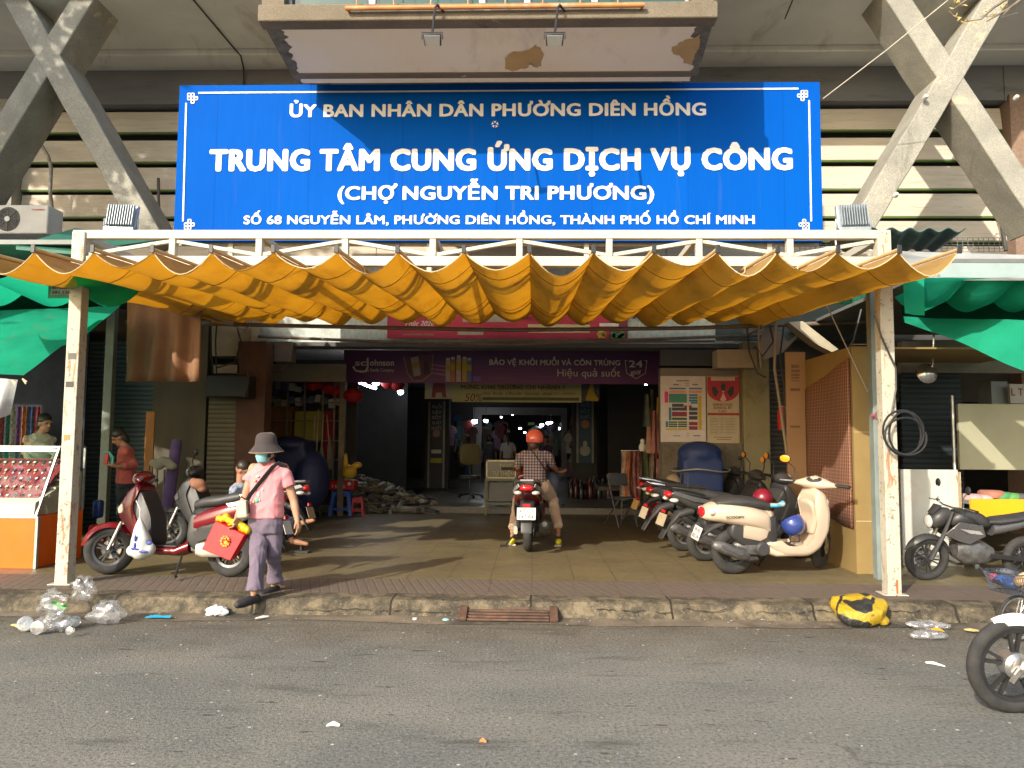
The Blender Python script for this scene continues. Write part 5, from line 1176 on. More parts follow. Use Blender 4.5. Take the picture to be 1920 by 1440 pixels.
b.limb([(RW(500, 448, YRd), .072), (RW(462, 462, YRd), .068), (RW(440, 530, YRd + .07), .064)], flat=True); b.limb([(RW(678, 448, YRd), .072), (RW(712, 462, YRd), .068), (RW(742, 530, YRd + .08), .064)], flat=True)
blob('shirt', b, MCHECK, rp, .01, 4, local=False)
MBEI = cloth('beige_trousers', (.58, .43, .32), (.5, .36, .27))
b = MB(); torso(b, [(RW(592, 672, YRd - .02), X1, Y1, .155, .12), (RW(590, 720, YRd - .02), X1, Y1, .175, .14), (RW(590, 770, YRd), X1, Y1, .17, .13)])
for h_, k_, a_ in ((hl, kl, al), (hr, kr, ar)): b.limb([(h_, .115), (h_.lerp(k_, .5), .10), (k_, .078), (k_.lerp(a_, .5), .064), (a_ + V((0, 0, .055)), .056)], flat=True)
blob('trousers', b, MBEI, rp, .01, 4, local=False)
MYSH = mat('yellow_shoe', (.72, .66, .02), (.62, .55, .02), 8, .6)
for a_, d_ in ((al, V((-.05, 1, 0))), (ar, V((.12, 1, 0)))):
    q_ = V((a_.x, a_.y, PZ + .045)); b = MB(); b.limb([(q_ + V((0, -.03, .012)), .042), (q_ + d_ * .08, .044), (q_ + d_ * .19, .036)], 12); so_ = blob('shoe', b, MYSH, rp, .008, 3, local=False)
    m = MB(); m.prism([q_ + d_ * y_ + V((x_, 0, -.043)) for x_, y_ in ((-.042, -.06), (.042, -.06), (.046, .1), (.03, .215), (-.03, .215), (-.046, .1))], (0, 0, .018)); part('sole', m, flat('pale_sole', (.55, .5, .42)), so_)
r_, f_, u_, rot = fr_
MCORAL = mat('coral_helmet', (.74, .14, .085), (.66, .12, .075), 3, .3, coat=.5)
m = MB(); m.lathe([(.004, .13), (.05, .122), (.09, .095), (.115, .05), (.122, 0), (.118, -.04), (.105, -.055), (.1, -.05)], 28, M.Translation(hc + V((0, 0, .035))) @ rot.to_4x4(), cap=False); hm = part('helmet', m, MCORAL, rp, smooth=60)
m = MB(); m.ell(RW(568, 312, YRd + .02) - V((0, .112, 0)), (.012, .008, .012)); part('helmet_vent', m, MBLACK, hm)
m = MB(); m.ell(hc + V((-.02, -.035, -.055)), (.075, .07, .075)); m.ell(hc + V((-.045, -.02, -.105)), (.05, .05, .06)); part('hair', m, MHAIRB, rp)
m = MB(); m.tube([RW(540, 398, YRd - .07), RW(565, 412, YRd - .098), RW(610, 470, YRd - .122), RW(650, 530, YRd - .126), RW(685, 580, YRd - .10), RW(705, 620, YRd - .04)], .008, 6); part('bag_strap', m, MBLACK, rp)
# bundle carried at the rider's knees
b = MB(); c_ = RW(742, 700, YRd + .35); b.ell(c_, (.10, .12, .16)); b.ell(c_ + V((.03, 0, -.13)), (.06, .08, .07)); o = blob('bundle', b, mat('blue_grey_bundle', (.10, .12, .17), (.07, .08, .12), 5, .8, bump=.3), None, .015, 2)
tag(o, 'blue grey cloth bundle carried between rider and handlebar', 'bundle')

# ------------------------------------------------------------------ stall keepers and seated man
def simple_person(label, hc, f, sh_c, sh_w, skin, shirt, sleeves, hands, hips, legs=None, hair=MHAIR, trousers=None, group=None, s=1.0, vox=.009, hair_kind='bob', low=None):
    g = thing('person', label, 'person', (sh_c.x, sh_c.y, low if low is not None else PZ), group=group); b = MB(); hc, f = V(hc), V(f); fr_ = head(b, hc, f, s=s)
    r_, f_, u_, rot = fr_; flat_f = V((f.x, f.y, 0)).normalized(); ac = V((-flat_f.y, flat_f.x, 0))
    nk = V(sh_c) + V((0, 0, .06)); b.limb([(nk - V((0, 0, .06)), .058 * s), (hc - u_ * .06 - f_ * .01, .05 * s)])
    torso(b, [(V(hips), ac, flat_f, .14 * s, .10 * s), (V(hips).lerp(sh_c, .5), ac, flat_f, .13 * s, .09 * s), (V(sh_c), ac, flat_f, sh_w * .8, .08 * s)])
    for e, (el, wr, hd) in zip((1, -1), hands):
        sp = V(sh_c) + ac * e * sh_w * .92 - V((0, 0, .03)); el, wr = V(el), V(wr); b.limb([(sp, .046 * s), (el, .038 * s), (el.lerp(wr, .4), .036 * s), (wr, .025 * s)]); hand(b, wr, V(hd), ac * -e + V((0, 0, .3)), .8, s)
    if legs:
        for h_, k_, a_, fd in legs:
            b.limb([(V(h_), .06 * s), (V(k_), .042 * s), (V(k_).lerp(V(a_), .35), .044 * s), (V(a_), .034 * s)]); q_ = V(a_); b.limb([(q_, .036 * s), (q_ + V(fd) * .10 * s, .034 * s), (q_ + V(fd) * .19 * s, .024 * s)])
    bd_ = blob('body', b, skin, g, vox, 3, local=False); eyes(bd_, hc, fr_, s)
    b = MB(); torso(b, [(V(hips) - V((0, 0, .04)), ac, flat_f, .175 * s, .125 * s), (V(hips).lerp(sh_c, .5), ac, flat_f, .165 * s, .115 * s), (V(sh_c) - V((0, 0, .08)), ac, flat_f, sh_w * .95, .105 * s), (V(sh_c), ac, flat_f, sh_w * .85, .09 * s), (V(sh_c) + V((0, 0, .045)), ac, flat_f, .075 * s, .06 * s)])
    for e, (el, wr, hd) in zip((1, -1), hands):
        sp = V(sh_c) + ac * e * sh_w * .86 - V((0, 0, .035)); el = V(el); wr = V(wr); pts = [(sp, .058 * s), (sp.lerp(el, .7), .060 * s)]
        if sleeves > .8: pts = [(sp, .056 * s), (el, .050 * s), (el.lerp(wr, .8), .042 * s)]
        b.limb(pts, flat=True)
    blob('shirt', b, shirt, g, .011, 4, local=False)
    if legs and trousers:
        b = MB(); torso(b, [(V(hips) + V((0, 0, .02)), ac, flat_f, .16 * s, .12 * s), (V(hips) - V((0, 0, .09)), ac, flat_f, .16 * s, .12 * s)])
        for h_, k_, a_, fd in legs: b.limb([(V(h_), .10 * s), (V(k_), .075 * s), (V(k_).lerp(V(a_), .88), .06 * s)], flat=True)
        blob('trousers', b, trousers, g, .012, 4, local=False)
    b = MB(); b.ell(hc + u_ * .046 - f_ * .012, (.085 * s, .092 * s, .084 * s), 14, 9, rot)
    if hair_kind == 'bob': b.ell(hc - f_ * .05 - u_ * .03, (.078 * s, .055 * s, .10 * s), 12, 8, rot)
    if hair_kind == 'tail': b.ell(hc - f_ * .06 - u_ * .02, (.06 * s, .05 * s, .06 * s), 12, 8, rot); b.limb([(hc - f_ * .09, .04), (hc - f_ * .11 - u_ * .16, .03), (hc - f_ * .10 - u_ * .30, .012)])
    blob('hair', b, hair, g, .01, 2, local=False); return g
V1 = lambda cx, cy, Y: P(cx / 4, 740 + cy / 4, Y)
simple_person('stall keeper in cream blouse sitting behind the watch showcase', V1(335, 215, 9.6), (.95, -.35, -.12), V1(300, 318, 9.6), .19, MSK1, cloth('cream_blouse', (.62, .56, .44)), 1.0, [(V1(190, 440, 9.5), V1(240, 520, 9.3), (.4, -.6, -.2)), (V1(420, 440, 9.6), V1(400, 520, 9.3), (-.2, -.8, -.2))], V1(300, 560, 9.6))
V2 = simple_person('stall keeper in coral shirt standing behind the red scooter looking down', V1(895, 320, 10.0), (-.8, -.45, -.55), V1(945, 410, 10.02), .19, MSK2, cloth('coral_shirt', (.50, .11, .085)), 1.0, [(V1(935, 530, 10.15), V1(880, 525, 9.75), (-.9, -.3, .1)), (V1(1010, 530, 9.9), V1(890, 540, 9.72), (-.9, -.2, .15))], V1(950, 640, 10.05), [(V1(930, 660, 10.05), V1(920, 850, 10.0), V1(920, 1020, 10.05), (-.4, -.9, -.1)), (V1(980, 660, 10.05), V1(985, 850, 10.0), V1(990, 1020, 10.05), (-.3, -.9, -.1))], trousers=cloth('dark_trousers', (.03, .03, .035)))
m = MB(); m.tube([V1(770, 436, 9.70), V1(820, 430, 9.68), V1(850, 470, 9.68), V1(845, 520, 9.68)], .012, 6); m.tube([V1(820, 430, 9.70), V1(835, 470, 9.69), V1(842, 530, 9.69)], .012, 6); solo('ribbon', m, flat('teal_ribbon', (.06, .36, .30)), 'teal ribbon held in the hands of the woman in coral', 'ribbon')
m = MB(); m.box(V1(800, 480, 9.69), (.045, .02, .13), M.Rotation(.1, 3, 'Y')); solo('pouch', m, flat('bright_red_pouch', (.55, .02, .02)), 'small bright red pouch held beside the teal ribbon', 'pouch', bevel=.006)
S3 = lambda cx, cy, Y: P(400 + cx / 3.79, 780 + cy / 3.79, Y)
ys = 9.55
simple_person('man in light blue uniform shirt sitting behind the walking woman', S3(212, 385, ys), (.9, -.1, -.35), S3(195, 500, ys), .19, MSK2, cloth('light_blue_uniform', (.30, .38, .52)), .5, [(S3(290, 640, ys - .2), S3(400, 660, ys - .2), (1, 0, 0)), (S3(300, 620, ys + .2), S3(420, 640, ys + .2), (1, 0, 0))], S3(200, 720, ys), [(S3(260, 740, ys - .1), S3(470, 730, ys - .12), S3(600, 768, ys - .15), (1, 0, .25)), (S3(260, 760, ys + .1), S3(500, 720, ys + .1), S3(560, 890, ys - .05), (1, -.1, -.15))], hair_kind='short', trousers=cloth('navy_trousers', (.02, .022, .04)))
m = MB(); q_ = S3(600, 918, ys - .05); m.prism([(q_.x - .10, q_.y - .045, PZ), (q_.x + .14, q_.y - .05, PZ), (q_.x + .17, q_.y, PZ), (q_.x + .14, q_.y + .05, PZ), (q_.x - .10, q_.y + .045, PZ)], (0, 0, .03)); m.tube([(q_.x + .06, q_.y - .05, PZ + .03), (q_.x + .04, q_.y, PZ + .085), (q_.x + .06, q_.y + .05, PZ + .03)], .016, 6); solo('sandal', m, MSHOE, 'black strap sandal under the bare foot of the seated man', 'sandal', bevel=.005)
m = MB(); c_ = S3(215, 800, ys); m.lathe([(.15, 0), (.13, .40), (.14, .41), (.14, .45), (.001, .45)], 12, M.Translation((c_.x, c_.y, PZ))); solo('stool', m, flat('dark_stool', (.05, .05, .06)), 'dark round stool under the man in the blue uniform', 'stool')
# people deep in the hall
def far(label, px, head_py, Y, shirt, trou, hairk='bob', f=(0, 1, 0)):
    z = P(px, head_py, Y).z; x = P(px, head_py, Y).x; h_ = V((x, Y, z)); sc_ = V((x, Y, z - .22)); hp_ = V((x, Y, z - .65)); ac = .19
    fl = HZ + .07
    simple_person(label, h_, f, sc_, .18, MSK1, shirt, .5, [(sc_ + V((-.24, 0, -.3)), sc_ + V((-.25, .05, -.5)), (0, 0, -1)), (sc_ + V((.24, 0, -.3)), sc_ + V((.25, .05, -.5)), (0, 0, -1))], hp_, [(hp_ + V((-.08, 0, 0)), V((x - .09, Y, (z - .65 + fl) / 2)), V((x - .10, Y, fl)), V(f)), (hp_ + V((.08, 0, 0)), V((x + .09, Y + .05, (z - .65 + fl) / 2)), V((x + .10, Y, fl)), V(f))], trousers=trou, vox=.014, hair_kind=hairk, group='shoppers deep in the hall', low=HZ)
far('shopper in a white top with a long pony tail walking away down the hall', 953, 818, 24.5, cloth('white_top', (.55, .53, .48)), cloth('grey_trousers', (.12, .12, .13)), 'tail')
far('shopper in dark grey clothes standing beside the hall pillar', 917, 822, 27, cloth('dark_grey_top', (.08, .08, .085)), cloth('grey_trousers', (.12, .12, .13)), 'bob', (.5, .8, 0))
far('shopper in a violet top behind the rider', 1024, 824, 23, cloth('violet_top', (.10, .07, .2)), cloth('grey_trousers', (.12, .12, .13)), 'bob', (-.3, -1, 0))
# ================================================================== stalls and props
def bxp(m, px0, px1, pt, pb, Y, d):
    "box whose front face covers these pixels at depth Y, d deep"
    a, b = P(px0, pt, Y), P(px1, pb, Y); m.bx(a.x, b.x, Y, Y + d, b.z, a.z); return m
def tarp(n, c, tc, mixf=.5):
    t = NT(n); co = t.co(); d = t.n('BsdfDiffuse'); tr = t.n('BsdfTranslucent')
    a = t.mix(t.ramp(t.noise(co, 2.5, 6, .6), [(.35, 0.), (.7, 1.)]), c, tuple(q * .7 for q in c)); a = t.mix(t.ramp(t.noise(co, 1.4, 8, .7, .5), [(.6, 0.), (.75, .5)]), a, (.25, .2, .12)); t.l(a, d.inputs[0])
    t.l(t.bump(t.noise(t.co((1, 1, 2)), 5, 4), .4, .03), d.inputs['Normal']); tr.inputs[0].default_value = (*tc, 1)
    ms = t.n('MixShader'); ms.inputs[0].default_value = mixf; t.l(d.outputs[0], ms.inputs[1]); t.l(tr.outputs[0], ms.inputs[2]); return t.done(ms.outputs[0])
MGT = tarp('green_tarpaulin', (.03, .47, .29), (.02, .58, .31))
def sheetmat(n, c, **k): return mat(n, c, tuple(q * .7 for q in c), 3, .6, **k)
def cloth_sheet(name, corners, label, cat, m_, nu=24, nv=12, sag=.0, fold=.0, ff=3, seed=0, group=None, solid=0):
    "sheet between four world corners (tl, tr, br, bl) with sag and folds"
    tl, tr, br, bl = [V(c) for c in corners]; n = (tr - tl).cross(bl - tl).normalized()
    def fn(u, v):
        p = tl.lerp(tr, u).lerp(bl.lerp(br, u), v)
        p = p + n * fold * (math.sin(u * ff * 6.28 + v * 1.3 + seed) * (.3 + v) + .5 * mnoise.noise(V((u * 4, v * 3, seed)))) + V((0, 0, -sag * math.sin(u * math.pi) * (.4 + .6 * v)))
        return p
    mb_ = MB(); mb_.grid(fn, nu, nv); o = solo(name, mb_, m_, label, cat, group, smooth=70)
    if solid: s_ = o.modifiers.new('s', 'SOLIDIFY'); s_.thickness = solid
    return o
# ---------------------------------------------------------------- left: green awnings
cloth_sheet('green_awning', [P(-620, 600, 7.8), P(226, 571, 9.4), P(140, 640, 8.4), P(-620, 700, 7.6)], 'green tarpaulin sagging over the watch stall, tied up behind the left post', 'awning', MGT, 40, 14, .10, .05, 1.9, 2)
cloth_sheet('green_awning', [P(-620, 640, 7.75), P(190, 598, 9.0), P(45, 706, 7.65), P(-620, 700, 7.5)], 'lower fold of green tarpaulin pegged above the watch stall', 'awning', MGT, 26, 10, .04, .04, 1.1, 4)
mb = MB()
for k in range(3):
    x0, x1 = xat(-190 + 120 * k, 7.0, 500), xat(-70 + 120 * k, 7.0, 500); z0 = P(0, 492, 7.0).z
    mb.grid(lambda u, v: (x0 + (x1 - x0) * u, 7.0 + .9 * v, z0 - .16 * (1 - abs(2 * u - 1) ** 2) - .1 * v), 12, 4)
solo('green_awning', mb, MGT, 'teal green rippled awning edge under the left end of the orange awning', 'awning', smooth=70)
m = MB(); m.grid(lambda u, v: P(-200, 520, 7.9).lerp(P(185, 556, 9.6), u).lerp(P(-200, 600, 9.8).lerp(P(180, 580, 10.6), u), v), 6, 4); solo('green_awning', m, tarp('shaded_green_tarpaulin', (.01, .10, .06), (.004, .08, .04), .35), 'green tarpaulin roof over the back of the left stall, coloured dark for shade', 'awning')  # darker copy of the green tarpaulin, underside shade put into its colour
ph = thing('phone_sign', 'small green sign with phone numbers hanging beside the left post', 'sign', P(114, 562, 7.75))
m = MB(); bxp(m, 92, 152, 515, 559, 7.45, .01); part('board', m, sheetmat('green_board', (.02, .22, .10)), ph)
m = MB(); bxp(m, 97, 152, 517, 553, 7.444, .003); part('panel', m, sheetmat('grey_panel', (.33, .36, .33)), ph, smooth=0)
RL(ph, '0378.237.57', 121, 542, 8, 7.442, MPLTX, 50, .03, shear=.15); RL(ph, '091.528.40', 121, 552, 7, 7.442, MPLTX, 50, .03, shear=.15); RL(ph, 'ĐT. MAY MÀN', 121, 529, 6, 7.442, MPLTX, 46, .02)
# hanging grey plastic and pegs
m = MB(); a0 = P(-25, 706, 7.3)
m.grid(lambda u, v: P(-60 + 92 * u - 20 * v * u, 704 + 8 * u * (1 - v) + (95 - 60 * abs(u - .62)) * v, 7.3) + V((0, .05 * math.sin(u * 14) * (.2 + v), 0)), 20, 8); solo('plastic_sheet', m, mat('grey_clear_plastic', (.42, .43, .43), (.3, .31, .31), 6, .25, bump=.3, bsc=12), 'grey plastic sheet pegged to the edge of the green tarpaulin', 'plastic sheet', smooth=70)
for i, (x, y, a_) in enumerate(((42, 710, .6), (22, 713, -.4))):
    m = MB(); c_ = P(x, y, 7.24); m.beam(c_, c_ + V((.045, 0, -.03)), .008, .012); m.beam(c_, c_ + V((.03, .01, -.05)), .008, .012); solo('clothes_peg', m, flat('wood_peg', (.6, .48, .3)), ('wooden clothes peg at the corner of the green tarpaulin', 'wooden clothes peg clipped on the grey plastic sheet')[i], 'peg', 'clothes pegs on the tarpaulin')
# ---------------------------------------------------------------- air conditioner, pipes, green roof (left top)
def acunit(px0, px1, pt, pb, Y, label, logo=True):
    a, b = P(px0, pt, Y), P(px1, pb, Y); wd, hh = b.x - a.x, a.z - b.z; g = thing('air_conditioner', label, 'air conditioner', ((a.x + b.x) / 2, Y, b.z))
    m = MB(); m.bx(a.x, b.x, Y, Y + .32, b.z, a.z); cs_ = part('casing', m, mat('grey_white_metal', (.50, .50, .47), (.42, .41, .38), 4, .5, dirt=(.2, .18, .15), dlo=.62), g, bevel=.015)
    cx_, cz_ = a.x + wd * .36, (a.z + b.z) / 2; m = MB()
    m.disc((cx_, Y - .001, cz_), hh * .42, 28, .004); part('fan_opening', m, MCHARC, cs_)
    m = MB()
    for k in range(1, 7): m.tube([(cx_ + hh * .42 * k / 7 * math.cos(t_ * .2618), Y - .012, cz_ + hh * .42 * k / 7 * math.sin(t_ * .2618)) for t_ in range(25)], .0035, 4, cap=False)
    for k in range(8): m.beam((cx_, Y - .012, cz_), (cx_ + hh * .42 * math.cos(k * .785), Y - .012, cz_ + hh * .42 * math.sin(k * .785)), .005, .005, up=(0, 1, 0))
    part('grille', m, flat('grey_grille', (.12, .12, .125)), cs_); m = MB(); m.disc((cx_, Y - .016, cz_), hh * .09, 16, .004); part('hub', m, flat('hub_white', (.6, .6, .58)), cs_)
    if logo:
        m = MB(); m.text('TOSHIBA', (b.x - wd * .16, Y - .002, b.z + hh * .80), (1, 0, 0), (0, 0, 1), wd * .22, hh * .055, .03); part('lettering', m, flat('logo_red', (.5, .03, .03)), cs_, smooth=0)
    return g
acunit(-25, 88, 384, 438, 9.4, 'white outdoor air conditioner unit on the wall above the left stall')
m = MB(); pxtube(m, [(57, 262, 12.2), (75, 268, 12.1), (90, 292, 12.1), (96, 315, 12.1), (94, 360, 12.1), (98, 395, 12.1), (92, 430, 12.0)], .028, 8); solo('wrapped_pipe', m, mat('grey_pipe_wrap', (.34, .33, .30), (.22, .21, .19), 12, .8, bump=.4), 'grey wrapped pipe curving down the slatted wall to the air conditioner', 'pipe')
m = MB(); pxtube(m, [(297, 334, 12.2), (298, 440, 12.2)], .025, 8); solo('wall_pipe', m, mat('dark_grey_pipe', (.13, .125, .12), (.09, .085, .08), 9, .7), 'short dark grey pipe upright on the slats left of the blue sign', 'pipe')
m = MB(); z0 = P(90, 455, 8.6); m.add([P(30, 460, 8.2), P(140, 428, 9.6), P(330, 445, 9.6), P(150, 470, 8.2)], [(0, 1, 2, 3)]); m.add([P(30, 462, 8.2), P(150, 472, 8.2), P(150, 478, 8.2), P(30, 468, 8.2)], [(0, 1, 2, 3)]); o = solo('green_roof_sheet', m, sheetmat('green_sheet_metal', (.02, .15, .10)), 'green sheet metal roof over the left stall, beneath the air conditioner', 'roof sheet', smooth=0)
s_ = o.modifiers.new('s', 'SOLIDIFY'); s_.thickness = .01
# clutter below the truss at left: a board ceiling of the stall
m = MB(); m.bx(-17, xat(240, 9.2), 8.2, 12.4, P(100, 500, 8.2).z + .25, P(100, 500, 8.2).z + .3); solo('zinc_cover', m, sheetmat('zinc_sheet', (.25, .26, .25)), 'dusty zinc sheet roof covering the stalls left of the truss', 'roof sheet')

# ---------------------------------------------------------------- watch showcase cart
Yc = 8.1; cc = thing('showcase_cart', 'orange glass topped showcase cart full of watches at the left edge', 'showcase', (xat(0, Yc), Yc + .4, PZ))
xr_ = P(70, 1000, Yc).x; xl_ = xr_ - 1.6; zo0 = P(40, 1066, Yc).z; zo1 = P(40, 968, Yc).z; ztop = P(40, 838, Yc + .35).z; yb2 = Yc + .85
MORC = mat('orange_laminate', (.86, .15, .004), (.80, .13, .004), 2, .4)
m = MB(); m.bx(xl_, xr_ - .02, Yc, yb2, zo0, zo1); part('base_cabinet', m, MORC, cc, smooth=0)
m = MB(); m.bx(xr_ - .022, xr_ + .004, Yc - .008, Yc + .03, zo0, zo1); m.bx(xl_, xr_, Yc - .012, Yc - .002, zo1 - .02, zo1 + .004); part('edge_trim', m, MALU, cc)
for (x, y) in ((xr_ - .08, Yc + .06), (xr_ - .08, yb2 - .06)):
    m = MB(); m.lathe([(.002, -.018), (.05, -.018), (.055, 0), (.05, .018), (.002, .018)], 14, M.Translation((x, y, PZ + .055)) @ RYX); m.box((x, y, PZ + .09), (.03, .05, .05)); part('castor', m, MENG, cc)
slope0, slope1 = V((0, Yc + .02, zo1 + .14)), V((0, Yc + .50, ztop - .30))
m = MB(); m.prism([(xl_, Yc, zo1 + .005), (xl_, Yc + .02, zo1 + .14), (xl_, yb2, ztop - .28), (xl_, yb2, zo1 + .005)], (xr_ - xl_ - .05, 0, 0)); part('inner_step', m, mat('cream_cloth_base', (.62, .56, .44), (.54, .47, .36), 4, .9), cc, smooth=0)
MVEL = mat('red_velvet', (.24, .008, .02), (.16, .006, .014), 14, .95, sheen=.5)
trays = []
for k in range(5):
    y0 = Yc + .10 + .11 * k; z0_ = zo1 + .19 + .085 * k; m = MB(); m.prism([(xl_, y0, z0_ - .04), (xl_, y0 + .10, z0_ + .06), (xl_, y0 + .12, z0_ + .05), (xl_, y0 + .05, z0_ - .06)], (xr_ - xl_ - .10, 0, 0)); trays.append(part('velvet_tray', m, MVEL, cc, smooth=0))
m = MB(); m.prism([(xr_ - .05, Yc + .0, zo1 + .02), (xr_ - .04, Yc + .5, ztop - .04), (xr_ - .03, Yc + .5, ztop - .04), (xr_ - .03, Yc + .0, zo1 + .02)], (.0, 0, 0)) if False else None
m = MB()
for a_, b_ in (((xr_ - .03, Yc + .01, zo1), (xr_ - .03, Yc + .36, ztop)), ((xr_ - .03, Yc + .36, ztop), (xl_, Yc + .36, ztop)), ((xr_ - .03, Yc + .36, ztop), (xr_ - .03, yb2, ztop)), ((xr_ - .03, yb2, zo1), (xr_ - .03, yb2, ztop)), ((xr_ - .03, yb2, ztop), (xl_, yb2, ztop))): m.beam(a_, b_, .022, .022)
part('glass_frame', m, MALU, cc)
t = NT('showcase_glass'); gl = t.n('BsdfGlossy'); gl.inputs['Roughness'].default_value = .03; tp = t.n('BsdfTransparent'); tp.inputs[0].default_value = (.93, .95, .94, 1); ms = t.n('MixShader'); ms.inputs[0].default_value = .07; t.l(tp.outputs[0], ms.inputs[1]); t.l(gl.outputs[0], ms.inputs[2]); MGL = t.done(ms.outputs[0])
m = MB(); m.quad((xl_, Yc + .012, zo1 + .01), (xr_ - .045, Yc + .012, zo1 + .01), (xr_ - .045, Yc + .345, ztop - .012), (xl_, Yc + .345, ztop - .012)); part('glass_pane', m, MGL, cc, smooth=0)
m = MB(); m.quad((xl_, Yc + .37, ztop + .006), (xr_ - .045, Yc + .37, ztop + .006), (xr_ - .045, yb2, ztop + .006), (xl_, yb2, ztop + .006)); part('glass_pane', m, MGL, cc, smooth=0)
m = MB(); m.prism([(xr_ - .018, Yc + .03, zo1 + .01), (xr_ - .018, Yc + .37, ztop - .012), (xr_ - .018, yb2 - .012, ztop - .012), (xr_ - .018, yb2 - .012, zo1 + .01)], (.003, 0, 0)); part('glass_pane', m, MGL, cc, smooth=0)
m = MB(); m.tube([(xl_, Yc + .40, ztop - .035), (xr_ - .1, Yc + .40, ztop - .035)], .012, 8); part('strip_light', m, flat('lit_tube', (.9, .95, 1), .3, emit=(.85, .95, 1), es=5), cc)
for k in range(6):
    m = MB(); m.bx(xr_ - .16, xr_ - .035, Yc + .12 + .11 * k, Yc + .2 + .11 * k, zo1 + .10 + .082 * k, zo1 + .125 + .082 * k); part('step_rail', m, flat('cream_step', (.6, .56, .46)), cc)
# wristwatches on the trays
def watch(mi):
    m = MB(); m.grid(lambda u, v: (-.008 + .016 * u, -.004 * math.sin(v * 3.14), -.045 + .09 * v), 2, 8); k = m.mark(); m.cur = 1; m.disc((0, -.006, 0), .017, 14, .008); m.cur = 2; m.disc((0, -.0145, 0), .0135, 14, .001); return m
wm_ = [([flat('strap_black', (.02, .02, .022)), MCHROME, flat('dial_white', (.7, .7, .66))], 'black strap'), ([flat('strap_gold', (.5, .36, .12), .3, metal=.7), flat('case_gold', (.6, .42, .14), .25, metal=.8), flat('dial_white', (.7, .7, .66))], 'gold'), ([MCHROME, MCHROME, flat('dial_dark', (.03, .04, .06))], 'steel')]
wprot = []
for ms_, nm in wm_:
    o = part('wristwatch', watch(0), ms_); tag(o, '%s wristwatch laid out on the red velvet trays of the showcase' % nm, 'watch', 'wristwatches in the showcase'); wprot.append(o)
rr = random.Random(12); first = [True] * 3
for k in range(5):
    n = 12 if k < 3 else 11
    for i in range(n):
        j = rr.choice((0, 1, 2, 1)); o = wprot[j] if first[j] else wprot[j].copy()
        if not first[j]: COL.objects.link(o)
        first[j] = False
        x = xr_ - .19 - .085 * i + rr.uniform(-.01, .01)
        o.location = (x, Yc + .10 + .11 * k + .045, zo1 + .19 + .085 * k + .012); o.rotation_euler = (R(-45), 0, rr.uniform(-.15, .15))

# ---------------------------------------------------------------- left shop front behind the scooters
def shutter_mat(n, c, pitch=14):
    t = NT(n); wv = t.n('TexWave', wave_type='BANDS', bands_direction='Z'); wv.inputs['Scale'].default_value = pitch / 3.14; t.l(t.co(), wv.inputs['Vector'])
    a = t.mix(t.ramp(wv.outputs[0], [(.0, 1.), (.25, 0.)]), c, tuple(q * .35 for q in c)); return t.done(t.pbr(a, .5, .2, t.bump(wv.outputs[0], .8, .02)))
YF = 11.4
def panel(name, px0, px1, pt, pb, Y, d, m_, label, cat, **k):
    return solo(name, bxp(MB(), px0, px1, pt, pb, Y, d), m_, label, cat, **k)
def gpanel(name, px0, px1, pt, Y, d, m_, label, cat, **k):
    a, b = P(px0, pt, Y), P(px1, pt, Y); m = MB(); m.bx(a.x, b.x, Y, Y + d, PZ, a.z); return solo(name, m, m_, label, cat, **k)
gpanel('roller_shutter', 168, 292, 640, YF + .3, .06, shutter_mat('blue_grey_shutter', (.12, .17, .19)), 'blue grey roller shutter behind the woman in coral', 'shutter', smooth=0)
gpanel('plank_door', 293, 392, 600, YF + .2, .06, mat('dark_olive_door', (.10, .085, .055), (.07, .06, .04), 3, .7, stretch=(1, 1, .2)), 'dark olive double door left of the narrow shutter', 'door', smooth=0)
gpanel('orange_board', 274, 290, 772, YF - .2, .03, sheetmat('orange_board', (.42, .17, .03)), 'narrow orange board standing behind the woman in coral', 'board')
gpanel('roller_shutter', 392, 446, 740, YF + .15, .05, shutter_mat('olive_shutter', (.17, .15, .10)), 'narrow olive roller shutter behind the folded chairs', 'shutter', smooth=0)
gpanel('brown_wall', 447, 500, 640, YF + .1, .3, mat('dark_red_brown_wall', (.10, .045, .03), (.07, .032, .022), 3, .8), 'dark red brown wall panel left of the lattice shop front', 'wall')
gpanel('steel_post', 201, 217, 560, 10.6, .10, mat('grey_green_steel', (.19, .22, .19), (.14, .16, .14), 5, .55), 'grey green steel post behind the left white post', 'post', bevel=.006)
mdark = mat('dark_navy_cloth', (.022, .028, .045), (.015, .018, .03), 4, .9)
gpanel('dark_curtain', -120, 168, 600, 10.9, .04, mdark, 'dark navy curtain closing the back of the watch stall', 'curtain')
rr = random.Random(21); fcols = [(.30, .06, .07), (.05, .2, .14), (.42, .38, .30), (.18, .08, .22), (.35, .14, .05), (.08, .12, .25)]
for i in range(7):
    x0 = 2 + i * 11; c_ = fcols[i % 6]; m = MB(); xa, xb = xat(x0, 10.4), xat(x0 + 10, 10.4); zt, zb = P(0, 762, 10.4).z, P(0, 870, 10.4).z
    m.grid(lambda u, v: (xa + (xb - xa) * u, 10.4 + .02 * math.sin(u * 9 + i), zt + (zb - zt) * v), 8, 3); solo('hanging_fabric', m, mat('fabric_%d' % i, c_, tuple(q * .4 for q in c_), 30, .9, lo=.45, hi=.55), ('red', 'green', 'cream', 'violet', 'rust', 'blue', 'dark red')[i] + ' patterned fabric length hanging behind the seated stall keeper', 'fabric', 'fabrics hung at the back of the watch stall', smooth=70)
cloth_sheet('brown_curtain', [P(238, 556, 9.9), P(380, 575, 9.9), P(377, 716, 9.9), P(232, 716, 9.9)], 'brown cloth hung from the cross pipe above the left shops', 'curtain', mat('brown_canvas', (.26, .135, .07), (.21, .105, .055), 3, .9, bump=.2), 60, 10, 0, .06, 3.6, 1, solid=.008)
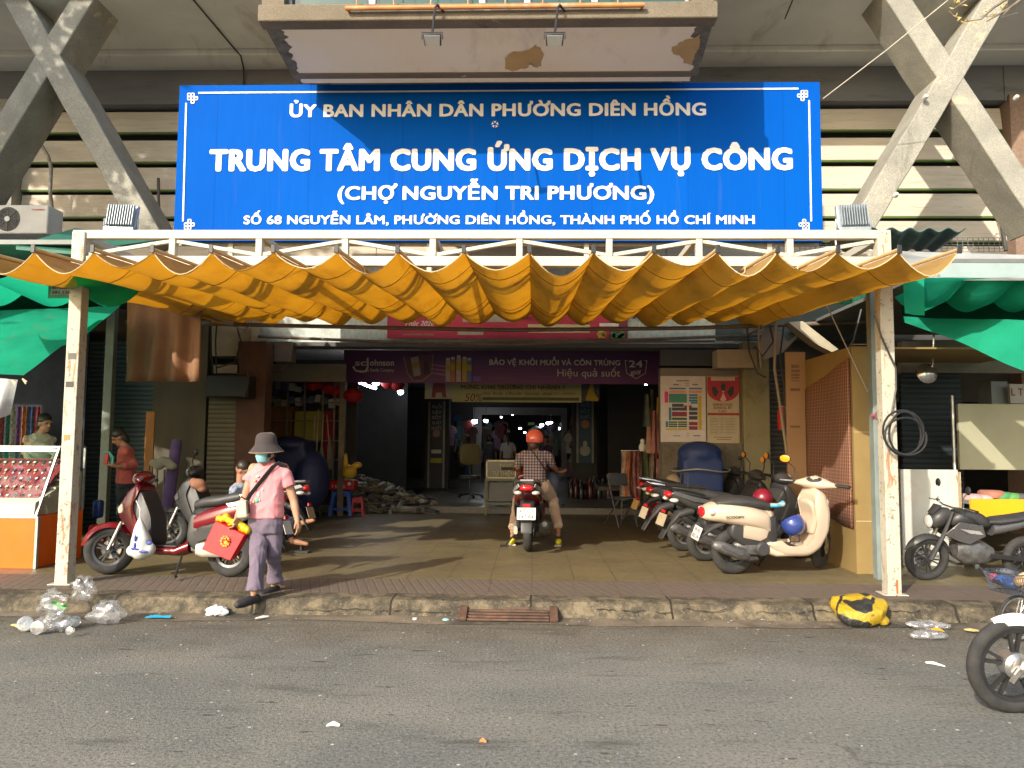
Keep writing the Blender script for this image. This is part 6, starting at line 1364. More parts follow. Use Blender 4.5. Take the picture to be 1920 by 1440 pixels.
# boxes, cables and things under the lintel at left
MBEIGE = mat('beige_box', (.36, .31, .23), (.28, .24, .18), 2.5, .8, dirt=(.12, .1, .08))
panel('duct_box', 397, 470, 588, 668, 11.6, .4, MBEIGE, 'beige boxed duct below the left end of the lintel', 'duct', bevel=.01)
panel('duct_box', 478, 500, 640, 680, 11.9, .3, MBEIGE, 'small beige box beside the duct at the left of the entrance', 'box', bevel=.01)
panel('junction_box', 514, 546, 640, 678, 12.0, .25, mat('grey_box', (.2, .19, .17), (.15, .14, .13), 4, .7), 'grey junction box at the left end of the entrance slab', 'box', bevel=.01)
panel('signboard', 502, 648, 682, 716, 13.3, .06, mat('olive_grey_board', (.24, .22, .18), (.18, .165, .135), 2, .8), 'blank olive grey board above the lattice shop front', 'board')
panel('signboard', 400, 448, 684, 700, 11.5, .1, MBEIGE, 'short beige ledge above the black loudspeaker', 'ledge')
m = MB(); bxp(m, 385, 465, 702, 746, 11.2, .35); solo('loudspeaker', m, MBLACK, 'black box on brackets high on the wall left of the entrance', 'box', bevel=.03)
for i, pts in enumerate(([(395, 590, 11.5), (396, 660, 11.4), (400, 700, 11.3), (393, 720, 11.2)], [(440, 600, 11.5), (452, 640, 11.4), (440, 680, 11.4), (405, 690, 11.4)], [(540, 682, 11.9), (528, 696, 11.8), (505, 700, 11.8)], [(465, 695, 11.1), (466, 720, 11.05), (458, 745, 11.1)], [(410, 560, 11.6), (404, 640, 11.5), (406, 700, 11.5)])):
    m = MB(); pxtube(m, pts, .012, 6); solo('cable', m, flat('cable_%d' % (i % 2), ((.03, .03, .03), (.42, .40, .36))[i in (2, 3)]), ('black cable looping down past the duct box', 'thin dark cable crossing in front of the beige duct', 'pale cable curving from the grey junction box', 'pale cable hanging beside the black box', 'straight dark cable beside the brown curtain')[i], 'cable', 'cables under the left end of the lintel')
# things leaning along the left wall
m = MB(); m.tube([P(312, 962, 10.6), P(331, 832, 11.0)], [.085, .075], 14); m.tube([P(331, 834, 11.0), P(332, 826, 11.02)], [.07, .07], 14); solo('cloth_roll', m, mat('violet_cloth_roll', (.14, .09, .23), (.10, .065, .17), 6, .9, bump=.2), 'violet roll of cloth leaning on the dark olive door', 'cloth roll')
for i, (x, t_) in enumerate(((272, 872), (288, 866), (302, 880))):
    m = MB(); a_, b_ = P(x, 968, 10.7), P(x + 14, t_, 10.9); m.bx(a_.x, b_.x, 10.75, 10.78, PZ, b_.z); solo('leaning_board', m, mat('pale_board_%d' % i, ((.3, .27, .2), (.38, .34, .26), (.22, .2, .16))[i], None, 4, .6), ('olive', 'pale', 'dark')[i] + ' board leaning behind the front of the red scooter', 'board', 'boards leaning behind the red scooter')
m = MB(); b = MB()
for k in range(5): b.ell(P(290 + 8 * k, 868 + 6 * math.sin(k * 2), 10.65), (.08, .07, .06), 8, 6)
o = blob('rag', b, mat('pale_rag', (.42, .38, .28), (.3, .27, .2), 6, .9, bump=.4), None, .02, 2); tag(o, 'pale rag draped over the boards behind the red scooter', 'rag')
m = MB(); bxp(m, 172, 186, 938, 972, 9.6, .12); solo('water_bottle', m, mat('blue_bottle', (.02, .05, .22), (.015, .04, .17), 4, .3), 'blue water drum beside the orange showcase', 'bottle', bevel=.03)
def stool(px, py_top, py_bot, m_, label, wpx=40, yaw=.2, low=False):
    c_ = G((px), py_bot); Y = c_.y; h_ = P(px, py_top, Y).z - PZ; wd = wpx / FPX * Y; g = thing('plastic_stool', label, 'stool', (c_.x, Y + wd / 2, PZ), yaw, 'plastic stools')
    m = MB(); t_ = wd * .36; b_ = wd * .5
    m.loft([ring((0, 0, h_ - .02), (1, 0, 0), (0, 1, 0), t_, t_, 20, 6), ring((0, 0, h_ - .005), (1, 0, 0), (0, 1, 0), t_, t_, 20, 6), ring((0, 0, h_), (1, 0, 0), (0, 1, 0), t_ * .93, t_ * .93, 20, 6)]); part('seat', m, m_, g, local=True)
    for sx_, sy_ in ((-1, -1), (1, -1), (1, 1), (-1, 1)):
        m = MB(); m.beam((sx_ * b_ * .92, sy_ * b_ * .92, 0), (sx_ * t_ * .86, sy_ * t_ * .86, h_ - .02), wd * .15, wd * .12); part('leg', m, m_, g, local=True)
    m = MB(); zz_ = h_ * .28; q_ = b_ * .84
    for a_, c2_ in (((-q_, -q_, zz_), (q_, -q_, zz_)), ((q_, -q_, zz_), (q_, q_, zz_)), ((q_, q_, zz_), (-q_, q_, zz_)), ((-q_, q_, zz_), (-q_, -q_, zz_))): m.beam(a_, c2_, .015, .035)
    part('stretcher', m, m_, g, local=True); m = MB(); zz_ = h_ - .06; q_ = t_ * .88
    for a_, c2_ in (((-q_, -q_, zz_), (q_, -q_, zz_)), ((q_, -q_, zz_), (q_, q_, zz_)), ((q_, q_, zz_), (-q_, q_, zz_)), ((-q_, q_, zz_), (-q_, -q_, zz_))): m.beam(a_, c2_, .015, .08)
    part('apron', m, m_, g, local=True); return g
MBLU = mat('blue_plastic', (.02, .11, .50), (.015, .09, .42), 4, .4); MREDS = mat('red_plastic', (.58, .015, .02), (.5, .012, .016), 4, .4)
stool(635, 921, 968, MBLU, 'blue plastic stool carrying the red crate beside the shoe heap', 42, .1)
stool(668, 933, 967, MREDS, 'small red plastic stool between the blue stool and the shoe heap', 24, .1)
stool(172, 985, 1020, MREDS, 'red plastic stool standing between the orange showcase and red scooter', 26, .1)
stool(1226, 942, 972, MREDS, 'red plastic stool behind the parked row on the right', 26, .3)
# crate on the blue stool
cb = G(635, 968); Yk = cb.y + .05
kr_ = thing('red_crate', 'red crate with pale lettering on the blue stool', 'crate', P(636, 920, Yk)); m = MB(); bxp(m, 609, 664, 901, 919, Yk, .32); part('box', m, MREDS, kr_, bevel=.012); RL(kr_, 'P. ĐÔNG', 634, 915, 6, Yk - .002, MWP, 24, .02); m = MB(); m.disc(P(655, 907, Yk - .002), .035, 14, .003); part('round_mark', m, MWP, kr_); m = MB(); m.box(P(652, 899, Yk + .15), (.3, .25, .02), M.Rotation(R(5), 3, 'Y')); part('lid_paper', m, flat('pale_green_paper', (.4, .42, .33)), kr_)

# ---------------------------------------------------------------- lattice shop front
Yg = 14.2; gs = thing('lattice_shop_front', 'dark shop front with a metal lattice left of the market entrance', 'shop front', (xat(575, Yg), Yg, PZ))
MLAT = mat('dull_steel_lattice', (.20, .19, .16), (.14, .13, .11), 6, .6, .3)
m = MB()
for px in (503, 540, 572, 606, 628): 
    x = xat(px, Yg); m.bx(x - .014, x + .014, Yg, Yg + .03, PZ, P(px, 716, Yg).z)
for py in (754, 789, 826, 862): m.bx(xat(503, Yg), xat(642, Yg), Yg - .004, Yg + .02, P(570, py, Yg).z - .01, P(570, py, Yg).z + .01)
part('lattice', m, MLAT, gs)
m = MB(); x = xat(643, Yg); m.bx(x - .05, x + .05, Yg - .02, Yg + .1, PZ, P(643, 714, Yg).z); m.bx(xat(500, Yg), x + .05, Yg - .02, Yg + .1, P(570, 716, Yg).z, P(570, 710, Yg).z); part('door_frame', m, mat('olive_frame', (.22, .18, .12), (.16, .13, .09), 5, .6), gs)
m = MB(); m.bx(xat(495, Yg), xat(650, Yg), Yg + .9, Yg + 1.0, PZ, 3.0); part('back_wall', m, MDUSK, gs)
panel('cardboard_carton', 504, 546, 762, 826, Yg + .25, .4, mat('brown_carton', (.22, .10, .03), (.17, .08, .025), 3, .9), 'brown carton behind the lattice at the left', 'carton')
panel('yellow_board', 553, 604, 771, 828, Yg + .2, .05, mat('dull_yellow_board', (.38, .33, .05), (.30, .26, .04), 3, .7), 'dull yellow board behind the lattice', 'board')
panel('red_cloth', 608, 627, 771, 860, Yg + .2, .06, mat('deep_red_cloth', (.34, .02, .035), (.26, .016, .028), 3, .9), 'deep red cloth hanging behind the lattice', 'cloth')
rr = random.Random(8)
for i in range(22):
    px, py = 510 + (i % 11) * 12.5, 726 + 26 * (i // 11) + rr.uniform(-5, 5); c_ = rr.choice([(.5, .5, .5), (.12, .12, .13), (.5, .42, .33), (.08, .1, .25), (.2, .2, .1)]); m = MB(); q_ = P(px, py, Yg + .35)
    m.box(q_, (.10 + rr.random() * .06, .15, .10 + rr.random() * .08), M.Rotation(rr.uniform(-.4, .4), 3, 'Y')); solo('packet', m, flat('packet_%d' % int(c_[0] * 100), c_, .5), 'small packet stacked on the top shelves behind the lattice', 'packet', 'packets on the shelves behind the lattice', bevel=.012)
for i, (px, py, s_) in enumerate(((586, 723, 1), (596, 722, .9), (617, 728, 1.1), (632, 735, 1), (662, 742, 1.3), (658, 690, .1))[:5]):
    m = MB(); q_ = P(px, py, Yg + (.1 if i < 4 else -.1)); m.lathe([(.01, -.10), (.07, -.09), (.13, -.03), (.14, .02), (.11, .07), (.05, .10), (.01, .105)], 14, M.Translation(q_) @ M.Scale(s_, 4)); m.tube([q_ + V((0, 0, .1 * s_)), q_ + V((0, 0, .25))], .006, 5); solo('red_lantern', m, mat('lantern_red', (.45, .012, .02), (.34, .01, .015), 6, .6), ('red lantern hung at the top of the lattice, first from the left', 'red lantern second from the left at the top of the lattice', 'red lantern hung third along the top of the lattice', 'red lantern next to the lattice door frame', 'large red lantern outside the lattice door frame')[i], 'lantern', 'red lanterns at the lattice shop')
for i, (px, py) in enumerate(((745, 722), (728, 719))):
    m = MB(); q_ = P(px, py, 16.2); m.lathe([(.01, -.12), (.08, -.10), (.15, -.03), (.16, .02), (.12, .08), (.05, .11), (.01, .115)], 14, M.Translation(q_)); m.tube([q_ + V((0, 0, .1)), V((q_.x, q_.y, ZC))], .006, 5); solo('red_lantern', m, _mats['lantern_red'], ('dim red lantern close to the round hall lamp', 'dim red lantern half hidden by the purple banner')[i], 'lantern', 'red lanterns at the lattice shop')
# tarpaulin covered pile
b = MB(); c0, c1 = P(505, 880, 12.9), P(590, 900, 12.9)
b.bx(P(508, 850, 12.9).x, P(578, 850, 12.9).x, 12.7, 13.4, PZ, P(540, 826, 12.9).z); b.ell(P(585, 900, 12.9), (.3, .35, .5)); b.ell(P(545, 834, 12.9), (.33, .3, .15)); b.ell(P(520, 950, 12.7), (.4, .3, .3))
o = blob('covered_pile', b, mat('navy_tarpaulin', (.018, .024, .085), (.012, .016, .06), 3, .6, bump=.4, bsc=9), None, .03, 6); tag(o, 'navy tarpaulin wrapped around a pile behind the walking woman', 'covered pile')
# mops
for i, (xt, yt, xb_, yb3, hd, c_) in enumerate(((597, 768, 592, 905, 'r', (.34, .29, .22)), (606, 775, 603, 880, 'l', (.30, .26, .20)), (613, 778, 618, 868, 's', (.24, .2, .16)), (590, 780, 586, 940, 'p', (.40, .36, .29)))):
    g = thing('mop', ('grey string mop standing head up against the lattice', 'long bundled mop in the middle of the lattice', 'brown sponge mop hung at the lattice', 'pale round mop with its head on the ground')[i], 'mop', P(xb_, yb3, 13.9), group='mops leaning on the lattice'); m = MB(); m.tube([P(xt, yt, 13.95), P(xb_, yb3 - 20, 13.9)], .012, 6); part('handle', m, flat('mop_stick', (.42, .34, .22)), g)
    m = MB(); q0, q1 = P(xb_, yb3 - 50 if hd != 'p' else 896, 13.88), P(xb_, yb3 + (10 if hd != 'p' else 0), 13.86); rr = random.Random(i)
    for k in range(16):
        a_ = k * .393; r_ = .035 if hd != 'p' else .09
        m.tube([q0, q0.lerp(q1, .4) + V((r_ * math.cos(a_), r_ * math.sin(a_) * .6, 0)), q1 + V((r_ * 1.25 * math.cos(a_), r_ * .7 * math.sin(a_), rr.uniform(-.03, .03)))], .012, 5)
    part('mop_head', m, mat('mop_%d' % i, c_, None, 12, .95, bump=.4), g)
b = MB(); b.ell(P(655, 885, 13.8), (.14, .12, .13)); b.ell(P(648, 866, 13.8), (.05, .05, .16)); b.ell(P(670, 872, 13.8), (.09, .06, .06)); o = blob('plastic_bag', b, mat('yellow_bag_plastic', (.55, .32, .02), (.45, .26, .015), 5, .4, bump=.5, bsc=14), None, .018, 2); tag(o, 'knotted yellow plastic bag hanging at the lattice door frame', 'bag')
# heap of shoes
def shoe_mesh(): 
    m = MB(); xs_loft(m, [(-.12, .03, .025, .03), (-.09, .04, .04, .037), (-.03, .042, .042, .036), (.04, .032, .03, .04), (.10, .026, .024, .042), (.14, .02, .014, .025)], 10, 2.4); m.cur = 1; xs_loft(m, [(-.125, .006, .007, .034), (.05, .006, .007, .044), (.145, .006, .006, .026)], 10, 3); return m
scol = [((.40, .38, .32), 'grey'), ((.05, .045, .04), 'black'), ((.26, .19, .12), 'brown'), ((.62, .58, .50), 'white'), ((.16, .15, .13), 'dark grey'), ((.30, .26, .16), 'khaki')]
prot = []
for c_, n_ in scol:
    o = part('shoe', shoe_mesh(), [mat('shoe_' + n_.replace(' ', '_'), tuple(q * .6 for q in c_), tuple(q * .25 for q in c_), 22, .7), flat('shoe_sole', (.42, .38, .3))]); tag(o, n_ + ' second hand shoe lying in the heap on the floor', 'shoe', 'heap of shoes beside the red stool'); prot.append(o)
rr = random.Random(31); used = [False] * 6
sa = G(700, 962)
for i in range(150):
    u = rr.random(); v = rr.random(); px = 668 + 145 * u; top = 905 + 35 * u; 
    base_y = sa.y - .15 + 1.9 * v; xx = xat(px, base_y); hh = max(0, .62 * (1 - u) * (1 - abs(2 * v - 1) ** 2)) * rr.random() ** .5
    zf_ = PZ if base_y < 15 else HZ
    j = rr.randrange(6); o = prot[j] if not used[j] else prot[j].copy()
    if used[j]: COL.objects.link(o)
    used[j] = True; o.location = (xx, base_y, zf_ + hh + .004); o.rotation_euler = (rr.uniform(-.6, .6) if hh > .05 else 0, rr.uniform(-.5, .5) if hh > .05 else 0, rr.uniform(0, 6.28)); o.scale = [rr.uniform(.95, 1.25)] * 3

# ---------------------------------------------------------------- deep hall
Yh = 20.5
for i, (px, lines, bgc, tx) in enumerate(((820, ['MUỖI', 'GÂY', 'SỐT', 'XUẤT', 'HUYẾT'], (.05, .05, .055), (.5, .5, .48)), (1097, ['', 'MUỖI', 'SỐT', 'HUYẾT', ''], (.03, .09, .15), (.22, .38, .42)))):
    x = xat(px, Yh); m = MB(); m.bx(x - .32, x + .32, Yh + .02, Yh + .5, HZ, ZC); solo('hall_pillar', m, MDUSK, ('dark hall pillar bearing the grey vertical mosquito sign', 'dark hall pillar bearing the blue vertical sign')[i], 'pillar')
    g = thing('vertical_sign', ('tall dark framed sign with stacked words about mosquitoes on the left hall pillar', 'tall blue framed sign with pale frame on the right hall pillar')[i], 'sign', (x, Yh, HZ)); zb_, zt_ = (P(px, 915, Yh).z if i == 0 else P(px, 868, Yh).z), P(px, 752, Yh).z
    m = MB(); m.bx(x - .19, x + .19, Yh - .03, Yh + .01, max(HZ, zb_), zt_); part('board', m, flat('sign_ground_%d' % i, bgc), g)
    for e in (-1, 1):
        m = MB(); m.bx(x + e * .2 - .025, x + e * .2 + .025, Yh - .05, Yh + .012, max(HZ, zb_), zt_); part('frame_bar', m, mat('dull_frame', (.28, .28, .27), (.2, .2, .2), 5, .5, .3), g)
    for k, s_ in enumerate(lines):
        if s_: m = MB(); m.text(s_, (x, Yh - .033, P(px, 766 + 10 * k if i == 0 else 752 + 11 * k, Yh).z), (1, 0, 0), (0, 0, 1), .26, .09, .02); part('lettering', m, flat('sign_text_%d' % i, tx), g, smooth=0)
    m = MB(); m.disc((x, Yh - .034, P(px, 813 if i == 0 else 795, Yh).z), .11, 20, .003); rd = part('round_mark', m, flat('mark_red' if i == 0 else 'mark_orange', (.42, .10, .10) if i == 0 else (.45, .2, .1)), g)
    if i == 0:
        m = MB(); m.disc((x, Yh - .038, P(px, 813, Yh).z), .085, 20, .003); m.beam((x - .08, Yh - .044, P(px, 813, Yh).z - .08), (x + .08, Yh - .044, P(px, 813, Yh).z + .08), .02, .003, up=(0, 1, 0)); part('mark_centre', m, flat('mark_pale', (.35, .3, .3)), rd)
        m = MB(); m.bx(x - .13, x + .13, Yh - .036, Yh - .031, P(px, 850, Yh).z, P(px, 843, Yh).z); part('white_label', m, MWP, g); m = MB(); m.bx(x - .15, x + .15, Yh - .036, Yh - .031, P(px, 868, Yh).z, P(px, 859, Yh).z); part('yellow_label', m, flat('label_yellow', (.5, .46, .03)), g)
    else:
        m = MB(); m.ell((x, Yh - .03, P(px, 845, Yh).z), (.14, .01, .14)); m.ell((x, Yh - .032, P(px, 832, Yh).z), (.06, .01, .08)); part('printed_figure', m, flat('pale_figure', (.42, .42, .38)), g)
# inner portal and far wall
Yp = 27; m = MB(); x0, x1 = xat(889, Yp), xat(1062, Yp); zt_ = P(975, 778, Yp).z; zt2 = P(975, 764, Yp).z
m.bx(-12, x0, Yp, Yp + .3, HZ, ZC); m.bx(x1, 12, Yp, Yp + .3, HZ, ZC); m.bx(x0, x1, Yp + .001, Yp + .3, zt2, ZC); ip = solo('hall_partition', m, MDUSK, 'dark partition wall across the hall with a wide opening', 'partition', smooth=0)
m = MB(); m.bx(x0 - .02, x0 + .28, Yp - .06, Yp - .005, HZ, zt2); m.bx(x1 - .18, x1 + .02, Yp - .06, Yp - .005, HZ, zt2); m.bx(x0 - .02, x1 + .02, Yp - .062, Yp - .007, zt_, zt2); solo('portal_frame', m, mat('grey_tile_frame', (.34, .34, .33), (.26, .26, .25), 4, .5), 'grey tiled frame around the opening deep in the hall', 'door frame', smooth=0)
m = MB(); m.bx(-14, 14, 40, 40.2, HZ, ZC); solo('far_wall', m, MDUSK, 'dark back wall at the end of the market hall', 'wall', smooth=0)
# side stalls in the hall
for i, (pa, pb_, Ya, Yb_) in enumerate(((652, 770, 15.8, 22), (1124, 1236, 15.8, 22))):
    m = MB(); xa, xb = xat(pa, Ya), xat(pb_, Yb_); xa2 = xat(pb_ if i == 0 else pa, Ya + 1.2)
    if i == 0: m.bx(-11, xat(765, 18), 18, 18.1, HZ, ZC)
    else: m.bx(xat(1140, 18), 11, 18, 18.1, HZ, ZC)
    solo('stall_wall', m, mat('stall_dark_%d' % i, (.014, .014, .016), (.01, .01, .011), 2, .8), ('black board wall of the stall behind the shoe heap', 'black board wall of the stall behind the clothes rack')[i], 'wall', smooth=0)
MLAMP = flat('lit_bulb', (1, 1, 1), .5, emit=(.92, .96, 1.0), es=16)
lamps = [(705, 716, 16.5, .11), (751, 735, 17.5, .085), (890, 790, 23, .10), (911, 789, 26, .085), (961, 776, 30, .07), (975, 803, 33, .07), (984, 811, 36, .06), (1016, 797, 31, .09), (1027, 793.5, 29, .08), (1033, 792, 29.5, .07), (1050, 803, 33, .08), (1211, 719, 16.4, .05), (940, 782, 34, .05)]
for i, (px, py, Y, r_) in enumerate(lamps):
    q_ = P(px, py, Y); g = thing('hall_lamp', ('round lit lamp just under the purple banner at the left', 'square lit lamp hanging left of the yellow banner', 'lit lamp left of the grey tiled frame', 'lit lamp at the left edge of the opening in the hall', 'small lit lamp high in the middle of the hall opening', 'tiny lit lamp to the left of the rider helmet', 'tiny lit lamp just above the rider helmet', 'lit lamp above and to the right of the rider', 'lit lamp of a close pair in the hall opening, left one', 'lit lamp of a close pair in the hall opening, right one', 'lit lamp at the right edge of the hall opening', 'small lit lamp under the right end of the purple banner', 'tiny lit lamp at the far end over the white topped shopper')[i], 'lamp', q_, group='lit lamps hanging in the market hall')
    m = MB(); m.lathe([(.002, -.9 * r_), (r_ * .7, -.75 * r_), (r_, -.1 * r_), (r_ * .95, .5 * r_), (.002, .55 * r_)], 14, M.Scale(.8, 4)); part('bulb', m, MLAMP, g, local=True); m = MB(); m.tube([(0, 0, .5 * r_), (0, 0, max(.1, ZC - q_.z))], .008, 5); part('lamp_cord', m, MBLACK, g, local=True)
for i, (a_, b_) in enumerate((((662, 713.5), (685, 720.5)), ((685, 722), (704, 728)))):
    m = MB(); m.tube([P(*a_, 15.2 + i * .6), P(*b_, 15.8 + i * .7)], .028, 8); solo('tube_light', m, MLAMP, ('lit tube light slanting under the left end of the purple banner', 'second lit tube light right after the first one')[i], 'tube light', 'lit tube lights in the hall')
# goods hanging through the hall
rr = random.Random(77); gcols = [(.42, .42, .40), (.12, .22, .22), (.35, .08, .09), (.10, .10, .13), (.45, .35, .25), (.08, .15, .3), (.3, .3, .12), (.35, .2, .3), (.55, .52, .45)]
garm = []
for i, c_ in enumerate(gcols):
    m = MB(); m.prism([(-.2, 0, -.02), (-.09, 0, .04), (.09, 0, .04), (.2, 0, -.02), (.24, 0, -.2), (.15, 0, -.22), (.15, 0, -.6), (-.15, 0, -.6), (-.15, 0, -.22), (-.24, 0, -.2)], (0, .05, 0)); o = part('hanging_shirt', m, mat('garment_%d' % i, c_, tuple(q * .6 for q in c_), 12, .9), bevel=.015); tag(o, ('grey', 'teal', 'dark red', 'charcoal', 'tan', 'navy', 'olive', 'mauve', 'cream')[i] + ' garment hanging among the stalls deep in the hall', 'garment', 'garments hanging in the hall'); garm.append(o)
gu = [False] * 9
for i in range(64):
    j = rr.randrange(9); Y = rr.uniform(27.6, 39); side_ = rr.random() < .5; px = rr.uniform(895, 950) if side_ else rr.uniform(1008, 1060); o = garm[j] if not gu[j] else garm[j].copy()
    if gu[j]: COL.objects.link(o)
    gu[j] = True; o.location = P(px, rr.uniform(788, 830), Y); o.rotation_euler = (0, 0, rr.uniform(-1, 1)); o.scale = [rr.uniform(.7, 1.2)] * 3
for i in range(34):
    j = rr.randrange(9); o = garm[j].copy(); COL.objects.link(o); o.location = P(rr.choice((rr.uniform(843, 886), rr.uniform(843, 886), rr.uniform(1062, 1080))), rr.uniform(776, 865), rr.uniform(22.5, 26.6)); o.rotation_euler = (0, 0, rr.uniform(-1.2, 1.2)); o.scale = [rr.uniform(.6, 1.)] * 3
m = MB(); m.lathe([(.35, 0), (.3, .06), (.15, .16), (.01, .2)], 20, M.Translation(P(1005, 808, 31))); solo('parasol', m, flat('pale_teal_cloth', (.35, .45, .44)), 'pale teal parasol right above the rider helmet deep in the hall', 'parasol')
m = MB(); bxp(m, 990, 1002, 792, 797, 32, .1); solo('green_signboard', m, flat('green_sign', (.2, .36, .08)), 'small green signboard hanging far down the hall', 'sign')
# office chair and the charity box stand
a_ = G(882, 962, HZ); ch = thing('office_chair', 'yellow backed office chair standing in the hall left of the charity box', 'chair', (a_.x, 17.2, HZ), .1)
ch.location.x = xat(883, 17.2)
m = MB(); zz0, zz1 = P(883, 872, 17.2).z, P(883, 832, 17.2).z; m.loft([ring((0, y_, (zz0 + zz1) / 2 - HZ), (1, 0, 0), (0, 0, 1), .23 * s_, (zz1 - zz0) / 2 * s_, 20, 4) for y_, s_ in ((-.03, .9), (-.02, 1), (.03, 1), (.04, .9))]); part('backrest', m, mat('dull_yellow_vinyl', (.13, .10, .03), (.10, .08, .02), 4, .6), ch, local=True)
m = MB(); m.loft([ring((0, .25, z_), (1, 0, 0), (0, 1, 0), .24 * s_, .23 * s_, 20, 4) for z_, s_ in ((.42, .95), (.44, 1), (.49, 1), (.5, .94))]); part('seat', m, MSEAT, ch, local=True)
m = MB(); m.tube([(0, .25, .42), (0, .25, .1)], .025, 8); m.tube([(0, .02, .46), (0, .0, .7)], .02, 6); part('column', m, MENG, ch, local=True)
for k in range(5):
    m = MB(); m.beam((0, .25, .1), (.28 * math.cos(k * 1.257), .25 + .28 * math.sin(k * 1.257), .06), .04, .03); m.ell((.28 * math.cos(k * 1.257), .25 + .28 * math.sin(k * 1.257), .03), (.03, .03, .03), 8, 6); part('leg', m, MBLACK, ch, local=True)
q0 = G(914, 966); cst = thing('charity_box', 'glass fronted charity box on an olive steel stand behind the rider', 'donation box', (xat(940, q0.y), q0.y + .2, PZ)); Yx = q0.y
MOLF = mat('olive_steel', (.20, .20, .12), (.15, .15, .09), 6, .6); m = MB(); xa, xb = xat(913, Yx), xat(969, Yx); zt_, zm = P(940, 863, Yx).z, P(940, 897, Yx).z
for x in (xa, xb):
    for y in (Yx, Yx + .4):
        m2_ = MB(); m2_.bx(x - .02, x + .02, y - .02, y + .02, PZ, zm); part('leg', m2_, MOLF, cst)
m = MB(); m.bx(xa, xb, Yx - .021, Yx + .42, zm - .05, zm); part('shelf', m, MOLF, cst); m = MB(); m.bx(xa, xb, Yx - .015, Yx + .41, PZ + .2, PZ + .24); part('shelf', m, MOLF, cst)
m = MB(); m.bx(xa + .06, xb - .06, Yx + .05, Yx + .08, PZ + .26, zm - .08); part('back_panel', m, mat('grey_panel_board', (.2, .2, .19), (.15, .15, .14), 3, .7), cst)
m = MB(); m.bx(xa + .01, xb - .01, Yx, Yx + .38, zm + .002, zt_); bxo = part('box', m, mat('olive_grey_glass', (.16, .15, .10), (.11, .105, .075), 3, .2, coat=.5), cst)
m = MB()
for (x_0, x_1, z_0, z_1) in ((xa, xb, zt_ - .025, zt_ + .005), (xa, xb, zm, zm + .025), (xa, xa + .025, zm, zt_), (xb - .025, xb, zm, zt_)): m.bx(x_0, x_1, Yx - .012, Yx - .002, z_0, z_1)
part('box_frame', m, mat('pale_gold_frame', (.5, .44, .28), (.4, .35, .22), 6, .4, .4), bxo); m = MB(); m.text('THÙNG', P(948, 878, Yx - .003), (1, 0, 0), (0, 0, 1), 22 / FPX * Yx, .085, .01); m.text('TỪ THIỆN', P(943, 892, Yx - .003), (1, 0, 0), (0, 0, 1), 40 / FPX * Yx, .085, .01); part('lettering', m, flat('gold_letters', (.42, .36, .14)), bxo, smooth=0)
# row of bottles and extinguishers by the right hall wall
for i in range(9):
    px = 1072 + i * 8.5; rr = random.Random(i); c_ = rr.choice([(.02, .02, .025), (.07, .01, .01), (.10, .10, .095), (.05, .04, .03)]); m = MB(); q_ = V((xat(px, 17.5), 17.3 + rr.random() * .5, HZ)); m.lathe([(.01, 0), (.075, .0), (.08, .03), (.08, .32), (.03, .40), (.03, .46), (.001, .46)], 12, M.Translation(q_) @ M.Scale(rr.uniform(.8, 1.15), 4)); solo('bottle', m, mat('bottle_%d' % int(c_[0] * 100), c_, None, 5, .25), 'dim bottle standing in the row along the right hall wall', 'bottle', 'bottles along the right hall wall')
# ================================================================== right side of the entrance
YW2 = 12.0
gpanel('poster_wall', 1238, 1392, 690, YW2 + .03, .2, mat('grey_olive_wall', (.22, .20, .16), (.17, .15, .12), 2, .85, dirt=(.1, .09, .07)), 'grey wall carrying the two posters right of the entrance', 'wall')
gpanel('yellow_pillar', 1392, 1442, 640, YW2 - .1, .5, mat('yellow_olive_paint', (.30, .26, .14), (.23, .20, .11), 1.6, .8, dirt=(.12, .1, .06)), 'yellowish painted pillar right of the red poster', 'pillar', bevel=.02)
gpanel('roller_shutter', 1442, 1482, 690, YW2 + .1, .05, shutter_mat('dark_shutter', (.07, .07, .065)), 'dark narrow roller shutter between yellowish pillar and cardboard clad stall', 'shutter', smooth=0)
panel('beam_box', 1345, 1420, 655, 690, 11.7, .35, mat('pale_beige_beam', (.46, .40, .30), (.36, .31, .23), 2, .85), 'pale beige beam end above the posters', 'beam', bevel=.01)
panel('slate_board', 1238, 1344, 655, 686, 12.1, .1, flat('slate_panel', (.05, .055, .065)), 'dark slate panel above the coloured map poster', 'panel')
# braces' feet and hanging clutter behind the awning on the right
m = MB(); m.loft([[P(*q) for q in r_] for r_ in (((1420, 650, 11.2), (1440, 600, 11.2), (1440, 600, 11.6), (1420, 650, 11.6)), ((1432, 676, 11.2), (1478, 640, 11.2), (1478, 640, 11.6), (1432, 676, 11.6)), ((1470, 660, 11.2), (1530, 596, 11.2), (1530, 596, 11.6), (1470, 660, 11.6)))]); solo('grey_bundle', m, mat('grey_sheet_bundle', (.30, .28, .25), (.22, .2, .18), 3, .8), 'grey sheet bundle tied up with cables above the yellowish pillar', 'bundle', bevel=.02)
m = MB(); m.prism([P(1478, 604, 10.9), P(1505, 602, 10.9), P(1572, 655, 10.9), P(1560, 660, 10.9), P(1530, 645, 10.9)], (0, .25, 0)); solo('torn_canvas', m, mat('pale_canvas', (.50, .45, .33), (.42, .37, .27), 5, .9), 'torn pale canvas strip drooping behind the right end of the awning', 'canvas')
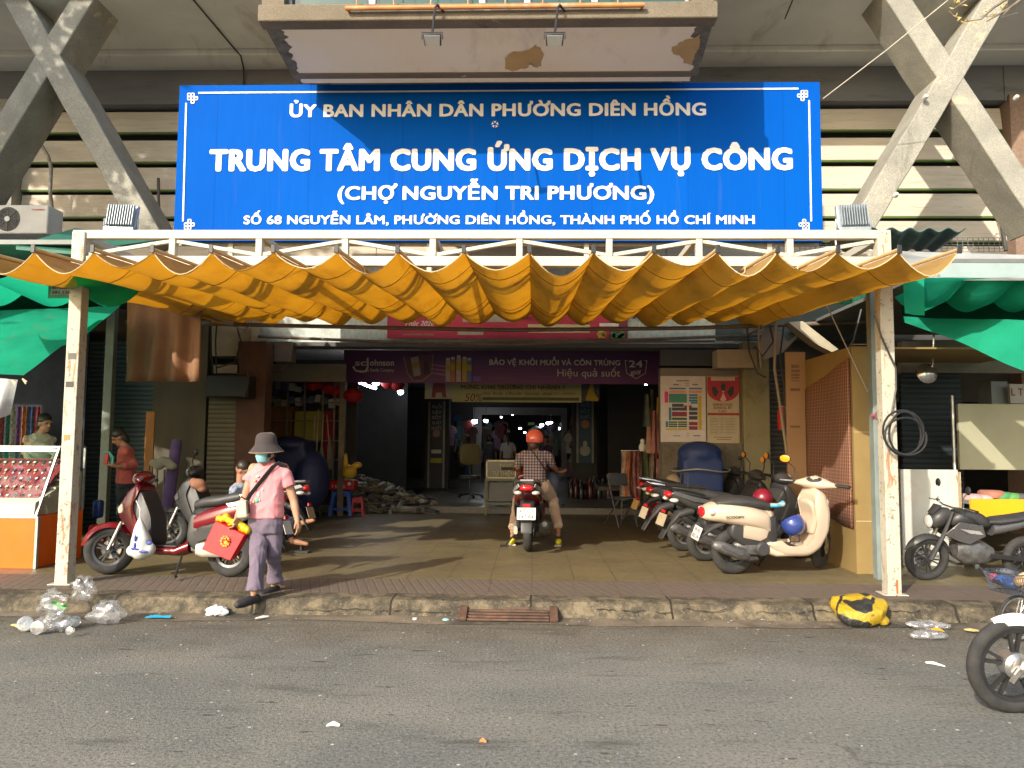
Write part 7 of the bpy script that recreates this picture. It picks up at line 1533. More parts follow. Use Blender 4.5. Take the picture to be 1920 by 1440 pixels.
for i, pts in enumerate(([(1425, 580, 11.1), (1422, 640, 11.0), (1427, 690, 11.0)], [(1437, 585, 11.0), (1450, 640, 11.0), (1430, 668, 11.0), (1415, 650, 11.0)], [(1455, 600, 10.9), (1452, 690, 10.8), (1480, 880, 10.5)], [(1470, 610, 10.9), (1462, 670, 10.8), (1470, 720, 10.7), (1472, 850, 10.6)], [(1400, 610, 11.2), (1405, 660, 11.1), (1420, 700, 11.0), (1436, 708, 11.0)], [(1615, 580, 9.4), (1600, 640, 9.4), (1580, 668, 9.4), (1560, 672, 9.4)])):
    m = MB(); pxtube(m, pts, .013 if i not in (2,) else .02, 6); solo('cable', m, flat(('clutter_black', 'clutter_tan')[i in (0, 2)], ((.03, .03, .03), (.33, .26, .17))[i in (0, 2)]), ('tan cable hanging beside the pale beige beam end', 'black cable looped under the grey bundle', 'tan bamboo pole leaning against the cardboard corner', 'black cable running down beside the tan pole', 'dark cable drooping over the yellowish pillar top', 'dark cable dangling above the mesh blind')[i], 'cable' if i != 2 else 'pole', 'cables and poles right of the entrance')
m = MB(); pxtube(m, [(1548, 568, 8.6), (1627, 735, 8.3)], .007, 5); solo('cord', m, flat('grey_cord', (.4, .38, .33)), 'thin grey cord stretched diagonally in front of the mesh blind', 'cord')
m = MB(); pxtube(m, [(1540, 585, 12.2), (1622, 575, 12.2)], .02, 6); m.bx(xat(1340, 12.3), xat(1640, 12.3), 12.15, 12.2, P(1500, 640, 12.3).z, P(1500, 560, 12.3).z); solo('dark_fascia', m, sheetmat('dark_green_fascia', (.06, .085, .08)), 'dark green fascia board behind the right end of the awning', 'board')
cloth_sheet('scalloped_valance', [P(1545, 548, 11.4), P(1632, 548, 11.0), P(1632, 574, 11.0), P(1545, 570, 11.4)], 'scalloped dark green valance behind the right end of the awning', 'valance', tarp('dim_green_cloth', (.03, .16, .11), (.02, .12, .08), .3), 24, 3, 0, .02, 5, 2)
# posters
mp = thing('market_map_poster', 'white poster with a coloured floor plan on the wall right of the entrance', 'poster', P(1281, 829, YW2)); YPp = YW2 - .01
m = MB(); bxp(m, 1238, 1324, 705, 829, YPp, .008); part('sheet', m, flat('poster_white', (.62, .56, .53)), mp, smooth=0)
cells = [(1255, 727, 1286, 730, 0), (1255, 732, 1286, 737, 1), (1292, 727, 1316, 730, 0), (1292, 732, 1316, 737, 1), (1246, 734, 1253, 755, 2), (1254, 738, 1288, 755, 3), (1292, 739, 1308, 743, 0), (1292, 744, 1308, 748, 0), (1292, 749, 1308, 753, 0), (1295, 753.5, 1308, 757, 0), (1309, 742, 1316, 806, 4), (1260, 757, 1282, 763, 5), (1283, 760, 1288, 767, 6), (1254, 764, 1259, 788, 7), (1260, 764, 1288, 770, 5), (1260, 772, 1288, 781, 6), (1260, 783, 1288, 787.5, 8), (1248, 790, 1253, 801, 7), (1254, 790, 1270, 793, 8), (1271.5, 790, 1288, 793, 8), (1254, 794, 1270, 797, 8), (1271.5, 794, 1288, 797, 8), (1254, 798, 1270, 801, 8), (1271.5, 798, 1288, 801, 8), (1248, 803, 1270, 806.5, 4), (1271.5, 803, 1288, 806.5, 4), (1292, 764, 1308, 770, 5), (1292, 772, 1308, 778, 5), (1292, 780, 1308, 787, 5), (1292, 791, 1308, 797.5, 6), (1292, 799, 1308, 806, 6), (1292, 760, 1297, 765, 6)]
pc = [(.02, .22, .38), (.72, .28, .2), (.68, .03, .24), (.05, .25, .2), (.55, .38, .03), (.055, .06, .08), (.25, .03, .07), (.03, .2, .32), (.03, .11, .03)]
for k in range(9):
    m = MB()
    for (a_, b_, c2_, d_, kk) in cells:
        if kk == k: bxp(m, a_, c2_, b_, d_, YPp - .003, .0025)
    part('map_block', m, flat('map_%d' % k, pc[k], .6), mp, smooth=0)
m = MB()
for (a_, b_, c2_, d_) in ((1268, 713, 1292, 715), (1262, 720, 1273, 722), (1284, 719, 1292, 720), (1284, 723, 1292, 724), (1298, 720, 1309, 722), (1262, 816.5, 1275, 818), (1288, 813, 1292, 814), (1288, 817, 1292, 818), (1300, 816, 1313, 818)): bxp(m, a_, c2_, b_, d_, YPp - .003, .0025)
part('small_print', m, flat('poster_print', (.15, .12, .13)), mp, smooth=0)
yp = thing('yoga_poster', 'cream poster with a red shield top beside the floor plan poster', 'poster', P(1356, 831, YW2)); m = MB(); bxp(m, 1325, 1387, 705, 831, YPp, .008); part('sheet', m, flat('poster_cream', (.50, .42, .28)), yp, smooth=0)
m = MB(); pts = [P(1326, 706, YPp - .003), P(1386, 706, YPp - .003), P(1386, 732, YPp - .003)] + [P(1356 + 30 * math.cos(a_ / 10 * 3.1416), 732 + 21 * math.sin(a_ / 10 * 3.1416), YPp - .003) for a_ in range(1, 10)] + [P(1326, 732, YPp - .003)]; m.prism(pts, (0, .002, 0)); sh_ = part('red_shield', m, flat('shield_red', (.42, .012, .025), .5), yp, smooth=0)
m = MB(); bxp(m, 1333, 1378, 707, 714, YPp - .006, .002); part('shield_panel', m, flat('shield_panel', (.5, .4, .3)), sh_, smooth=0)
m = MB(); polyP(m, [(1356, 716), (1361, 724), (1358, 736), (1354, 736), (1351, 724)], YPp - .005); polyP(m, [(1335, 724), (1342, 726), (1348, 735), (1342, 745), (1336, 738)], YPp - .005); polyP(m, [(1376, 724), (1369, 726), (1363, 735), (1369, 745), (1376, 738)], YPp - .005); part('dark_leaf', m, flat('leaf_dark', (.02, .03, .02)), sh_, smooth=0)
m = MB(); polyP(m, [(1350, 750), (1356, 736), (1362, 750), (1356, 753)], YPp - .006); m.disc(P(1356, 734, YPp - .006), .016, 10, .002); part('white_figure', m, flat('figure_pink', (.65, .4, .36)), sh_, smooth=0)
RL(yp, 'SHINEYOGA', 1355, 761, 5, YPp, MMAROON, 36, .03); RL(yp, 'SCHOOL BY', 1355, 767, 5, YPp, MMAROON, 34, .03); RL(yp, 'LIKI', 1355, 773, 4, YPp, MMAROON, 14, .02)
m = MB(); bxp(m, 1327, 1386, 774, 779, YPp - .003, .0025); part('red_bar', m, flat('bar_red', (.35, .03, .03)), yp, smooth=0)
m = MB(); bxp(m, 1330, 1382, 782, 815, YPp - .003, .0025); part('table_panel', m, flat('table_panel', (.45, .38, .27)), yp, smooth=0)
m = MB()
for k in range(6): bxp(m, 1333, 1345, 785 + 5 * k, 786 + 5 * k, YPp - .006, .002); bxp(m, 1352, 1355, 785 + 5 * k, 787 + 5 * k, YPp - .006, .002); bxp(m, 1360, 1378, 785 + 5 * k, 786 + 5 * k, YPp - .006, .002)
for k in range(2): bxp(m, 1338 + 6 * k, 1374 - 4 * k, 819 + 4 * k, 821 + 4 * k, YPp - .006, .002)
part('table_line', m, flat('table_line', (.3, .2, .13)), yp, smooth=0)
m = MB(); m.tube([P(1425, 722, YW2 - .12), P(1426, 724, YW2 - .12)], .01, 5)
# blue covered thing and sacks below the posters
b = MB(); q_ = P(1312, 880, 11.4); b.box((q_.x, 11.4, (q_.z + PZ) / 2), (.58, .5, q_.z - PZ + .3)); b.ell((q_.x, 11.4, P(1312, 850, 11.4).z), (.33, .3, .18)); b.ell((q_.x - .05, 11.2, .5), (.40, .3, .35)); o = blob('covered_machine', b, mat('blue_tarpaulin', (.02, .045, .16), (.014, .032, .12), 3, .6, bump=.5, bsc=8), None, .03, 5); tag(o, 'blue tarpaulin tied over a machine under the posters', 'covered machine')
m = MB(); z_ = P(1312, 882, 11.1).z; m.tube([(q_.x + .42 * math.cos(k * .3142), 11.35 + .38 * math.sin(k * .3142), z_ + .02 * math.sin(k)) for k in range(21)], .012, 6); solo('tie_rope', m, flat('grey_rope', (.28, .27, .25)), 'grey rope tied around the blue tarpaulin', 'rope')
b = MB(); q2 = P(1262, 880, 11.35); b.box((q2.x, 11.35, .55), (.2, .2, .8)); b.ell((q2.x, 11.35, .95), (.12, .12, .12)); o = blob('paper_roll', b, mat('buff_paper', (.34, .27, .17), (.27, .21, .13), 4, .9, bump=.3), None, .03, 3); tag(o, 'buff paper sack standing between the clothes rack and blue tarpaulin', 'sack')
m = MB(); z0_, z1_ = PZ, P(1310, 832, 11.9).z; m.bx(xat(1240, 11.9), xat(1392, 11.9), 11.94, 12.0, PZ, z1_); solo('concrete_block_wall', m, tile_mat('block_wall', (.15, .13, .10), (.13, .11, .085), (.06, .055, .045), .35, .2, .9, (.09, .08, .06), .4), 'rough block wall below the posters', 'wall')
# clothes rack
rk = thing('clothes_rack', 'steel rack of hanging clothes at the right edge of the entrance', 'clothes rack', (xat(1195, 13.4), 13.4, PZ)); zt_ = P(1200, 845, 13.4).z
m = MB(); m.tube([(xat(1165, 13.4), 13.4, PZ), (xat(1165, 13.4), 13.4, zt_), (xat(1238, 13.4), 13.4, zt_), (xat(1238, 13.4), 13.4, PZ)], .014, 7); part('rail', m, MCHROME, rk)
rr = random.Random(9); rcol = [((.56, .42, .32), 'buff'), ((.44, .16, .07), 'orange brown'), ((.30, .20, .12), 'brown'), ((.42, .16, .15), 'dusty red'), ((.50, .30, .26), 'pink'), ((.10, .12, .06), 'dark green speckled'), ((.12, .13, .07), 'olive speckled'), ((.35, .26, .18), 'tan'), ((.06, .05, .10), 'dark violet'), ((.45, .22, .24), 'rose')]
for i, (c_, n_) in enumerate(rcol):
    px = 1168 + i * 7.2; x = xat(px, 13.4); zb_ = P(px, rr.uniform(925, 950), 13.4).z; m = MB()
    m.grid(lambda u, v: (x + (-.05 + .1 * u) * (1 + .3 * v) + .012 * math.sin(v * 6 + i), 13.3 + .12 * math.sin(u * 6.3 + i) * .4 - .1 * (i % 2), zt_ - .01 - (zt_ - zb_) * v), 8, 8)
    solo('hanging_garment', m, mat('rack_%d' % i, c_, tuple(q * .5 for q in c_), 20 if 'speck' in n_ else 5, .9, lo=.42, hi=.58), n_ + ' garment hanging on the clothes rack right of the entrance', 'garment', 'clothes on the entrance rack', smooth=70)
for i, (px, pt, pb_, c_, n_) in enumerate(((1222, 730, 840, (.06, .07, .05), 'black'), (1217, 765, 850, (.40, .22, .15), 'dusty peach'), (1226, 770, 850, (.42, .17, .17), 'old rose'), (1236, 745, 800, (.50, .33, .05), 'mustard'), (1234, 790, 860, (.3, .04, .04), 'dark red'), (1210, 740, 800, (.10, .12, .11), 'dark grey'))):
    m = MB(); x = xat(px, 12.9); za, zb_ = P(px, pt, 12.9).z, P(px, pb_, 12.9).z; m.grid(lambda u, v: (x + (-.06 + .12 * u) * (.6 + .5 * v), 12.9 - .05 * (i % 3) + .03 * math.sin(u * 7 + i), za - (za - zb_) * v), 8, 6); solo('hanging_garment', m, mat('wallg_%d' % i, c_, tuple(q * .6 for q in c_), 6, .9), n_ + ' garment hung high at the right corner of the entrance', 'garment', 'clothes hung high at the entrance corner', smooth=70)
b = MB(); q_ = P(1205, 846, 13.35); b.ell(q_ + V((0, 0, .06)), (.07, .05, .09)); b.ell(q_ + V((0, 0, .17)), (.045, .045, .05)); o = blob('pale_bag', b, flat('white_bag_plastic', (.7, .7, .68), .4), None, .015, 2); tag(o, 'small white bag standing on top of the clothes rack', 'bag')
fc = G(1165, 975); fo = thing('folding_chair', 'grey steel folding chair beside the clothes rack', 'chair', (xat(1163, 13.0), 13.0, PZ), R(30))
for e in (-1, 1):
    m = MB(); m.tube([(e * .19, -.2, 0), (e * .19, .12, .85)], .012, 6); m.tube([(e * .17, .25, 0), (e * .17, -.2, .46)], .012, 6); part('leg_frame', m, MENG, fo, local=True)
m = MB(); m.box((0, -.02, .46), (.36, .36, .03)); part('seat', m, mat('grey_blue_vinyl', (.10, .12, .14), None, 4, .6), fo, local=True, bevel=.01); m = MB(); m.box((0, .09, .76), (.36, .03, .2)); part('backrest', m, _mats['grey_blue_vinyl'], fo, local=True, bevel=.01)
m = MB(); q_ = P(1152, 885, 14.5); m.bx(q_.x - .1, q_.x + .1, 14.4, 14.6, .72, .95); solo('red_box', m, MREDS, 'red tin on the dark table behind the folding chair', 'box', bevel=.01)
m = MB(); m.bx(xat(1120, 14.4), xat(1165, 14.4), 14.2, 14.9, HZ + .38, .72); solo('dark_table', m, mat('dark_table_top', (.05, .045, .04), None, 4, .6), 'dark table in front of the right stall wall', 'table', bevel=.01)
# cardboard clad stall, blind, post
XS = P(1606, 1064, 8.45).x; Ys0 = 8.45; Ys1 = (XS * FPX / 505) + .0
MCARD = mat('yellow_cardboard', (.27, .19, .07), (.22, .15, .055), 1.8, .8, bump=.15, bsc=10); MCARDB = mat('brown_cardboard', (.33, .20, .10), (.27, .16, .08), 1.5, .85)
zc = P(1606, 650, 8.45).z
m = MB(); m.bx(XS, XS + .02, Ys0, Ys1, PZ, zc); m.bx(XS + .0, xat(1643, Ys0), Ys0 - .012, Ys0 - .002, PZ, zc); m.bx(XS + .021, XS + 2.2, Ys0 + .02, Ys1, zc - .02, zc); cst2 = thing('cardboard_stall', 'closed stall clad in yellow cardboard beside the right post', 'stall', (XS + .4, Ys0 + .8, PZ)); part('cladding', m, MCARD, cst2, smooth=0)
for k in range(3):
    m = MB(); z_ = PZ + .55 + .95 * k; m.bx(XS + .005, xat(1643, Ys0), Ys0 - .016, Ys0 - .013, z_, z_ + .006); part('fold_line', m, flat('card_fold', (.62, .5, .28)), cst2, smooth=0)
Ye = Ys1 - .05; xa, xb = XS - .25, XS - .003; m = MB(); m.bx(xa, xb, Ye, Ye + .03, PZ, P(1490, 660, Ye).z); cb_ = part('corner_board', m, MCARDB, cst2, smooth=0, label='brown printed cardboard strip at the far end of the stall')
m = MB(); rr = random.Random(6)
for py, hh_ in ((684, 6), (693, 5), (701, 4), (707, 3), (713, 2)):
    px = 1484
    while px < 1498: w_ = rr.uniform(1.4, 3.4); bxp(m, px, min(px + w_, 1499), py, py + hh_, Ye - .004, .003); px += w_ + .7
part('smudged_print', m, flat('card_print', (.14, .08, .04)), cb_, smooth=0)
m = MB(); bxp(m, 1482, 1500, 728, 733, Ye - .004, .003); bxp(m, 1482, 1500, 798, 802, Ye - .004, .003); part('printed_bar', m, flat('card_print', (.14, .08, .04)), cb_, smooth=0)
t = NT('red_brown_blind'); sx = t.n('SeparateXYZ'); t.l(t.co(), sx.inputs[0]); f1 = t.ramp(t.math('FRACT', t.math('MULTIPLY', sx.outputs[1], 22)), [(.80, 0.), (.84, 1.)], 'CONSTANT'); f2 = t.ramp(t.math('FRACT', t.math('MULTIPLY', sx.outputs[2], 26)), [(.86, 0.), (.9, .5)], 'CONSTANT')
a = t.mix(t.math('MAXIMUM', f1, f2), (.13, .04, .028), (.45, .33, .20)); MBLIND = t.done(t.pbr(a, .8))
m = MB(); zb0 = P(1580, 990, 8.5).z; zt0 = zc - .12
m.grid(lambda u, v: (XS - .02 - .012 * math.sin(u * 9), Ys0 + .02 + (Ys1 - .1 - Ys0) * u, zt0 - .25 * u - (zt0 - .25 * u - zb0) * v + .1 * u * v), 20, 8); o = solo('mesh_blind', m, MBLIND, 'red brown slatted blind hung on the side of the cardboard stall', 'blind', smooth=70); s_ = o.modifiers.new('s', 'SOLIDIFY'); s_.thickness = .006
gp = P(1652, 1078, 8.1); m = MB(); m.bx(gp.x - .055, gp.x + .055, 8.05, 8.16, PZ, P(1650, 545, 8.1).z); m.bx(gp.x - .03, gp.x + .1, 8.17, 8.2, PZ, P(1650, 600, 8.1).z); solo('steel_post', m, mat('blue_grey_steel', (.22, .27, .26), (.15, .18, .17), 3, .55, dirt=(.2, .13, .08), dlo=.6), 'blue grey steel post just behind the right white post', 'post', bevel=.006)
m = MB(); c_ = P(1636, 780, 8.02); m.tube([c_, c_ + V((.07, 0, .06))], .006, 5); m.tube([c_, c_ + V((.08, 0, -.03))], .006, 5); m.ell(c_, (.015, .015, .015), 8, 6); solo('red_tie', m, flat('red_string', (.4, .03, .05)), 'red string tied around the blue grey steel post', 'string')
fx = thing('fire_extinguisher', 'red fire extinguisher hung beside the brown cardboard strip', 'extinguisher', P(1467, 808, 11.2)); m = MB(); m.lathe([(.01, 0), (.06, .0), (.065, .03), (.065, .26), (.04, .32), (.02, .34), (.001, .34)], 14, M.Translation(P(1467, 806, 11.2))); part('cylinder', m, MREDS, fx); m = MB(); q_ = P(1467, 763, 11.2); m.box(q_, (.1, .05, .03)); m.tube([q_, q_ + V((.08, -.02, -.05)), q_ + V((.07, -.02, -.2))], .012, 6); part('valve', m, MCREAM, fx)
# coil of hose on the right post
m = MB(); c_ = P(1691, 809, 7.18); rr = random.Random(2)
pts = [c_ + V((.165 * math.cos(a_ * .2618) * (1 + .16 * math.sin(a_ * .11 + 1)), -.02 - .0009 * a_, .185 * math.sin(a_ * .2618) * (1 + .13 * math.sin(a_ * .083)) - .0007 * a_)) for a_ in range(0, 74)]
m.tube(pts, .010, 7); solo('cable_coil', m, flat('black_rubber', (.018, .018, .02), .4), 'black cable coiled on a hook of the right white post', 'cable coil')
m = MB(); m.tube([P(1640, 590, 7.22), P(1652, 630, 7.2), P(1668, 665, 7.2), P(1680, 690, 7.2), P(1680, 730, 7.2), P(1672, 775, 7.2)], .009, 6); solo('cable', m, flat('black_rubber', (.018, .018, .02), .4), 'black cable trailing down the right white post to the coil', 'cable')
# ---------------------------------------------------------------- right stall
MZINC = mat('zinc_grey', (.42, .44, .43), (.30, .31, .31), 3, .5, .4)
m = MB(); m.add([P(1660, 470, 8.6), P(1990, 480, 7.4), P(1990, 522, 7.2), P(1740, 522, 7.3)], [(0, 1, 2, 3)]); o = solo('roof_sheet', m, MZINC, 'pale zinc roof sheet above the right green awning', 'roof sheet', smooth=0); s_ = o.modifiers.new('s', 'SOLIDIFY'); s_.thickness = .02
m = MB(); bxp(m, 1762, 2000, 493, 521, 7.3, .04); solo('fascia_board', m, mat('blue_grey_fascia', (.30, .38, .38), (.22, .29, .29), 3, .5), 'blue grey metal fascia holding the right green awning', 'fascia', bevel=.006)
m = MB(); m.bx(xat(1700, 8.4), 17, 7.4, 12.3, P(1800, 516, 7.4).z + .12, P(1800, 516, 7.4).z + .16); solo('zinc_cover', m, sheetmat('dark_zinc_sheet', (.16, .17, .165)), 'dark zinc roof over the right stall', 'roof sheet')
mb = MB(); z0 = P(1830, 521, 7.25).z
for k in range(3):
    x0, x1 = xat(1735 + 96 * k, 7.25), xat(1831 + 96 * k, 7.25)
    mb.grid(lambda u, v: (x0 + (x1 - x0) * u, 7.25 + .55 * v, z0 - (.05 + .15 * (1 - abs(2 * u - 1) ** 2)) * min(1, v * 2.2) - .03 * v), 14, 6)
solo('green_awning', mb, MGT, 'bright green rippled valance along the right stall front', 'awning', smooth=70)
cloth_sheet('green_awning', [P(1693, 524, 7.3), P(1733, 520, 7.25), P(1733, 592, 7.25), P(1696, 588, 7.3)], 'short bright green flap beside the right white post', 'awning', MGT, 10, 6, 0, .012, 1, 3)
cloth_sheet('green_awning', [P(1694, 592, 8.8), P(2000, 600, 7.2), P(2000, 712, 7.0), P(1696, 600, 8.6)], 'large bright green tarpaulin sloping over the right stall', 'awning', MGT, 26, 10, .06, .03, 1.0, 1)
cloth_sheet('green_awning', [P(1690, 560, 9.5), P(2000, 555, 7.9), P(2000, 640, 7.8), P(1690, 600, 9.3)], 'green tarpaulin behind the right valance, coloured dark for shade', 'awning', _t if (_t := bpy.data.materials.get('shaded_green_tarpaulin')) else MGT, 12, 6, .05, .03, 1.0, 6)  # reuses the darkened green, shade behind the valance is in the colour
gpanel('roller_shutter', 1688, 1800, 690, 10.2, .06, shutter_mat('navy_shutter', (.035, .05, .06)), 'navy roller shutter behind the black motorcycle', 'shutter', smooth=0)
panel('olive_beam', 1690, 2000, 640, 700, 10.0, .12, sheetmat('olive_beam', (.17, .17, .13)), 'olive metal beam across the right stall', 'beam')
panel('grey_pillar', 1858, 1892, 715, 800, 10.3, .3, sheetmat('blue_grey_paint', (.2, .24, .26)), 'blue grey pillar at the back of the right stall', 'pillar')
panel('lettered_board', 1893, 2000, 720, 757, 10.1, .05, sheetmat('pale_board_right', (.36, .36, .33)), 'pale lettered board high at the right edge', 'board')
m = MB(); m.text('L', P(1900, 742, 10.095), (1, 0, 0), (0, 0, 1), .05, .10, .02); m.text('T', P(1914, 742, 10.095), (1, 0, 0), (0, 0, 1), .06, .10, .02); o = part('lettering', m, MMAROON, bpy.data.objects['lettered_board'], smooth=0)
panel('beige_board', 1796, 2000, 757, 882, 9.3, .05, mat('beige_olive_board', (.34, .33, .23), (.28, .27, .18), 1.2, .7), 'large beige board behind the yellow stall table', 'board', bevel=.004)
m = MB(); m.tube([P(1785, 742, 9.2), P(1790, 880, 9.1), P(1800, 905, 9.0)], .018, 8); solo('steel_tube', m, MFORK, 'thin steel tube upright at the left edge of the beige board', 'tube')
t = NT('white_panel_pink_stain'); co = t.co(); a = t.mix(t.ramp(t.noise(co, 2, 5), [(.4, 0.), (.7, 1.)]), (.56, .56, .50), (.48, .47, .42)); a = t.mix(t.ramp(t.noise(t.co((1.5, 1, .8)), 2.3, 8, .8, .6), [(.58, 0.), (.68, .75)]), a, (.62, .27, .28)); MWPK = t.done(t.pbr(a, .6))
g_ = G(1750, 1070); panel('stained_sheet', 1688, 1803, 880, 1078, 9.05, .05, MWPK, 'white sheet panel with pink stains behind the black motorcycle', 'panel', bevel=.004)
panel('rusty_post', 1800, 1808, 885, 1075, 8.95, .05, mat('rusty_white_post', (.5, .42, .28), (.35, .22, .1), 6, .7), 'narrow rusty white post between the white panel and the yellow table', 'post')
tb = thing('stall_table', 'yellow fronted stall table with folded goods at the right edge', 'table', (xat(1880, 8.9), 9.1, PZ)); z0, z1 = P(1860, 975, 8.85).z, P(1860, 936, 8.85).z
m = MB(); m.bx(xat(1812, 8.85), 7.5, 8.85, 8.88, z0, z1); part('front_panel', m, mat('bright_yellow_panel', (.76, .36, .006), (.70, .32, .006), 2, .45), tb); m = MB(); m.bx(xat(1812, 8.85), 7.5, 8.885, 9.7, z1 - .06, z1 - .02); part('top', m, mat('table_grey', (.2, .2, .19)), tb); m = MB(); m.bx(xat(1816, 8.9), xat(1820, 8.9) + .02, 8.9, 8.94, PZ, z1 - .06); part('leg', m, MALU, tb)
rr = random.Random(4)
for i, (px, py, c_, n_) in enumerate(((1822, 931, (.55, .35, .36), 'pink folded cloth'), (1836, 932, (.45, .45, .42), 'grey folded cloth'), (1858, 924, (.42, .17, .12), 'brick red folded cloth'), (1872, 927, (.08, .3, .12), 'green folded cloth'), (1888, 929, (.12, .35, .1), 'leaf green packet'), (1905, 930, (.1, .1, .1), 'black folded cloth'), (1915, 932, (.6, .58, .5), 'white label box'))):
    m = MB(); q_ = P(px, py, 9.1); m.loft([ring(q_ + V((0, 0, z_)), (1, 0, 0), (0, 1, 0), .11 * s_, .14 * s_, 14, 3.5) for z_, s_ in ((-.05, 1), (-.02, 1.05), (.01, 1), (.03, .8))]); solo('folded_goods', m, mat('goods_%d' % i, c_, None, 6, .85, bump=.3), n_ + ' lying on the yellow stall table', 'goods', 'goods on the yellow stall table')
m = MB(); q_ = P(1738, 700, 9.4); m.lathe([(.01, -.02), (.12, -.03), (.125, .0), (.06, .05), (.01, .06)], 16, M.Translation(q_) @ M.Rotation(R(80), 4, 'X')); m.tube([q_ + V((.06, 0, 0)), q_ + V((.1, 0, .5))], .012, 6); solo('wall_fan', m, MCHROME, 'small chrome wall fan hanging in the right stall', 'fan')
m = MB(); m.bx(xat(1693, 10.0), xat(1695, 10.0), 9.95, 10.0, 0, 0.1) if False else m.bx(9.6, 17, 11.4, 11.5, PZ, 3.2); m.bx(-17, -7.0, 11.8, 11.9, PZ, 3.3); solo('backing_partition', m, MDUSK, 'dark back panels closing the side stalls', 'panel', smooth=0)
# helmets and small things on the scooters
hq = P(1486, 982, 8.35); m = MB(); T_ = M.Translation(hq) @ M.Rotation(R(155), 4, 'X') @ M.Rotation(R(20), 4, 'Y'); m.lathe([(.004, .13), (.05, .122), (.09, .095), (.115, .05), (.122, 0), (.118, -.04), (.105, -.055), (.1, -.05)], 26, T_, cap=False); solo('helmet', m, mat('navy_helmet', (.03, .055, .24), (.025, .045, .19), 3, .25, coat=.6), 'navy blue helmet hanging in front of the cream scooter seat', 'helmet', smooth=60)
m = MB(); m.tube([hq + V((-.05, -.02, .02)), hq + V((-.04, -.05, -.18)), hq + V((.05, -.05, -.18)), hq + V((.06, -.02, .02))], .011, 6, sq=.3); solo('helmet_strap', m, MBLACK, 'black strap dangling under the navy helmet', 'strap')
b = MB(); q_ = P(1452, 948, 8.9); b.ell(q_, (.10, .06, .03)); b.ell(q_ + V((.09, 0, .02)), (.04, .04, .04)); o = blob('rain_cape', b, mat('sky_blue_plastic', (.05, .33, .52), (.4, .45, .45), 6, .4, lo=.5, hi=.55), None, .015, 2); tag(o, 'sky blue and white plastic cape stuffed behind the cream scooter seat', 'cape')
m = MB(); q_ = P(1430, 935, 9.2); m.lathe([(.004, .12), (.06, .11), (.11, .05), (.115, -.02), (.1, -.04)], 20, M.Translation(q_) @ M.Rotation(R(30), 4, 'X')); solo('helmet', m, mat('crimson_helmet', (.22, .01, .03), None, 3, .3, coat=.5), 'crimson helmet on the scooter behind the cream one', 'helmet', smooth=60)
# carrier bag on the red scooter
bq = lambda cx, cy, Y: P(150 + cx / 4.36, 780 + cy / 4.36, Y)
b = MB(); Yb3 = 7.62; b.limb([(bq(490, 830, Yb3), .012), (bq(490, 900, Yb3), .05), (bq(500, 1010, Yb3), .095), (bq(500, 1090, Yb3), .105)], 14); b.ell(bq(440, 1100, Yb3), (.07, .07, .06)); b.ell(bq(560, 1090, Yb3), (.07, .07, .07)); cbg = thing('carrier_bag', 'white carrier bag with blue print hooked on the red scooter', 'bag', bq(500, 1150, Yb3)); bd_ = blob('bag', b, mat('white_carrier_plastic', (.62, .65, .63), (.52, .55, .54), 5, .4, bump=.6, bsc=12), cbg, .012, 2, local=False)
m = MB(); m.tube([bq(460, 690, Yb3), bq(492, 760, Yb3), bq(490, 840, Yb3)], .006, 5); part('handle', m, MWP, cbg)
for (cx, cy, w_, h_) in ((452, 1000, .012, .035), (448, 1060, .014, .03), (440, 1085, .03, .014), (458, 1090, .03, .01), (520, 1110, .05, .012), (565, 1040, .03, .02)):
    m = MB(); m.ell(bq(cx, cy, Yb3 - .10), (w_, .012, h_), 8, 6); part('blue_print', m, flat('bag_blue', (.05, .07, .35)), bd_)
b = MB(); q_ = P(372, 908, G(520, 1037).y - .1); b.ell(q_, (.10, .08, .07)); b.ell(q_ + V((.05, 0, -.05)), (.06, .06, .05)); b.ell(q_ + V((-.06, 0, .03)), (.05, .05, .05)); o = blob('brown_cloth', b, mat('brown_rag', (.26, .12, .07), (.2, .09, .055), 9, .9, bump=.6, bsc=20), None, .014, 1); tag(o, 'brown cloth wrapped over the handlebar of the half hidden scooter', 'cloth')
# ---------------------------------------------------------------- above the truss on the right
m = MB(); 
m.grid(lambda u, v: P(1592, 431, 8.3).lerp(P(1812, 432, 8.3), u).lerp(P(1600, 470, 10.2).lerp(P(1760, 470, 10.2), u), v) + V((0, 0, .022 * math.sin(u * 6.28 * 6.2))), 90, 3); o = solo('corrugated_sheet', m, mat('teal_corrugated', (.10, .20, .19), (.07, .13, .13), 3, .5, .3), 'corrugated teal roof sheet sticking out behind the right end of the truss', 'roof sheet', smooth=60); s_ = o.modifiers.new('s', 'SOLIDIFY'); s_.thickness = .008
m = MB(); zq0, zq1 = P(1700, 472, 12.1).z, P(1700, 446, 12.1).z
for k in range(40): x = xat(1505 + 10 * k, 12.1); m.bx(x - .004, x + .004, 12.1, 12.108, zq0, zq1)
for k in range(5): z_ = zq0 + (zq1 - zq0) * k / 4; m.bx(xat(1505, 12.1), xat(1896, 12.1), 12.094, 12.1, z_ - .004, z_ + .004)
solo('wire_mesh', m, flat('grey_wire', (.2, .2, .19)), 'strip of square wire mesh along the foot of the right slats', 'wire mesh')
m = MB(); pxtube(m, [(1866, 362, 11.9), (1872, 385, 11.9), (1886, 470, 11.8)], .03, 8); m.tube([P(1873, 385, 11.85), P(1862, 378, 11.8), P(1858, 388, 11.8), P(1866, 392, 11.85)], .01, 5); solo('conduit_pole', m, mat('grey_conduit', (.25, .25, .23), (.17, .17, .16), 6, .6, .3), 'grey conduit pole leaning on the right slats', 'pole')
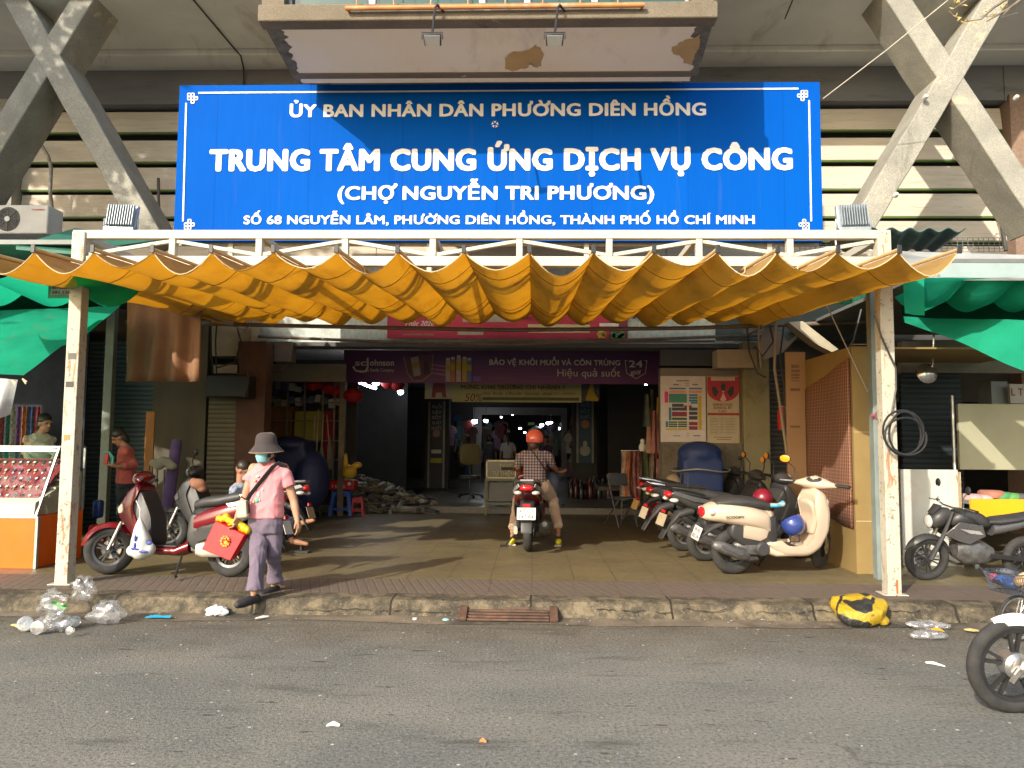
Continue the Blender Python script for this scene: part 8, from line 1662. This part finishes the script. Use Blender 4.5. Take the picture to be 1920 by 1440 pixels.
for i, (px, py) in enumerate(((1733, 185), (1903, 186), (1678, 368))):
    m = MB(); q_ = P(px, py, 10.2); m.lathe([(.002, 0), (.03, 0), (.035, .02), (.025, .06), (.002, .065)], 10, M.Translation(q_) @ M.Rotation(R(70), 4, 'X')); solo('insulator', m, flat('porcelain', (.6, .6, .56), .3), ('white insulator on the lower left leg of the right brace', 'white insulator on the lower right leg of the right brace', 'white insulator low on the right brace above the floodlight')[i], 'insulator', 'insulators on the right brace')
# ---------------------------------------------------------------- trees
MBARK = mat('grey_bark', (.20, .17, .13), (.12, .10, .08), 8, .9, bump=.5); MLEAFY = mat('yellow_leaf', (.55, .42, .12), (.42, .3, .1), 6, .6); MLEAFG = mat('green_leaf', (.06, .12, .03), (.04, .09, .02), 6, .6)
tw = thing('street_tree', 'bare twigged tree whose branches enter at the top right corner', 'tree', (8.3, 5.4, PZ)); m = MB()
q0, q1, q2 = P(1980, -80, 7.0), P(1840, 36, 7.2), P(1920, 8, 7.1)
m.tube([(8.3, 5.4, PZ), (8.25, 5.5, 3), (8.0, 5.8, 5.5), (7.4, 6.4, 7.0)], [.16, .14, .11, .07], 10); part('trunk', m, MBARK, tw)
m = MB(); m.tube([(7.4, 6.4, 7.0), q0, P(1900, -10, 7.1), P(1862, 15, 7.15), q1], [.06, .03, .017, .012, .006], 7); m.tube([q0, P(1940, -20, 7.1), P(1893, 15, 7.1), P(1850, 40, 7.15)], [.03, .018, .012, .006], 7); m.tube([P(1893, 15, 7.1), P(1875, 34, 7.1), P(1908, 24, 7.1)], [.01, .006, .003], 5); m.tube([P(1840, 36, 7.2), P(1800, 42, 7.2)], [.006, .003], 5); m.tube([q0, P(1870, -40, 7.2), P(1805, 5, 7.3), P(1780, 22, 7.3), P(1806, 44, 7.3)], [.03, .016, .008, .005, .003], 6); part('branch', m, MBARK, tw)
m = MB(); rr = random.Random(14)
for (a_, b_) in (((1780, 10), (1806, 44)), ((1790, 0), (1810, 12)), ((1835, 30), (1862, 14)), ((1850, 36), (1880, 22)), ((1806, 44), (1822, 40)), ((1875, 12), (1890, 4)), ((1815, 44), (1850, 42))):
    for k in range(9):
        t_ = rr.random(); q_ = P(a_[0] + (b_[0] - a_[0]) * t_ + rr.uniform(-4, 4), a_[1] + (b_[1] - a_[1]) * t_ + rr.uniform(-5, 5), 7.2); d_ = V((rr.uniform(-1, 1), rr.uniform(-1, 1), rr.uniform(-1, 1))).normalized() * .026; e_ = V((rr.uniform(-1, 1), 0, rr.uniform(-1, 1))).normalized() * .008
        m.quad(q_ - d_, q_ + e_, q_ + d_, q_ - e_)
part('leaves', m, MLEAFY, tw, smooth=0)
def leafy(name, label, base, c, rad, n, seed):
    g = thing(name, label, 'tree', base); m = MB(); b_ = V(base); c = V(c); m.tube([b_, b_ + (c - b_) * .5 + V((.1, 0, 0)), c], [.2, .16, .08], 9); part('trunk', m, MBARK, g); rr = random.Random(seed); m = MB(); cl_ = [c + V((rr.uniform(-1, 1) * rad[0], rr.uniform(-1, 1) * rad[1], rr.uniform(-1, 1) * rad[2])) for _ in range(26)]
    for k in range(n):
        q_ = rr.choice(cl_) + V((rr.gauss(0, .38), rr.gauss(0, .38), rr.gauss(0, .32))); d_ = V((rr.uniform(-1, 1), rr.uniform(-1, 1), rr.uniform(-.6, .6))).normalized(); e_ = d_.cross(V((rr.uniform(-1, 1), rr.uniform(-1, 1), rr.uniform(-1, 1)))).normalized(); s_ = rr.uniform(.09, .16)
        m.quad(q_ - d_ * s_, q_ + e_ * s_ * .5, q_ + d_ * s_, q_ - e_ * s_ * .5)
    part('crown', m, MLEAFG, g, smooth=0); return g
# unseen tree added beyond the left edge to shade the left braces and slats
leafy('street_tree', 'unseen leafy tree added past the left edge to shade the slats', (-10.9, 4.6, PZ), (-10.9, 5.0, 9.0), (1.7, 1.5, 2.4), 9500, 5)

# ---------------------------------------------------------------- litter along the kerb
t = NT('clear_plastic_film'); gl = t.n('BsdfGlossy'); gl.inputs['Roughness'].default_value = .18; df = t.n('BsdfDiffuse'); df.inputs[0].default_value = (.55, .56, .56, 1); tp = t.n('BsdfTransparent'); m1 = t.n('MixShader'); m1.inputs[0].default_value = .45; t.l(df.outputs[0], m1.inputs[1]); t.l(gl.outputs[0], m1.inputs[2]); m2 = t.n('MixShader'); t.l(t.ramp(t.noise(t.co(), 16, 4, .6), [(.35, .08), (.68, .55)]), m2.inputs[0]); t.l(tp.outputs[0], m2.inputs[1]); t.l(m1.outputs[0], m2.inputs[2]); MFILM = t.done(m2.outputs[0])
def crumple(name, px, py, rad, label, cat, mm, seed, group=None, z=0.0, sc=(1, 1, 1)):
    q_ = G(px, py, .02 + z); m = MB(); m.ell((0, 0, 0), (rad * sc[0], rad * sc[1], rad * sc[2]), 26, 18)
    for i, v_ in enumerate(m.v):
        n_ = v_.normalized(); k = 1 + .55 * mnoise.noise(n_ * 2.2 + V((seed, 0, 0))) + .20 * mnoise.noise(n_ * 6 + V((0, seed, 0))); v_ = v_ * k; v_.z = max(v_.z, -rad * sc[2] * .72); m.v[i] = v_
    zmin = min(v_.z for v_ in m.v); m.xf(M.Translation(q_ + V((0, rad * .5, -zmin - .012)))); return solo(name, m, mm, label, cat, group, smooth=75)
LG = 'clear plastic rubbish at the left kerb'
crumple('plastic_bag', 98, 1182, .10, 'clear crumpled plastic bag at the front of the rubbish cluster', 'rubbish', MFILM, 1, LG, 0, (1.1, .9, .8)); crumple('plastic_bag', 90, 1150, .10, 'clear bag with a green edge in the middle of the rubbish cluster', 'rubbish', MFILM, 2, LG, .06, (1.1, .9, 1)); crumple('plastic_bag', 190, 1168, .12, 'wide clear plastic bag at the right end of the rubbish cluster', 'rubbish', MFILM, 3, LG, 0, (1.15, .8, .8)); crumple('plastic_bag', 150, 1125, .095, 'tall clear plastic bag standing up behind the rubbish cluster', 'rubbish', MFILM, 4, LG, .12, (.9, .8, 1.2))
def cup(px, py, label, ang, rz, r0=.045, L_=.12):
    q_ = G(px, py, .05); m = MB(); T_ = M.Translation(q_) @ M.Rotation(rz, 4, 'Z') @ M.Rotation(ang, 4, 'Y'); m.lathe([(r0 * .7, -L_ / 2), (r0, L_ / 2), (r0 * 1.08, L_ / 2 + .004), (r0 * .96, L_ / 2 - .004), (r0 * .66, -L_ / 2 + .004)], 20, T_); m.lathe([(r0 * .3, L_ / 2 + .012), (r0 * 1.0, L_ / 2 + .006), (r0 * 1.0, L_ / 2 + .001), (r0 * .3, L_ / 2 + .007)], 20, T_); return solo('plastic_cup', m, MFILM, label, 'cup', LG)
cup(50, 1170, 'clear plastic cup lying at the left end of the rubbish cluster', 1.3, -1.2, .055); cup(78, 1175, 'clear plastic cup with its ringed lid facing the road', 1.45, -1.5, .05); cup(133, 1165, 'clear plastic cup lying on its side with a pink label', 1.4, -.7, .042, .16); cup(133, 1182, 'small clear cup lid ball at the foot of the rubbish cluster', 1.4, -1.57, .028, .04)
m = MB(); q_ = G(110, 1140, .12); m.grid(lambda u, v: q_ + V((-.06 + .12 * u, .02 * math.sin(v * 5), .05 * v + .02 * math.sin(u * 6))), 8, 5); solo('green_scrap', m, flat('green_plastic', (.2, .55, .12), .4), 'bright green scrap of plastic in the rubbish cluster', 'scrap', smooth=60)
crumple('tissue', 402, 1153, .075, 'white crumpled plastic lying in the gutter left of the walking woman', 'rubbish', mat('white_crumple', (.72, .72, .70), (.6, .6, .58), 9, .5, bump=.4), 7, None, 0, (1.2, .7, .6))
def strip(name, pts, wd, mm, label, cat, z=.022):
    m = MB(); pp_ = [G(x, y, z) for x, y in pts]; vs = []
    for i, q_ in enumerate(pp_): w_ = wd * (.4 + .6 * math.sin(3.14 * (i + .5) / len(pp_))); vs += [q_ + V((0, -w_, .0)), q_ + V((0, w_, .006 + .01 * (i % 2)))]
    m.add(vs, [(2 * i, 2 * i + 2, 2 * i + 3, 2 * i + 1) for i in range(len(pp_) - 1)]); return solo(name, m, mm, label, cat, smooth=60)
MY2 = mat('pale_yellow_peel', (.58, .45, .18), None, 9, .7)
strip('blue_wrapper', [(272, 1158), (290, 1157), (305, 1157), (320, 1158)], .02, flat('wrapper_blue', (.02, .35, .6), .4), 'thin blue wrapper in the gutter beside the rubbish cluster', 'wrapper'); strip('yellow_strip', [(688, 1144), (705, 1142), (720, 1144), (745, 1141)], .018, MY2, 'yellow peel strip in the gutter left of the drain', 'peel'); strip('yellow_strip', [(20, 1172), (30, 1174), (38, 1180)], .012, MY2, 'yellow peel at the left end of the rubbish cluster', 'peel'); strip('yellow_strip', [(1808, 1181), (1822, 1183), (1836, 1183)], .018, MY2, 'yellow peel beside the white motorbike wheel', 'peel'); strip('yellow_strip', [(1875, 1192), (1893, 1190), (1905, 1194)], .03, MY2, 'pale peel seen behind the white motorbike wheel', 'peel')
strip('paper_strip', [(478, 1160), (492, 1158), (504, 1156)], .012, MWP, 'white paper strip in the gutter by the feet of the woman', 'paper'); strip('paper_strip', [(620, 1143), (628, 1141), (637, 1143)], .02, MWP, 'white scrap in the gutter between the woman and the drain', 'paper'); strip('paper_strip', [(1735, 1243), (1750, 1245), (1772, 1250)], .010, MWP, 'white feather like scrap on the road by the white motorbike', 'paper', .005); strip('paper_strip', [(612, 1361), (624, 1359), (637, 1361)], .014, MWP, 'white scrap on the road nearest the camera', 'paper', .005)
strip('dry_leaf', [(899, 1391), (905, 1390), (912, 1392)], .010, flat('leaf_orange', (.5, .2, .07)), 'orange dry leaf on the road in the foreground', 'leaf', .005)
m = MB(); m.lathe([(.002, 0), (.02, 0), (.02, .015), (.002, .017)], 12, M.Translation(G(778, 1162, .006))); solo('litter_disc', m, MWP, 'white bottle cap at the gutter edge left of the drain', 'cap'); m = MB(); m.ell(G(836, 1162, .012), (.03, .025, .012), 10, 6); solo('blue_lump', m, flat('aqua_foam', (.3, .6, .65)), 'aqua blue lump beside the white bottle cap', 'scrap'); m = MB(); m.ell(G(864, 1138, .04), (.012, .012, .02), 8, 6); solo('pink_scrap', m, flat('pink_scrap', (.65, .15, .2)), 'tiny pink scrap at the left edge of the drain', 'scrap')
# taped parcel
b = MB(); q_ = G(1590, 1160, .0); k_ = b.mark(); xs_loft(b, [(-.2, .11, .02, .10), (-.16, .10, .07, .17), (0, .10, .095, .19), (.12, .11, .09, .16), (.2, .13, .05, .10), (.24, .16, .02, .05)], 18, 3); b.ell((.16, -.1, .06), (.07, .06, .04))
for i_, v_ in enumerate(b.v): b.v[i_] = v_ + V((mnoise.noise(v_ * 9), mnoise.noise(v_ * 9 + V((5, 0, 0))), mnoise.noise(v_ * 11 + V((0, 7, 0))))) * .022
b.xf(M.Translation((q_.x, kerb_y(q_.x) - .02, .02)) @ M.Rotation(.35, 4, 'X') @ M.Rotation(.1, 4, 'Z'), k_)
t = NT('taped_black_plastic'); co = t.co(); wv = t.n('TexWave', wave_type='BANDS', bands_direction='X'); wv.inputs['Scale'].default_value = 3.1; wv.inputs['Distortion'].default_value = 3; wv.inputs['Detail'].default_value = 3; t.l(t.co(rot=(.3, .2, .9)), wv.inputs['Vector'])
f_ = t.math('MAXIMUM', t.ramp(wv.outputs[0], [(.10, 0.), (.13, 1.)]), t.ramp(t.noise(co, 4.5, 3, .5), [(.47, 0.), (.49, 1.)])); f_ = t.math('MULTIPLY', f_, t.ramp(t.noise(t.co((1.4, 1, 2.4)), 3.4, 2, .4), [(.42, 0.), (.44, 1.)])); yel = t.mix(t.noise(t.co((1, 6, 1)), 9, 4), (.52, .36, .025), (.36, .23, .01)); a = t.mix(f_, (.02, .022, .022), yel); MTAPE = t.done(t.pbr(a, .35, 0, t.bump(t.noise(co, 26, 5, .7), .8, .02), coat=.3)); o = blob('taped_parcel', b, MTAPE, None, .012, 1); tag(o, 'black parcel wrapped in yellow tape lying on the right kerb', 'parcel')
crumple('plastic_bag', 1748, 1196, .10, 'clear plastic bag lying flat near the white motorbike wheel', 'rubbish', MFILM, 12, 'clear bags beside the white motorbike', 0, (1.3, .8, .35)); crumple('plastic_bag', 1745, 1178, .10, 'clear bag with orange content behind the flat bag at right', 'rubbish', MFILM, 14, 'clear bags beside the white motorbike', 0, (1.5, .6, .35)); strip('orange_scrap', [(1745, 1181), (1758, 1181), (1770, 1184)], .02, flat('orange_juice', (.75, .33, .02)), 'orange scrap between the two clear bags at right', 'scrap', .06)
# contents of the bicycle basket
bx_ = chain(by); b = MB()
for (x, y, z, r_) in ((.1, .05, .66, .10), (.12, -.08, .67, .09)): b.ell((x, y, z), (r_, r_, r_ * .7), 10, 8)
b.xf(bx_); o = blob('blue_bag', b, mat('blue_bag_plastic', (.05, .12, .36), (.04, .09, .28), 6, .4, bump=.6, bsc=14), None, .015, 1); tag(o, 'blue plastic bag lying in the bicycle basket', 'bag')
b = MB(); b.ell((.02, .14, .72), (.09, .08, .08)); b.ell((.12, .16, .70), (.06, .06, .06)); b.xf(bx_); o = blob('straw_hat', b, mat('straw_weave', (.62, .45, .24), (.42, .26, .12), 24, .9, bump=.6), None, .015, 1); tag(o, 'straw coloured bundle at the far corner of the bicycle basket', 'bundle')
b = MB(); b.ell((.14, -.2, .68), (.07, .06, .06)); b.xf(bx_); o = blob('maroon_bag', b, mat('maroon_net_bag', (.25, .06, .11), None, 12, .7, bump=.5), None, .015, 1); tag(o, 'maroon net bag in the bicycle basket', 'bag')
